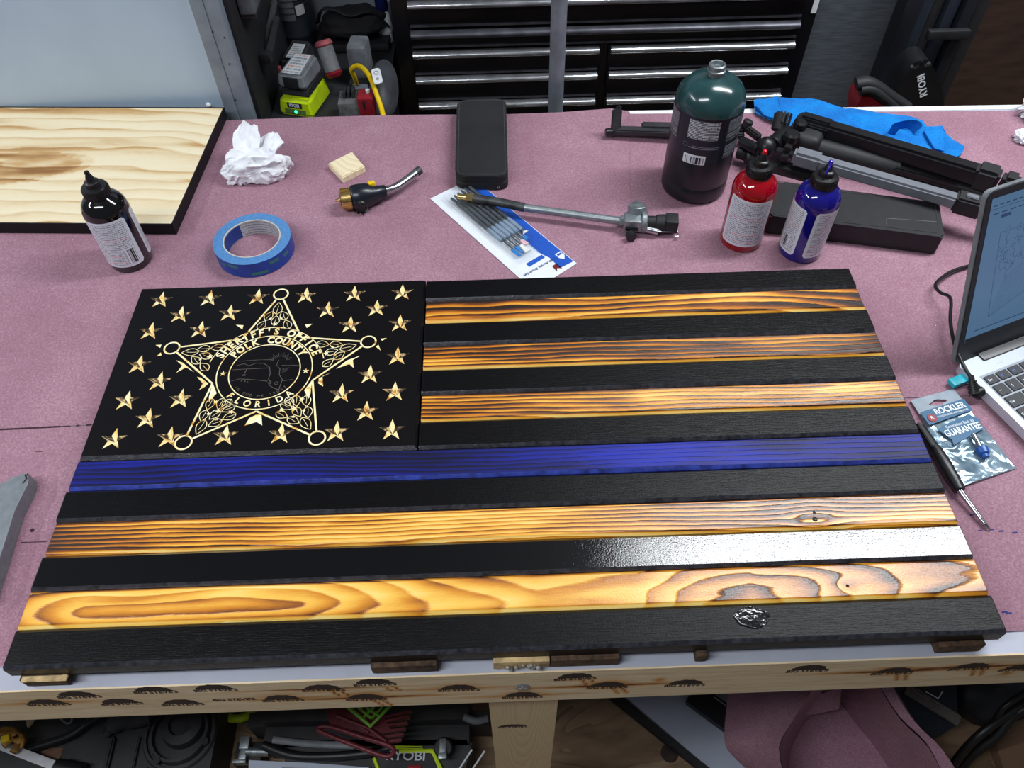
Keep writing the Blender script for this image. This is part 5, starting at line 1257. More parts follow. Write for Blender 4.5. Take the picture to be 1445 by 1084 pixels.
# ---- clear hanging bag with hardware
PK = [V(p) for p in [(0.9657, 0.2991, 0.0025), (1.0243, 0.3141, 0.0025), (1.0524, 0.1996, 0.0025), (0.9851, 0.179, 0.0025)]]
bag = thing('hanging_bag', 'clear hardware bag with teal header lying right of the flag', 'package', (PK[1].x, PK[1].y, 0.0012))
def pb(u, v): a_ = PK[0]*(1-u)*(1-v)+PK[1]*u*(1-v)+PK[2]*u*v+PK[3]*(1-u)*v; return (a_.x, a_.y)
foil = new_mat('silvery clear bag'); fm_, fnt, fb = foil
fv = coords(fnt); fn = noise_tex(fnt, 22, fv, 3, 0.5, 1.2)
fr2 = ramp(fnt, [(0.35, rgb(104, 128, 144)), (0.55, rgb(150, 172, 186)), (0.7, rgb(196, 212, 220))], fn); L(fnt, fr2.outputs[0], fb.inputs['Base Color'])
fb.inputs['Metallic'].default_value = 0.35; fb.inputs['Roughness'].default_value = 0.18; bump(fnt, fb, noise_tex(fnt, 34, fv, 2, 0.4, 1.0), 1.0, 0.004)
b = NB(); outline = [pb(0, 0.22), pb(1, 0.22), pb(1, 1), pb(0, 1)]
def bagz(x, y): return 0.0016+0.004*max(0, min(1, 3*(0.5-abs(((x-PK[0].x)/(PK[2].x-PK[0].x))-0.5))))*(0.5+0.5*fbm(x*40, y*40, 3, 2))
sheet(b, ccw(outline), 0.004, bagz, 0.0005); put('pouch', b, fm_, bag, label='silvery clear pouch')
b = NB(); hh_ = [pb(0.5+0.20*math.cos(a_)*(1 if abs(math.cos(a_)) > 0.4 else 1), 0.105+0.030*math.sin(a_)*(1.25 if abs(math.cos(a_)) < 0.45 else 0.8)) for a_ in [2*math.pi*k/24 for k in range(24)]]
v_, t_ = fill(ccw([pb(0, 0), pb(1, 0), pb(1, 0.23), pb(0, 0.23)]), 0, [ccw(hh_)])
vs = [b.verts.new((p[0], p[1], 0.0042)) for p in v_]
for f in t_: b.faces.new([vs[i] for i in f])
put('header', b, mat('clear grey header', (150, 162, 174), 0.3), bag)
def bp2_(poly, z, m, n_, lab=None):
    b_ = NB(); prism(b_, ccw([pb(*p) for p in poly]), z, z+0.0003); return put(n_, b_, m, bag, smooth=False, label=lab)
bp2_([(0.0, 0.17), (1.0, 0.15), (1.0, 0.30), (0.02, 0.33)], 0.0066, MT['packblue'], 'blue_band')
bp2_([(0.12, 0.40), (0.30, 0.37), (0.86, 0.33), (1.0, 0.42), (0.90, 0.47), (0.98, 0.52), (0.90, 0.53), (0.22, 0.60), (0.25, 0.54)], 0.0064, MT['packblue'], 'blue_flash')
du = (PK[1]-PK[0]).normalized(); Rt = RZ(math.atan2(du.y, du.x))
def btext(s, size, u, v, z, sx=1.0, bold=0.0):
    b_ = NB(); x, y = pb(u, v); text(b_, s, size, Matrix.Translation((x, y, z)) @ Rt, 0.0001, bold=bold, sx=sx); return put('print', b_, MT['printwhite'], bag, smooth=False)
btext('ROCKLER', 0.0115, 0.60, 0.215, 0.0070, 0.82, 0.00025); btext('WOODWORKING AND HARDWARE', 0.0036, 0.60, 0.275, 0.0070, 0.7)
btext('Generations Back Its', 0.0056, 0.58, 0.405, 0.0068, 0.8); btext('GUARANTEE', 0.0125, 0.56, 0.475, 0.0068, 0.66, 0.0003)
b = NB(); x, y = pb(0.15, 0.265); lathe(b, [(0, 0.0008), (0.0055, 0.0008), (0.0058, 0)], Matrix.Translation((x, y, 0.0068)), 20); put('emblem', b, MT['red'], bag, label='round red emblem')
b = NB(); x, y = pb(0.15, 0.265); text(b, 'R', 0.007, Matrix.Translation((x, y, 0.0077)) @ Rt, 0.0001); put('emblem_letter', b, MT['printwhite'], bag, smooth=False)
b = NB(); r0 = V((*pb(0.64, 0.56), 0.0095)); r1 = V((*pb(0.60, 0.72), 0.0095)); cyl(b, r0, r1, 0.0028, seg=16, bev=0.0004)
bit = thing('router_bit', 'small steel bit with a blue head inside the clear bag', 'tool bit', (r0.x, r0.y, 0.006)); put('shank', b, MT['chrome'], bit)
b = NB(); dr_ = (r1-r0).normalized(); cyl(b, r1, r1+dr_*0.009, 0.0070, 0.0062, 20, bev=0.001); cyl(b, r1+dr_*0.008, r1+dr_*0.013, 0.004, seg=14); put('blue_head', b, mat('blue enamel', (40, 90, 170), 0.3), bit)

# ---- nail set / scribing pen beside the flag
pe = [V(p) for p in [(0.9601, 0.2569, 0.009), (0.9669, 0.2135, 0.01), (0.9725, 0.1696, 0.01), (0.9751, 0.1629, 0.009), (0.9836, 0.1379, 0.006), (0.9904, 0.1253, 0.0035)]]
pen = thing('scratch_awl', 'black handled awl with steel point leaning against the flag right edge', 'awl', (pe[2].x, pe[2].y, 0.0012))
b = NB(); tube(b, [pe[0], pe[0].lerp(pe[1], 0.5), pe[1], pe[1].lerp(pe[2], 0.5), pe[2]], 0.006, 20, smooth=3, rads=[0.0046, 0.0052, 0.0060, 0.0074, 0.0080, 0.0076, 0.0064]); put('handle', b, MT['blackp'], pen)
b = NB(); c_, d_ = V((0.9536, 0.2534, 0.02)), V((0.9596, 0.2219, 0.0195)); bar(b, c_, d_, 0.005, 0.0022, bev=0.0008); cyl(b, c_-V((0, 0, 0.008)), c_+V((0, 0, 0.0)), 0.0022, seg=10); put('clip', b, MT['blackmatte'], pen)
b = NB(); d_ = (pe[5]-pe[3]).normalized(); cyl(b, pe[2], pe[4], 0.0033, 0.0028, 18); cyl(b, pe[4], pe[4]+d_*0.007, 0.0018, 0.0018, 12); cyl(b, pe[4]+d_*0.002, pe[4]+d_*0.009, 0.003, 0.0026, 14, bev=0.0004); cyl(b, pe[4]+d_*0.009, pe[5]+d_*0.002, 0.0026, 0.0005, 12); put('steel_point', b, MT['chrome'], pen)

# ---- utility knife at the left edge
kf = thing('utility_knife', 'grey metal utility knife at the left edge of the bench', 'knife', (-0.085, 0.17, 0.0012))
kp = [(-0.0642, 0.2301), (-0.0715, 0.2238), (-0.0862, 0.2207), (-0.0954, 0.1993), (-0.0972, 0.1152), (-0.08, 0.0689), (-0.0529, 0.0752), (-0.0559, 0.1216), (-0.0607, 0.1802), (-0.0579, 0.2141)]
b = NB(); prism(b, round_poly(ccw(kp), 0.004, 4), 0.0012, 0.020, bev=0.0045, seg=3); put('handle', b, MT['knifegrey'], kf)
s0, s1 = V((-0.0674, 0.2224, 0.0135)), V((-0.0672, 0.1708, 0.013))
e0, e1 = V((-0.0605, 0.1881, 0.0128)), V((-0.0618, 0.1566, 0.012))
b = NB(); bar(b, V((-0.0638, 0.1941, 0.0135)), V((-0.0638, 0.1559, 0.0135)), 0.003, 0.006, bev=0.0008); put('slot', b, MT['blackmatte'], kf)
b = NB(); box(b, V((-0.0635, 0.1604, 0.013)), (0.004, 0.011, 0.008), RZ(R(-12)), bev=0.0015); put('slider', b, MT['chrome'], kf)
b = NB(); cyl(b, V((-0.064, 0.1961, 0.013))-V((0.002, 0, 0)), V((-0.064, 0.1961, 0.013))+V((0.0022, 0, 0)), 0.0024, seg=12); put('rivet', b, MT['blackmatte'], kf)
b = NB(); g = [(-0.0622, 0.2262, 0.0205), (-0.0641, 0.2226, 0.0205), (-0.062, 0.2188, 0.0205), (-0.064, 0.2134, 0.0205)]; tube(b, g, 0.0006, 6); put('seam', b, MT['blackmatte'], kf)

# ================================================================ BEHIND THE BENCH
def wbox(name, x0, x1, y0, y1, z0, z1, m, par=None, bev=0.0, label=None):
    b_ = NB(); box(b_, ((x0+x1)/2, (y0+y1)/2, (z0+z1)/2), (x1-x0, y1-y0, z1-z0), bev=bev); return put(name, b_, m, par, label=label)
cab = thing('metal_cabinet', 'pale blue white metal cabinet with grey corner post behind the pine panel', 'cabinet', (-0.4, 1.1, -0.85))
wbox('side_sheet', -1.15, 0.008, 0.974, 0.99, -0.85, 0.95, MT['fridge'], cab)
wbox('corner_post', 0.008, 0.0285, 0.970, 1.00, -0.85, 0.95, MT['postgrey'], cab, 0.0015)
wbox('corner_post', 0.0288, 0.053, 0.972, 1.00, -0.85, 0.95, MT['postgrey'], cab, 0.0015)
b = NB()
for z_ in (0.02, 0.055, 0.09, 0.125, 0.165):
    for x_ in (0.0305, 0.042): pass
rv = (-0.0178, 0.974, 0.0107)
b = NB(); t_ = bmesh.new(); bmesh.ops.create_uvsphere(t_, u_segments=16, v_segments=8, radius=0.0045); t_.transform(Matrix.Translation((rv[0], 0.974, rv[2]))); merge(b, t_); put('rivet', b, MT['whiteplastic'], cab)
for px_, z_ in ((0.0295, 0.14), (0.0295, 0.06), (0.040, 0.085), (0.031, 0.02), (0.045, 0.13)):
    b = NB(); cyl(b, (px_, 0.9722, z_), (px_, 0.9705, z_), 0.0013, seg=10); put('screw', b, MT['blackmatte'], cab)

# shelf cart
sh = thing('shelf_cart', 'black utility cart holding chargers and tools, left of the chest', 'cart', (0.17, 1.25, -0.85))
ZS = -0.06
wbox('back_sheet', 0.061, 0.284, 1.362, 1.372, -0.85, 0.6, mat('pale grey sheet', (150, 158, 170), 0.6, var=0.08, vscale=15), sh)
wbox('shelf', 0.061, 0.275, 0.99, 1.36, ZS-0.02, ZS, MT['dark'], sh)
wbox('front_lip', 0.056, 0.275, 0.985, 0.992, ZS-0.03, ZS+0.012, MT['blackmatte'], sh)
wbox('side_panel', 0.054, 0.060, 0.99, 1.36, -0.85, 0.30, MT['blackmatte'], sh)
wbox('lower_shelf', 0.061, 0.275, 0.99, 1.36, -0.84, -0.82, MT['blackmatte'], sh)
for xx, yy in ((0.266, 1.0), (0.266, 1.35), (0.07, 1.35)): wbox('corner_leg', xx-0.008, xx+0.008, yy-0.008, yy+0.008, -0.85, ZS-0.02, MT['blackmatte'], sh)

def oriented(loc, rz): return Matrix.Translation(loc) @ RZ(rz)
# charger
cp = (0.1181, 1.0748, -0.045)
CS = 0.78
ch = thing('battery_charger', 'lime green battery charger with glowing green light on the cart', 'charger', (cp[0], cp[1], ZS), R(-16)); ch.scale = (CS, CS, 1)
b = NB()
def wedge(bm, x0, x1, y0, y1, z0, zf, zb, bev=0.003):
    t = bmesh.new(); v = [t.verts.new(p) for p in ((x0, y0, z0), (x1, y0, z0), (x1, y1, z0), (x0, y1, z0), (x0*0.86, y0+0.006, zf), (x1*0.86, y0+0.006, zf), (x1*0.8, y1, zb), (x0*0.8, y1, zb))]
    for f in ((3, 2, 1, 0), (4, 5, 6, 7), (0, 1, 5, 4), (1, 2, 6, 5), (2, 3, 7, 6), (3, 0, 4, 7)): t.faces.new([v[i] for i in f])
    bmesh.ops.bevel(t, geom=t.edges[:], offset=bev, segments=3, affect='EDGES'); merge(bm, t)
wedge(b, -0.044, 0.044, -0.045, 0.065, 0.0, 0.032, 0.040, 0.006); put('housing', b, MT['lime'], ch, world=False)
b = NB(); wedge(b, -0.037, 0.037, -0.030, 0.060, 0.034, 0.046, 0.050, 0.004); put('dock', b, MT['blackmatte'], ch, world=False)
tl = Matrix.Translation((0, -0.0424, 0.018)) @ Matrix.Rotation(R(80), 4, 'X')
b = NB(); box(b, (0, 0.004, 0.0014), (0.036, 0.0095, 0.001), M=tl); put('name_plate', b, MT['blackmatte'], ch, world=False)
b = NB(); text(b, 'RYOBI', 0.0082, tl @ Matrix.Translation((0, 0.004, 0.0022)), 0.0001, bold=0.0003, sx=1.1); put('name_print', b, MT['legend'], ch, world=False, smooth=False)
b = NB(); box(b, (0, -0.0075, 0.0010), (0.052, 0.008, 0.001), M=tl); put('icon_strip', b, mat('charger icons', (90, 120, 60), 0.5, var=0.6, vscale=400), ch, world=False)
b = NB(); cyl(b, tl @ V((0.002, -0.0075, 0.001)), tl @ V((0.002, -0.0075, 0.003)), 0.0032, seg=16); put('charge_light', b, MT['glow'], ch, world=False, label='glowing green charge light')
bt = thing('battery', 'grey battery pack with silver label seated in the lime charger', 'battery', (cp[0], cp[1], ZS+0.047), R(-16)); bt.scale = (CS, CS, 1)
b = NB(); wedge(b, -0.036, 0.036, -0.034, 0.060, 0.004, 0.030, 0.034, 0.005); put('case', b, MT['greyplastic'], bt, world=False)
b = NB(); box(b, (0, -0.0338, 0.016), (0.036, 0.004, 0.020), bev=0.002); put('terminal_face', b, MT['blackmatte'], bt, world=False)
b = NB(); quad_uv(b, [(-0.022, -0.026, 0.0306), (0.022, -0.026, 0.0306), (0.020, 0.050, 0.0350), (-0.020, 0.050, 0.0350)]); put('label', b, MT['battlabel'], bt, world=False, smooth=False)
# second battery, lying behind
c2_ = (0.0917, 1.2052, -0.03)
b2_ = thing('battery', 'worn dark battery pack with scuffed label behind the lime charger', 'battery', (c2_[0], c2_[1], ZS), R(-12)); b2_.scale = (0.62, 0.72, 0.9)
b = NB(); wedge(b, -0.040, 0.040, -0.045, 0.050, 0.0, 0.040, 0.048, 0.006); put('case', b, MT['dark'], b2_, world=False)
b = NB(); quad_uv(b, [(-0.018, -0.034, 0.0425), (0.026, -0.034, 0.0425), (0.024, 0.030, 0.0465), (-0.016, 0.030, 0.0465)]); put('label', b, MT['battlabel'], b2_, world=False, smooth=False)
for y_ in (-0.05, 0.045):
    b = NB(); box(b, (-0.040, y_, 0.018), (0.014, 0.012, 0.02), bev=0.003); put('red_clip', b, MT['redclear'], b2_, world=False)
# red ended lamp
l0, l1 = V((0.1639, 1.1373, 0.03)), V((0.1762, 1.1168, -0.02))
lm = thing('clear_lamp', 'dusty clear cylinder with red ends leaning beside the lime charger', 'lamp', (l1.x, l1.y, ZS))
b = NB(); cyl(b, l0.lerp(l1, 0.12), l0.lerp(l1, 0.9), 0.015, seg=30); put('tube', b, mat('dusty clear plastic', (120, 122, 126), 0.4, var=0.3, vscale=60), lm)
d_ = (l1-l0).normalized()
b = NB(); cyl(b, l0-d_*0.004, l0.lerp(l1, 0.12), 0.016, 0.017, 30, bev=0.003); put('end_cap', b, MT['redclear'], lm)
b = NB(); cyl(b, l0.lerp(l1, 0.9), l1+d_*0.006, 0.017, 0.015, 30, bev=0.004); put('end_cap', b, MT['red'], lm)
# black canister
cc_ = (0.0763, 1.315, -0.0442)
can = thing('canister', 'black ribbed canister with a small white tag at the cart back', 'canister', (cc_[0], 1.315, ZS))
b = NB(); lathe(b, [(0, 0), (0.036, 0), (0.036, 0.020), (0.038, 0.023), (0.038, 0.029), (0.035, 0.033), (0.035, 0.20), (0, 0.20)], seg=40); put('body', b, MT['navyboard'], can, world=False)
for k in range(3):
    b = NB(); lathe(b, [(0.0352, 0.072+0.012*k), (0.0368, 0.074+0.012*k), (0.0352, 0.076+0.012*k)], seg=40, cap=False); put('rib', b, MT['dark'], can, world=False)
b = NB(); patch(b, 0.0386, 0.070, 0.090, R(-66), R(-38), 0.001, 8); put('tag', b, MT['whiteplastic'], can, world=False)
b = NB(); patch(b, 0.0358, 0.060, 0.13, R(-120), R(-70), 0.002, 8); put('gauge_window', b, MT['greyplastic'], can, world=False)
# two long black rails
rl = thing('clamp_bars', 'two dusty black clamp bars standing against the cart side', 'bar clamp', (0.10, 1.15, ZS))
for p_, q_ in (((0.0724, 1.22, 0.068), (0.052, 1.1, 0.0101)), ((0.0794, 1.18, 0.0558), (0.0756, 1.08, 0.0395))):
    q_ = (q_[0], q_[1], max(q_[2], ZS+0.004)); b = NB(); bar(b, p_, q_, 0.010, 0.014, up=(0, 1, 0), bev=0.002); put('bar', b, MT['dark'], rl)
b = NB(); q_ = (0.0742, 1.07, 0.0425); box(b, (q_[0], 1.07, max(q_[2], ZS+0.012)), (0.018, 0.018, 0.02), bev=0.004); put('jaw', b, MT['blackmatte'], rl)
ga, gc_, gd = (0.0479, 1.03, 0.1529), (0.0833, 1.03, 0.152), (0.0593, 1.03, 0.1363)
gb = thing('grey_box', 'dusty grey box beside the grey corner post above the cart', 'box', ((ga[0]+gc_[0])/2, 1.05, gd[2])); gm2 = mat('dusty grey plastic', (84, 88, 94), 0.7, var=0.4, vscale=40, bmp=0.3)
wbox('body', 0.0615, gc_[0]+0.004, 1.03, 1.10, gd[2], gd[2]+0.05, gm2, gb, 0.004); wbox('lid', 0.061, gc_[0]+0.005, 1.029, 1.101, gd[2]+0.05, gd[2]+0.062, MT['dark'], gb, 0.003)
wbox('bracket', 0.0605, gc_[0], 1.04, 1.09, gd[2]-0.010, gd[2], MT['dark'], gb)
# black bag with strap
bgp = [(0.1358, 1.2217), (0.134, 1.2713), (0.1476, 1.2989), (0.1602, 1.2868), (0.202, 1.2902), (0.2364, 1.2826), (0.2543, 1.248), (0.2838, 1.2409), (0.2864, 1.1975), (0.2091, 1.2124)]
bag2 = thing('black_bag', 'slumped black cloth bag lying at the back of the cart', 'bag', (0.22, 1.4, ZS))
b = NB(); bx0 = (0.197, 1.31, -0.0361)
t_ = bmesh.new(); bmesh.ops.create_icosphere(t_, subdivisions=4, radius=1)
for v in t_.verts:
    p = v.co.copy(); rr = 1+0.22*fbm(p.x*1.6, p.y*1.6, p.z*1.6+3, 3); v.co = V((p.x*0.068*rr, p.y*0.042*rr, p.z*0.028*rr))
t_.transform(Matrix.Translation((bx0[0], 1.30, ZS+0.046))); merge(b, t_); put('body', b, MT['fabric'], bag2)
b = NB(); tube(b, [(bx0[0]-0.07, 1.29, ZS+0.05), (bx0[0]-0.055, 1.28, ZS+0.080), (bx0[0]-0.03, 1.28, ZS+0.082), (bx0[0]+0.0, 1.27, ZS+0.074), (bx0[0]+0.04, 1.28, ZS+0.075), (bx0[0]+0.07, 1.29, ZS+0.04)], 0.006, 8, smooth=5, flat=0.4); put('strap', b, MT['blackmatte'], bag2)
b = NB(); box(b, (bx0[0], 1.30, ZS+0.010), (0.14, 0.08, 0.018), bev=0.006); put('base', b, MT['blackmatte'], bag2)
# white funnel with navy cap
fp = (0.2677, 1.31, -0.0146)
fu = thing('navy_capped_bottle', 'clear plastic bottle with navy cap hanging beside the chest', 'bottle', (0.256, 1.31, ZS))
b = NB(); lathe(b, [(0, fp[2]-0.02-ZS+0.0), (0.017, fp[2]-0.022-ZS), (0.014, fp[2]+0.01-ZS), (0.010, fp[2]+0.018-ZS), (0, fp[2]+0.018-ZS)], Matrix.Identity(4), 24); lathe(b, [(0, 0), (0.015, 0), (0.015, fp[2]-0.022-ZS)], None, 20, cap=False); put('body', b, MT['whiteplastic'], fu, world=False)
b = NB(); lathe(b, [(0.0105, fp[2]+0.017-ZS), (0.0125, fp[2]+0.020-ZS), (0.0125, fp[2]+0.045-ZS), (0, fp[2]+0.047-ZS)], None, 24); put('cap', b, mat('navy cap', (20, 30, 84), 0.35), fu, world=False)
# adapters and small stuff on the cart
a1 = (0.2215, 1.1644, 0)
ad = thing('power_adapter', 'grey power adapter standing behind the yellow cable', 'adapter', (a1[0], a1[1], ZS)); 
b = NB(); box(b, (a1[0], a1[1], ZS+0.045), (0.036, 0.050, 0.062), RZ(R(-6)), bev=0.006); put('body', b, mat('dusty mid grey plastic', (104, 108, 114), 0.7, var=0.35, vscale=60, bmp=0.3), ad)
b = NB(); box(b, (a1[0]-0.001, a1[1]-0.012, ZS+0.007), (0.040, 0.055, 0.014), RZ(R(-6)), bev=0.003); put('foot', b, MT['blackmatte'], ad)
b = NB(); box(b, (a1[0]-0.001, a1[1]-0.0405, ZS+0.007), (0.030, 0.002, 0.010), RZ(R(-6))); put('label_strip', b, mat('blue grey label', (150, 160, 176), 0.5), ad)
s0 = (0.2138, 1.0227, -0.03)
cb_ = thing('clip_block', 'dusty grey clip block on the cart beside the red block', 'block', (s0[0], s0[1], ZS))
b = NB(); box(b, (s0[0], s0[1]+0.01, ZS+0.022), (0.040, 0.045, 0.042), bev=0.004); box(b, (s0[0], s0[1]-0.014, ZS+0.008), (0.040, 0.006, 0.012), bev=0.001); put('body', b, mat('dusty grey block', (92, 94, 94), 0.7, var=0.4, vscale=90, bmp=0.4), cb_)
for k in range(3):
    b = NB(); box(b, (s0[0]-0.008+0.008*k, s0[1]+0.014, ZS+0.048), (0.005, 0.022, 0.012+0.004*k), bev=0.0015); put('prong', b, MT['dark'], cb_)
s0 = (0.2446, 1.0212, -0.03)
rb_ = thing('red_block', 'bright red block with a slot standing at the cart front edge', 'block', (s0[0], s0[1], ZS))
b = NB(); box(b, (s0[0], s0[1]+0.006, ZS+0.026), (0.029, 0.036, 0.052), bev=0.003); put('body', b, MT['red'], rb_)
b = NB(); box(b, (s0[0]-0.003, s0[1]-0.0125, ZS+0.040), (0.004, 0.0012, 0.016)); put('slot', b, MT['blackmatte'], rb_)
b = NB(); cyl(b, (s0[0]+0.004, s0[1]+0.01, ZS+0.052), (s0[0]+0.004, s0[1]+0.01, ZS+0.057), 0.004, seg=12); put('stud', b, MT['whiteplastic'], rb_)
yc = thing('yellow_cable', 'bright yellow cable arching over the cart front edge', 'cable', (0.2698, 1.0219, -0.05))
b = NB(); tube(b, [(0.2138, 1.123, -0.045), (0.2156, 1.1049, -0.02), (0.2147, 1.0947, 0), (0.2273, 1.0886, 0.01), (0.2418, 1.0723, 0.012), (0.2563, 1.0431, 0.008), (0.2669, 1.0121, -0.004), (0.2743, 0.9914, -0.015), (0.2823, 0.9552, -0.02)], 0.0044, 12, smooth=6); put('cable', b, MT['yellow'], yc)
s0 = (0.2742, 1.0379, -0.02)
gl2 = thing('grey_drill_case', 'rounded grey plastic tool body beside the yellow cable on the cart', 'tool', (s0[0]-0.004, s0[1]+0.04, ZS))
t_ = bmesh.new(); bmesh.ops.create_icosphere(t_, subdivisions=4, radius=1)
for v in t_.verts: v.co = V((v.co.x*0.026, v.co.y*0.075, max(-0.5, v.co.z)*0.045))
t_.transform(Matrix.Translation((s0[0]-0.004, s0[1]+0.045, ZS+0.0235))); b = NB(); merge(b, t_); put('body', b, mat('dusty charcoal plastic', (70, 72, 78), 0.6, var=0.4, vscale=40), gl2)
b = NB(); w_ = (0.2687, 1.0358, 0.02); Mw = Matrix.Translation((w_[0], w_[1], w_[2]-0.002)) @ Matrix.Rotation(R(28), 4, 'X') @ RZ(R(12))
prism(b, round_poly([(-0.008, -0.015), (0.008, -0.015), (0.008, 0.015), (-0.008, 0.015)], 0.006), 0.0, 0.003, M=Mw); put('white_tag', b, MT['whiteplastic'], gl2)
b = NB(); lathe(b, [(0.0012, 0.0034), (0.0026, 0.0034)], Mw @ Matrix.Translation((0, -0.006, 0)), 14, cap=False); lathe(b, [(0.0030, 0.0034), (0.0042, 0.0034)], Mw @ Matrix.Translation((0, 0.006, 0)), 14, cap=False); put('tag_ring', b, MT['greyplastic'], gl2)

# tool chest
YT = 1.2
chest = thing('tool_chest', 'black tool chest with rows of chrome drawer pulls behind the bench', 'tool chest', (0.68, YT+0.22, -0.85))
X0, X1 = (0.2871, 1.2, -0.0358)[0], (1.095, 1.2, -0.0594)[0]
wbox('body', X0, X1, YT+0.004, YT+0.42, -0.80, 0.35, MT['chest'], chest, 0.004)
xa, xb, xc_, xd = (0.3207, 1.19, -0.024)[0], (0.6807, 1.19, -0.0272)[0], (0.704, 1.19, -0.0265)[0], (1.0613, 1.19, -0.0281)[0]
zr = [(0.5097, 1.19, 0.0694)[2], (0.509, 1.19, 0.0158)[2], (0.5085, 1.19, -0.0251)[2], (0.5078, 1.19, -0.0784)[2], (0.5071, 1.19, -0.1347)[2]]
def drawer(x0, x1, zt, zb, chrome=True, lab=None):
    d = wbox('drawer', x0-0.004, x1+0.004, YT-0.008, YT+0.006, zb+0.003, zt-0.002, MT['chest'], chest, 0.0015)
    b = NB(); prof_ = [(0, 0.0)]+[(-0.013*math.sin(math.pi*k/10), 0.0075-0.0075*math.cos(math.pi*k/10)) for k in range(1, 10)]+[(0, 0.015)]
    lo_ = [b.verts.new((x0, YT-0.008+y, zt-0.016+z)) for y, z in prof_]; hi_ = [b.verts.new((x1, YT-0.008+y, zt-0.016+z)) for y, z in prof_]
    for k in range(10): b.faces.new((lo_[k], lo_[k+1], hi_[k+1], hi_[k]))
    b.faces.new(lo_); b.faces.new(hi_[::-1]); put('pull', b, MT['dirtychrome'] if chrome else MT['chestgrey'], d)
    b = NB(); box(b, ((x0+x1)/2, YT-0.0085, zb+0.0045), (x1-x0, 0.003, 0.004)); put('drawer_lip', b, MT['chestgrey'], d)
drawer(xa, xd, zr[0]+0.008, zr[1]+0.008)
drawer(xa, xd, zr[1]+0.005, zr[2]+0.008, False)
for r0, r1 in ((zr[2]+0.006, zr[3]+0.006), (zr[3]+0.006, zr[4]+0.006), (zr[4]+0.006, zr[4]-0.05), (zr[4]-0.052, zr[4]-0.12)):
    drawer(xa, xb, r0, r1); drawer(xc_, xd, r0, r1)
drawer(xa, xd, zr[0]+0.075, zr[0]+0.010)
for xx in (X0+0.05, X1-0.05):
    for yy in (YT+0.06, YT+0.36):
        b = NB(); cyl(b, (xx-0.015, yy, -0.825), (xx+0.015, yy, -0.825), 0.025, seg=24, bev=0.004); box(b, (xx, yy, -0.80), (0.04, 0.04, 0.02)); put('caster', b, MT['blackmatte'], chest)
stp = (1.0983, 1.19, 0.047)
wbox('sticker', X1-0.001-0.012, X1-0.003, YT+0.002, YT+0.0035, stp[2]-0.02, stp[2]+0.03, MT['whiteplastic'], chest)
# pole in front of it
pl0, pl1 = (0.5672, 1, -0.0269), (0.6003, 1, -0.028)
po = thing('steel_pole', 'grey painted steel pole standing between bench and tool chest', 'pole', ((pl0[0]+pl1[0])/2, 1.0, -0.85))
b = NB(); cyl(b, (po.location.x, 1.0, -0.85), (po.location.x, 1.0, 1.05), (pl1[0]-pl0[0])/2*0.80, seg=32); put('shaft', b, mat('grey painted pole', (118, 124, 134), 0.5, 0.1, var=0.2, vscale=40, bmp=0.15), po)
b = NB(); cyl(b, (po.location.x, 1.0, -0.85), (po.location.x, 1.0, -0.842), 0.035, seg=32); put('base_plate', b, MT['postgrey'], po)

# right side
gx0, gx1 = X1+0.006, (1.3182, 1.25, -0.0192)[0]
gbd = thing('grey_board', 'grey brushed board standing right of the tool chest', 'board', ((gx0+gx1)/2, 1.26, -0.85)); wbox('sheet', gx0, gx1+0.03, 1.25, 1.27, -0.85, 0.5, MT['greyboard'], gbd)
fr_t = thing('black_folding_frame', 'tall black moulded folding frame with a crossbar, against the brown plywood', 'frame', ((1.3291, 1.17, -0.0208)[0], 1.18, -0.85))
def rail_(pxa, pxb, y0, y1, m, nm='rail', z1=0.45): 
    wbox(nm, pxa, pxb, y0, y1, -0.85, z1, m, fr_t, 0.006)
ra = [(1.2424, 1.17, -0.0398)[0], (1.2762, 1.17, -0.0408)[0], (1.3071, 1.17, -0.0417)[0], (1.3268, 1.17, -0.0423)[0], (1.3522, 1.17, -0.043)[0], (1.3833, 1.17, -0.0439)[0], (1.4087, 1.17, -0.0447)[0]]
rail_(ra[0], ra[1]-0.002, 1.17, 1.21, MT['blackrail']); rail_(ra[1], ra[2]-0.006, 1.18, 1.215, MT['navyboard'])
rail_(ra[2]-0.004, ra[3], 1.19, 1.22, MT['blackmatte']); rail_(ra[3]+0.002, ra[4], 1.18, 1.22, MT['navyboard']); rail_(ra[4]+0.004, ra[5]-0.004, 1.17, 1.215, MT['blackrail']); rail_(ra[5], ra[6], 1.18, 1.22, MT['blackmatte'])
cz = (1.3447, 1.16, -0.0019)[2]
wbox('crossbar', ra[2]-0.004, ra[5], 1.158, 1.172, cz-0.009, cz+0.009, MT['blackmatte'], fr_t, 0.003)
# black pouch with brand
pz = [(1.1524, 0.9062), (1.1931, 0.9967), (1.2392, 1.0556), (1.2724, 1.0685), (1.2696, 1.0396), (1.2508, 0.9226)]
pu = thing('tool_pouch', 'black tool pouch with white lettering behind the bench at right', 'pouch', ((1.2827, 1.06, -0.0724)[0], 1.06, -0.15))
pp = [(1.2394, -0.1177), (1.225, -0.0644), (1.2262, -0.0185), (1.2387, 0.0059), (1.2612, 0.0107), (1.2797, -0.009), (1.3098, -0.0495), (1.3484, -0.1213)]
b = NB(); prism(b, round_poly(ccw(pp), 0.012), 0, 0.055, bev=0.008, M=Matrix.Translation((0, 1.05, 0)) @ Matrix.Rotation(R(90), 4, 'X') @ Matrix.Translation((0, 0, -0.055))); put('body', b, MT['blackp'], pu)
tq = (1.2674, 1.049, -0.0376)
b = NB(); text(b, 'RYOBI', 0.018, Matrix.Translation((tq[0], 1.0492, tq[2])) @ Matrix.Rotation(R(90), 4, 'X') @ RZ(R(118)), 0.0002, bold=0.0004); put('lettering', b, MT['printwhite'], pu, smooth=False)
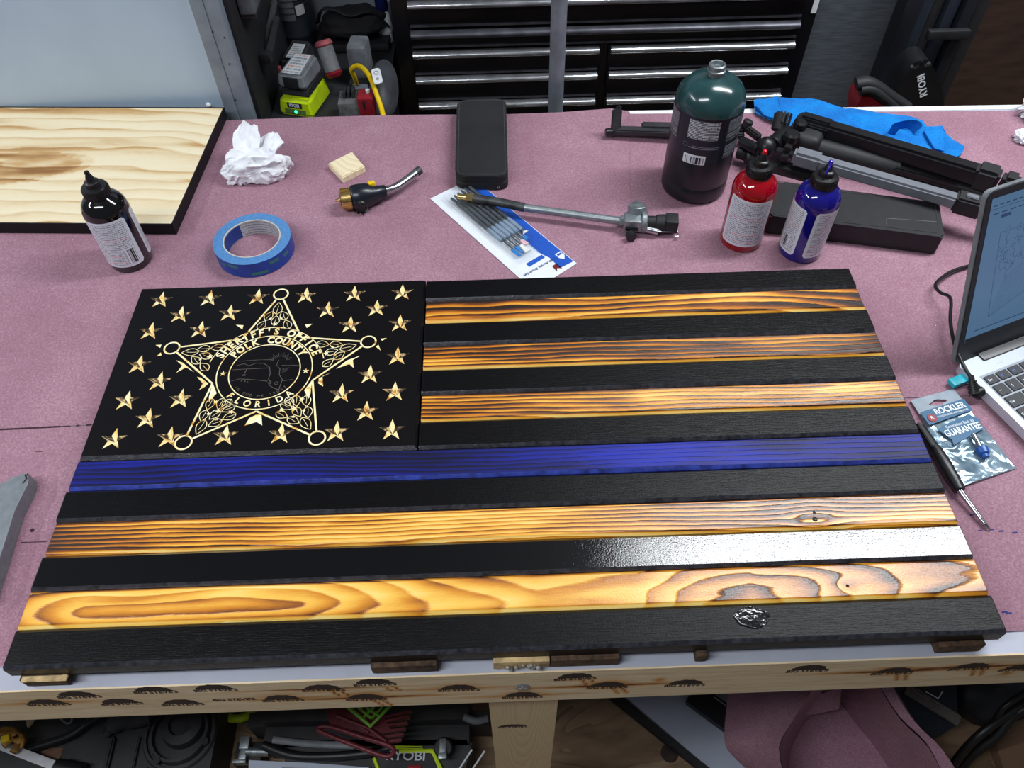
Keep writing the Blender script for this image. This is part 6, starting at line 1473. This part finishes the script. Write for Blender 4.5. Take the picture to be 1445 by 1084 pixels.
stnd = NB(); box(stnd, ((1.2827, 1.06, -0.0724)[0], 1.078, -0.50), (0.06, 0.03, 0.70)); put('body_lower', stnd, MT['blackmatte'], pu)
rbx = thing('red_pouch', 'red pouch with black trim behind the bench beside the black pouch', 'pouch', ((1.1775, 1.03, -0.0506)[0], 1.02, -0.2))
pp = [(1.1379, -0.0816), (1.1273, -0.0418), (1.1284, -0.0221), (1.1365, -0.0085), (1.17, -0.0206), (1.1995, -0.0413), (1.2236, -0.0844)]
b = NB(); prism(b, round_poly(ccw(pp), 0.006), 0, 0.05, bev=0.005, M=Matrix.Translation((0, 1.0, 0)) @ Matrix.Rotation(R(90), 4, 'X') @ Matrix.Translation((0, 0, -0.04))); put('body', b, MT['red'], rbx)
b = NB(); tube(b, [(p_[0], 0.998, p_[1]) for p_ in [(1.1147, 0.0016), (1.1341, 0.0037), (1.1585, -0.0079), (1.1883, -0.0269), (1.2253, -0.0494)]], 0.013, 12, smooth=4, flat=0.8); tube(b, [(p_[0], 0.990, p_[1]) for p_ in [(1.1224, -0.0061), (1.1428, -0.0068), (1.1755, -0.0272), (1.2107, -0.0525)]], 0.010, 10, smooth=4); put('trim', b, MT['blackmatte'], rbx)
wbox('stem', (1.1775, 1.03, -0.0506)[0]-0.02, (1.1775, 1.03, -0.0506)[0]+0.02, 1.025, 1.06, -0.85, -0.06, MT['blackmatte'], rbx)

# ================================================================ UNDER THE BENCH
FZ = -0.851
tc = thing('black_tool_case', 'black moulded plastic tool case under the left end of bench', 'tool case', (-0.25, 0.16, FZ))
zt_ = -0.745
e0, e1 = (-0.071, 0.1832), (-0.0695, 0.0867)
b = NB(); prism(b, round_poly(ccw([(-0.62, 0.02), (e1[0], 0.02), (e0[0], 0.30), (-0.62, 0.30)]), 0.02), FZ, zt_, bev=0.008); put('shell', b, MT['caseblack'], tc)
hc = (-0.1352, 0.1496)
for rr_, zz_, h_ in ((0.062, zt_, 0.006), (0.050, zt_, 0.012)):
    b = NB(); lathe(b, [(rr_-0.004, zz_), (rr_-0.003, zz_+h_), (rr_+0.002, zz_+h_), (rr_+0.005, zz_)], Matrix.Translation((hc[0], hc[1], 0)), 48, cap=False); put('moulded_ring', b, MT['caseblack'], tc)
b = NB(); lathe(b, [(0.040, zt_), (0.036, zt_+0.016), (0.022, zt_+0.022), (0.020, zt_+0.012), (0, zt_+0.010)], Matrix.Translation((hc[0]+0.004, hc[1]+0.012, 0)), 40); put('hub', b, MT['dark'], tc)
for a_ in (-120, -20, 60):
    b = NB(); cyl(b, (hc[0]+0.055*math.cos(R(a_)), hc[1]+0.055*math.sin(R(a_)), zt_+0.004), (hc[0]+0.055*math.cos(R(a_)), hc[1]+0.055*math.sin(R(a_)), zt_+0.0135), 0.0065, seg=16); put('moulded_boss', b, MT['blackmatte'], tc)
q0 = [(-0.2545, 0.1465, -0.74), (-0.208, 0.1448, -0.74), (-0.2524, 0.0944, -0.74), (-0.183, 0.0919, -0.74), (-0.4005, 0.1325, -0.74), (-0.2633, 0.1324, -0.74)]
b = NB(); bar(b, q0[0], (q0[2][0], q0[2][1]-0.03, q0[2][2]), 0.010, 0.012, bev=0.003); put('moulded_rib', b, MT['blackmatte'], tc)
b = NB(); bar(b, (q0[1][0], q0[1][1], zt_+0.004), (q0[1][0]+0.002, q0[1][1]-0.055, zt_+0.004), 0.006, 0.010, bev=0.002); bar(b, (q0[1][0]-0.03, q0[1][1]-0.055, zt_+0.004), (q0[1][0]+0.03, q0[1][1]-0.055, zt_+0.004), 0.006, 0.010, bev=0.002); put('moulded_rib', b, MT['caseblack'], tc)
b = NB(); q_ = (-0.3596, 0.1234, -0.743); box(b, (q_[0], q_[1], zt_+0.0008), (0.036, 0.018, 0.002), RZ(R(-3))); put('brown_label', b, mat('worn brown label', (110, 80, 62), 0.8, var=0.3), tc)
b = NB(); tube(b, [(-0.4232, 0.125, -0.735), (-0.3745, 0.1344, -0.732), (-0.3276, 0.149, -0.73), (-0.301, 0.1694, -0.728), (-0.2736, 0.1858, -0.728), (-0.2382, 0.1983, -0.728)], 0.008, 12, smooth=5); put('hose', b, MT['cable'], tc)
b = NB(); tube(b, [(-0.2657, 0.1481, -0.735), (-0.2477, 0.1667, -0.725), (-0.2157, 0.174, -0.72), (-0.1846, 0.1778, -0.72)], 0.016, 14, smooth=5, rads=[0.008, 0.016, 0.020, 0.018]); put('moulded_arm', b, MT['dark'], tc)
b = NB(); tube(b, [(-0.3592, 0.1808, -0.735), (-0.3365, 0.1673, -0.72), (-0.3286, 0.1707, -0.72), (-0.3315, 0.1881, -0.72)], 0.0018, 8, smooth=4); put('wire_loop', b, MT['cast'], tc)
sb = thing('steel_bar', 'bright steel bar lying across the black case under the bench', 'bar', (-0.3865, 0.1132, -0.72))
b = NB(); bar(b, (-0.489, 0.1504, -0.722), (-0.3319, 0.0955, -0.722), 0.015, 0.008, bev=0.002); put('shaft', b, mat('bright plated steel', (215, 217, 222), 0.35, 0.25, var=0.1), sb)
b = NB(); qa, qb = V((-0.3319, 0.0955, -0.722)), V((-0.2841, 0.0847, -0.722)); tube(b, [qa, qb], 0.014, 16); put('grip', b, MT['cable'], sb)
gc = thing('gold_clamp', 'dull yellow metal clamp above the steel bar under the bench', 'clamp', (-0.4142, 0.1421, -0.7))
b = NB()
for k, (x_, y_, s_) in enumerate([(-0.4353, 0.1524, -0.7), (-0.4209, 0.1471, -0.7), (-0.4028, 0.1382, -0.7), (-0.4216, 0.1353, -0.7), (-0.4062, 0.1267, -0.705)]):
    box(b, (x_, y_, -0.708+0.004*(k % 2)), (0.020, 0.013, 0.014), Matrix.Rotation(R(20*k), 4, (0.3, 0.4, 1)), bev=0.003)
tube(b, [(-0.4365, 0.1559, -0.695), (-0.4111, 0.1518, -0.692), (-0.3927, 0.1378, -0.695), (-0.3923, 0.1226, -0.7)], 0.0035, 8, smooth=4)
put('body', b, mat('dull yellow metal', (140, 100, 36), 0.5, 0.4, var=0.5, vscale=90), gc)
b = NB(); box(b, V((-0.4225, 0.1377, -0.7))+V((0, 0, 0.004)), (0.014, 0.012, 0.010), RZ(0.4), bev=0.002); put('pad', b, MT['yellow'], gc)
wc = thing('wood_chip', 'small pale splinter of wood near the rail at bottom left', 'wood chip', (-0.4187, 0.1758, -0.7)); q_ = (-0.4187, 0.1758, -0.7)
b = NB(); prism(b, [(q_[0]-0.010, q_[1]+0.01), (q_[0]+0.010, q_[1]+0.01), (q_[0]+0.006, q_[1]-0.002), (q_[0]+0.002, q_[1]-0.008), (q_[0]-0.002, q_[1]-0.001)], zt_+0.0005, zt_+0.006); put('chip', b, MT['beam'], wc, smooth=False)

# lime trimmed tool case
rc = thing('lime_trimmed_case', 'dark grey tool case with lime trim and latch under the bench', 'tool case', (0.21, 0.14, FZ))
zc_ = -0.70
L0, L1 = (0.023, 0.1435, -0.72), (0.3924, 0.1327, -0.72)
b = NB(); bar(b, (L0[0]-0.035, L0[1]+0.022, -0.775), (L1[0]+0.035, L1[1]+0.022, -0.775), 0.095, 0.15, bev=0.035); put('upper_shell', b, MT['caseblack'], rc)
b = NB(); prism(b, round_poly(ccw([(0.0507, 0.1295), (0.3993, 0.117), (0.3769, 0.0415), (0.0808, 0.052)]), 0.012), FZ, -0.735, bev=0.006); lidp = put('lower_shell', b, MT['caseblack'], rc)
b = NB(); prism(b, round_poly(ccw([(0.2698, 0.0992), (0.3239, 0.0996), (0.3451, 0.0529), (0.3651, 0.0299), (0.2674, 0.0333), (0.246, 0.0791)]), 0.006), -0.7352, -0.728, bev=0.002); put('name_panel', b, MT['blackmatte'], rc)
tp_ = (0.2855, 0.0922, -0.7275)
b = NB(); text(b, 'RYOBI', 0.022, Matrix.Translation((tp_[0]-0.006, tp_[1], -0.7275)) @ RZ(R(-3)), 0.0003, bold=0.0003, sx=1.15); put('lettering', b, MT['legend'], rc, smooth=False)
b = NB(); tube(b, [(0.2674, 0.1002, -0.729), (0.3265, 0.0992, -0.729), (0.3423, 0.0686, -0.729), (0.3476, 0.0526, -0.729)], 0.0042, 8, flat=0.5); put('lime_trim', b, MT['lime'], rc)
b = NB(); tube(b, [(0.2573, 0.111, -0.7335), (0.3081, 0.108, -0.7335), (0.3095, 0.1044, -0.7335), (0.2576, 0.1075, -0.7335)], 0.0012, 6); put('lime_line', b, MT['lime'], rc)
b = NB(); tube(b, [(0.2234, 0.0922, -0.733), (0.2353, 0.0664, -0.733)], 0.0035, 6); put('lime_trim', b, MT['lime'], rc)
lc_ = (0.3477, 0.1085, -0.698)
b = NB(); cyl(b, (lc_[0], lc_[1]-0.004, -0.722), (lc_[0], lc_[1]-0.012, -0.7), 0.016, seg=28, bev=0.002); put('latch_well', b, MT['blackmatte'], rc)
b = NB(); box(b, (lc_[0], lc_[1]-0.014, -0.699), (0.012, 0.034, 0.008), bev=0.002); box(b, (lc_[0], lc_[1]-0.026, -0.697), (0.015, 0.010, 0.010), bev=0.002); put('latch', b, MT['cast'], rc)
b = NB(); q0_, q1_ = V((0.3847, 0.1466, -0.699)), V((0.4264, 0.1427, -0.699)); tube(b, [q0_, q0_.lerp(q1_, 0.5)+V((0, -0.006, 0.002)), q1_], 0.0065, 10, smooth=4); put('carry_handle', b, MT['greyplastic'], rc)
b = NB(); tube(b, [(0.0288, 0.1159, -0.715), (0.0789, 0.0978, -0.715), (0.1416, 0.0933, -0.715), (0.2158, 0.0964, -0.715), (0.2502, 0.1033, -0.715)], 0.008, 12, smooth=5); put('hose', b, MT['cable'], rc)
b = NB(); tube(b, [(0.0451, 0.1235, -0.71), (0.1157, 0.1134, -0.708), (0.191, 0.1084, -0.708)], 0.006, 10, smooth=5, flat=0.5); put('grey_strap', b, MT['greyplastic'], rc)
for qa, qb, lr in (((0.3985, 0.0921, -0.7), (0.3668, 0.057, -0.7), 'thin white rod farther from the bench leg, on the lime trimmed case'), ((0.4207, 0.089, -0.7), (0.3887, 0.0562, -0.7), 'thin white rod nearest to the bench leg')):
    rd_ = thing('white_rod', lr, 'rod', (qb[0], qb[1], -0.72), 0, 'thin white rods by the bench leg'); b = NB(); tube(b, [qa, (qb[0]-0.01, qb[1]-0.02, -0.71)], 0.0016, 8); put('rod', b, MT['whiteplastic'], rd_)
b = NB(); q_ = (0.3087, 0.0762, -0.727); box(b, (q_[0]-0.012, q_[1]-0.006, -0.7262), (0.024, 0.012, 0.003), bev=0.001); put('red_button', b, MT['red'], rc)
lb2 = thing('lime_ring', 'lime green plastic ring between the two tool cases', 'ring', (-0.0512, 0.173, -0.72))
b = NB(); c_ = (-0.0559, 0.2048, -0.76); tube(b, [(c_[0]+0.030*math.cos(t_), c_[1]+0.018*math.sin(t_), -0.80) for t_ in [math.pi*2*k/24 for k in range(25)]], 0.008, 10); put('ring', b, MT['lime'], lb2)
gcp = thing('bar_clamp_head', 'small grey clamp head left of the lime trimmed case', 'clamp', (-0.0312, 0.1312, -0.8))
q_ = (-0.0218, 0.1237, -0.78)
b = NB(); box(b, (q_[0]-0.004, q_[1]+0.014, -0.785), (0.018, 0.022, 0.02), bev=0.002); box(b, (q_[0]-0.008, q_[1]-0.018, -0.785), (0.024, 0.006, 0.022), bev=0.001); box(b, (q_[0]-0.006, q_[1]-0.004, -0.79), (0.014, 0.026, 0.016), bev=0.002); cyl(b, (q_[0], q_[1], -0.785), (q_[0]+0.042, q_[1]-0.002, -0.785), 0.008, seg=18); put('head', b, MT['cast'], gcp)
b = NB(); box(b, (q_[0], q_[1], -0.823), (0.05, 0.04, 0.054), bev=0.003); put('stand', b, MT['blackmatte'], gcp)
ws = thing('white_sheet', 'white printed sheet lying at the bottom edge under the bench', 'paper', (0.1174, 0.0712, -0.725))
b = NB(); prism(b, ccw([(0.0045, 0.094), (0.1163, 0.0854), (0.2165, 0.075), (0.2691, 0.0208), (0.0145, 0.0297)]), -0.7335, -0.722); put('sheet', b, MT['foamwhite'], ws, smooth=False)
b = NB(); prism(b, ccw([(0.0649, 0.0803), (0.1796, 0.0729), (0.1807, 0.0615), (0.0671, 0.0655)]), -0.722, -0.7216); put('printed_block', b, MT['greyplastic'], ws, smooth=False)

# maroon rack
mr = thing('maroon_rack', 'maroon plastic rack with parallel prongs and a long loop handle', 'rack', (0.2214, 0.1324, -0.66))
PRA = [(0.2455, 0.1386, -0.66), (0.2339, 0.1296, -0.66), (0.2101, 0.1212, -0.66), (0.2206, 0.1116, -0.66), (0.2357, 0.1054, -0.66), (0.2482, 0.0992, -0.66)]
PRB = [(0.2967, 0.1485, -0.66), (0.2934, 0.1392, -0.66), (0.2902, 0.1288, -0.66), (0.287, 0.1196, -0.66), (0.2838, 0.1105, -0.66), (0.2807, 0.1015, -0.66)]
for k in range(6):
    b = NB(); bar(b, PRA[k], PRB[k], 0.0045, 0.012, bev=0.001); put('prong', b, MT['maroon'], mr)
b = NB(); prism(b, ccw([(0.1436, 0.1574), (0.2389, 0.1539), (0.2622, 0.118), (0.234, 0.1053), (0.2049, 0.1201), (0.1552, 0.1311)]), -0.664, -0.655, bev=0.002); put('plate', b, MT['maroon'], mr)
lpz = [(0.1378, 0.1199, -0.645), (0.1421, 0.1243, -0.645), (0.1641, 0.1224, -0.645), (0.2138, 0.1058, -0.645), (0.2604, 0.0907, -0.645), (0.2705, 0.0814, -0.645), (0.2639, 0.0739, -0.645), (0.2496, 0.0755, -0.645), (0.2031, 0.0927, -0.645), (0.1531, 0.1125, -0.645), (0.1378, 0.1199, -0.645)]
b = NB(); tube(b, lpz, 0.0042, 10, smooth=3); put('loop_handle', b, MT['maroon'], mr)
b = NB(); tube(b, [(0.1674, 0.1428, -0.648), (0.2243, 0.1199, -0.648), (0.2564, 0.0975, -0.645)], 0.003, 8); tube(b, [(0.2051, 0.128, -0.65), (0.2245, 0.1135, -0.65), (0.2153, 0.107, -0.65)], 0.003, 8); put('rib', b, MT['maroon'], mr)
gr_ = thing('green_tray', 'bright green plastic grid hanging point-down over the maroon rack', 'tray', (0.2258, 0.1357, -0.63))
b = NB(); tube(b, [(0.1849, 0.1552, -0.632), (0.2304, 0.1189, -0.632), (0.263, 0.1536, -0.632)], 0.0035, 8)
put('rim', b, MT['limegreen'], gr_)
for a_, b__ in (([(0.2056, 0.1515, -0.634), (0.2303, 0.132, -0.634)]), ([(0.2303, 0.132, -0.634), (0.2483, 0.15, -0.634)]), ([(0.2168, 0.1348, -0.634), (0.2337, 0.1505, -0.634)]), ([(0.2217, 0.1486, -0.634), (0.242, 0.1362, -0.634)])):
    b = NB(); tube(b, [a_, b__], 0.0026, 8); put('rib', b, MT['limegreen'], gr_)

# white board with black edge
wbd = thing('white_board', 'white board with a black edge strip leaning over the plywood floor', 'board', (0.7782, 0.1347, -0.84))
b = NB(); prism(b, ccw([(0.6867, 0.2187), (0.8403, 0.0715), (0.8707, 0.0263), (0.9585, 0.0385), (0.9017, 0.0913), (0.9241, 0.221)]), -0.847, -0.835); put('sheet', b, MT['foamwhite'], wbd, smooth=False)
b = NB(); qa, qb = (0.6664, 0.2158, -0.832), (0.8438, 0.0586, -0.832); bar(b, (qa[0], qa[1], -0.838), (qb[0], qb[1], -0.838), 0.014, 0.018, bev=0.002); put('edge_strip', b, MT['blackmatte'], wbd)
db = thing('dark_rail', 'dark metal rail with a silver line lying on the white board', 'rail', (0.8511, 0.1788, -0.82))
b = NB(); qa, qb = (0.822, 0.2092, -0.82), (0.8909, 0.1512, -0.82); bar(b, (qa[0]-0.0, qa[1], -0.820), (qb[0], qb[1], -0.820), 0.045, 0.024, bev=0.003); put('body', b, MT['blackrail'], db)
b = NB(); tube(b, [(0.8627, 0.1955, -0.806), (0.8955, 0.168, -0.806)], 0.0014, 6); put('silver_line', b, MT['chrome'], db)

# open rosin paper bag / offcut
def loft(bm, A, Bp, n=1):
    A = [V(p) for p in A]; Bp = [V(p) for p in Bp]; g = [[bm.verts.new(a.lerp(b_, k/n)) for a, b_ in zip(A, Bp)] for k in range(n+1)]
    for r0, r1 in zip(g, g[1:]):
        for k in range(len(A)-1): bm.faces.new((r0[k], r0[k+1], r1[k+1], r1[k]))
bgr = thing('rosin_paper_bag', 'crumpled open bag of pink rosin paper under right side of bench', 'paper', (1.0425, 0.1, -0.84))
def pbag(name, *rows):
    b_ = NB()
    for A, Bp in zip(rows, rows[1:]): loft(b_, A, Bp, 3)
    return put(name, b_, MT['paper'], bgr, smooth=False)
pbag('left_wall', smooth_path([(0.8696, 0.181, -0.72), (0.8508, 0.1069, -0.74), (0.8626, 0.0815, -0.76), (0.9129, 0.0472, -0.8)], 3), smooth_path([(0.926, 0.1667, -0.66), (0.897, 0.1018, -0.68), (0.8901, 0.0723, -0.7), (0.9022, 0.0353, -0.74)], 3), smooth_path([(0.9928, 0.1542, -0.62), (0.9426, 0.1007, -0.63), (0.9131, 0.0628, -0.64), (0.9179, 0.0183, -0.66)], 3))
pbag('inner_wall', smooth_path([(0.9911, 0.1549, -0.622), (0.9433, 0.1012, -0.632), (0.9149, 0.0632, -0.642), (0.9197, 0.0186, -0.662)], 3), smooth_path([(1.0976, 0.1839, -0.8), (1.0355, 0.1511, -0.815), (0.992, 0.0982, -0.825), (0.9716, 0.0384, -0.825)], 3))
pbag('bag_floor', smooth_path([(1.0976, 0.1839, -0.8), (1.0355, 0.1511, -0.815), (0.992, 0.0982, -0.825), (0.9716, 0.0384, -0.825)], 3), smooth_path([(1.099, 0.1746, -0.8), (1.1246, 0.1248, -0.8), (1.1449, 0.0844, -0.8), (1.1647, 0.0267, -0.8)], 3))
pbag('back_fold', [(0.9891, 0.1581, -0.7), (1.0251, 0.1599, -0.69), (1.0627, 0.1679, -0.68)], [(0.9873, 0.1386, -0.74), (1.023, 0.137, -0.73), (1.0625, 0.1414, -0.72)])
pbag('right_wall', smooth_path([(1.1081, 0.2008, -0.8), (1.1054, 0.1639, -0.8), (1.1449, 0.0844, -0.8), (1.1647, 0.0267, -0.8)], 3), smooth_path([(1.0929, 0.1444, -0.6), (1.1105, 0.0899, -0.6), (1.1462, 0.0473, -0.61), (1.1616, -0.0089, -0.62)], 3))
pbag('rolled_rim', smooth_path([(1.0936, 0.1467, -0.6), (1.1116, 0.0932, -0.6), (1.1474, 0.0505, -0.61), (1.1616, -0.0089, -0.62)], 3), smooth_path([(1.1081, 0.143, -0.59), (1.1278, 0.0832, -0.59), (1.1629, 0.0411, -0.6), (1.1834, -0.0116, -0.61)], 3), smooth_path([(1.1433, 0.1637, -0.66), (1.1664, 0.0938, -0.66), (1.1997, 0.0475, -0.67), (1.2242, 0.0008, -0.68)], 3))
# dark case at right
nc = thing('navy_case', 'blue black case with tan strip under the right end of bench', 'case', (1.2494, 0.1402, -0.78))
b = NB(); prism(b, round_poly(ccw([(1.1755, 0.2018), (1.316, 0.1966), (1.2883, 0.1184), (1.2294, 0.0936), (1.2047, 0.1115)]), 0.006), FZ, -0.76, bev=0.004); put('shell', b, MT['navyboard'], nc)
b = NB(); bar(b, (1.2129, 0.1837, -0.757), (1.2912, 0.1224, -0.757), 0.022, 0.004, bev=0.001); put('tan_strip', b, mat('dull tan strip', (104, 98, 94), 0.6), nc)
b = NB(); tube(b, [(1.221, 0.1819, -0.752), (1.2572, 0.1422, -0.752)], 0.0016, 6); tube(b, [(1.2316, 0.1815, -0.752), (1.2642, 0.147, -0.752)], 0.0012, 6); put('silver_line', b, MT['chrome'], nc)
b = NB(); tube(b, [(1.2451, 0.1755, -0.751), (1.2641, 0.162, -0.751), (1.2768, 0.1744, -0.751)], 0.0012, 6); put('printed_outline', b, MT['legend'], nc)
bt2 = thing('black_tyre_bag', 'rounded black bag beside the navy case at bottom right', 'bag', (1.3795, 0.1736, -0.8))
b = NB(); qq = (1.3892, 0.1905, -0.8)
t_ = bmesh.new(); bmesh.ops.create_icosphere(t_, subdivisions=4, radius=1)
for v in t_.verts:
    p = v.co.copy(); rr = 1+0.1*fbm(p.x*2, p.y*2, p.z*2, 2); v.co = V((p.x*0.085*rr, p.y*0.075*rr, max(-0.6, p.z)*0.075*rr))
t_.transform(Matrix.Translation((qq[0], qq[1]+0.01, -0.806))); merge(b, t_); put('body', b, MT['blackrail'], bt2)
for k, pts_ in enumerate(([(1.3846, 0.1318, -0.66), (1.3348, 0.1095, -0.68), (1.2911, 0.0869, -0.7), (1.2702, 0.0682, -0.74), (1.2598, 0.0467, -0.8)], [(1.3812, 0.1188, -0.66), (1.3506, 0.1113, -0.68), (1.3248, 0.0849, -0.72), (1.2989, 0.0696, -0.76), (1.282, 0.0478, -0.82)], [(1.3649, 0.1385, -0.64), (1.3218, 0.1162, -0.66), (1.3185, 0.097, -0.72), (1.3195, 0.0855, -0.8)])):
    cb = thing('black_cable', ['thick black cable nearest the paper bag at bottom right', 'thick black cable outermost in the bundle at bottom right', 'thinner black cable curling behind the two thick ones'][k], 'cable', (pts_[2][0], pts_[2][1], pts_[2][2]), 0, 'black cables under the right end of bench')
    b = NB(); tube(b, pts_, (0.0075, 0.0085, 0.005)[k], 12, smooth=6); put('cable', b, MT['cable'], cb)
cbd = thing('cardboard_box', 'flattened brown cardboard box on the floor at bottom right', 'box', (1.4165, 0.0866, -0.84))
b = NB(); prism(b, ccw([(1.3781, 0.1082), (1.4047, 0.1136), (1.5323, 0.1541), (1.5001, 0.0306), (1.3777, 0.0349)]), FZ, -0.82); put('lower_flap', b, MT['cardboard'], cbd, smooth=False)
b = NB(); prism(b, ccw([(1.3644, 0.079), (1.5011, 0.1113), (1.4816, 0.0155), (1.3613, 0.0198)]), -0.82, -0.80); put('upper_flap', b, MT['cardboard'], cbd, smooth=False)
kf_ = thing('floor_knot', 'dark round knot in the plywood floor by the black edge strip', 'knot', (0.7688, 0.1085, -0.8508))
b = NB(); kx_ = (0.7686, 0.1083, -0.85); lathe(b, [(0, -0.8496), (0.008, -0.8498), (0.017, -0.8508)], Matrix.Translation((kx_[0], kx_[1], 0)), 26); put('stain', b, mat('dark knot wood', (52, 36, 28), 0.7, var=0.6, vscale=60), kf_)
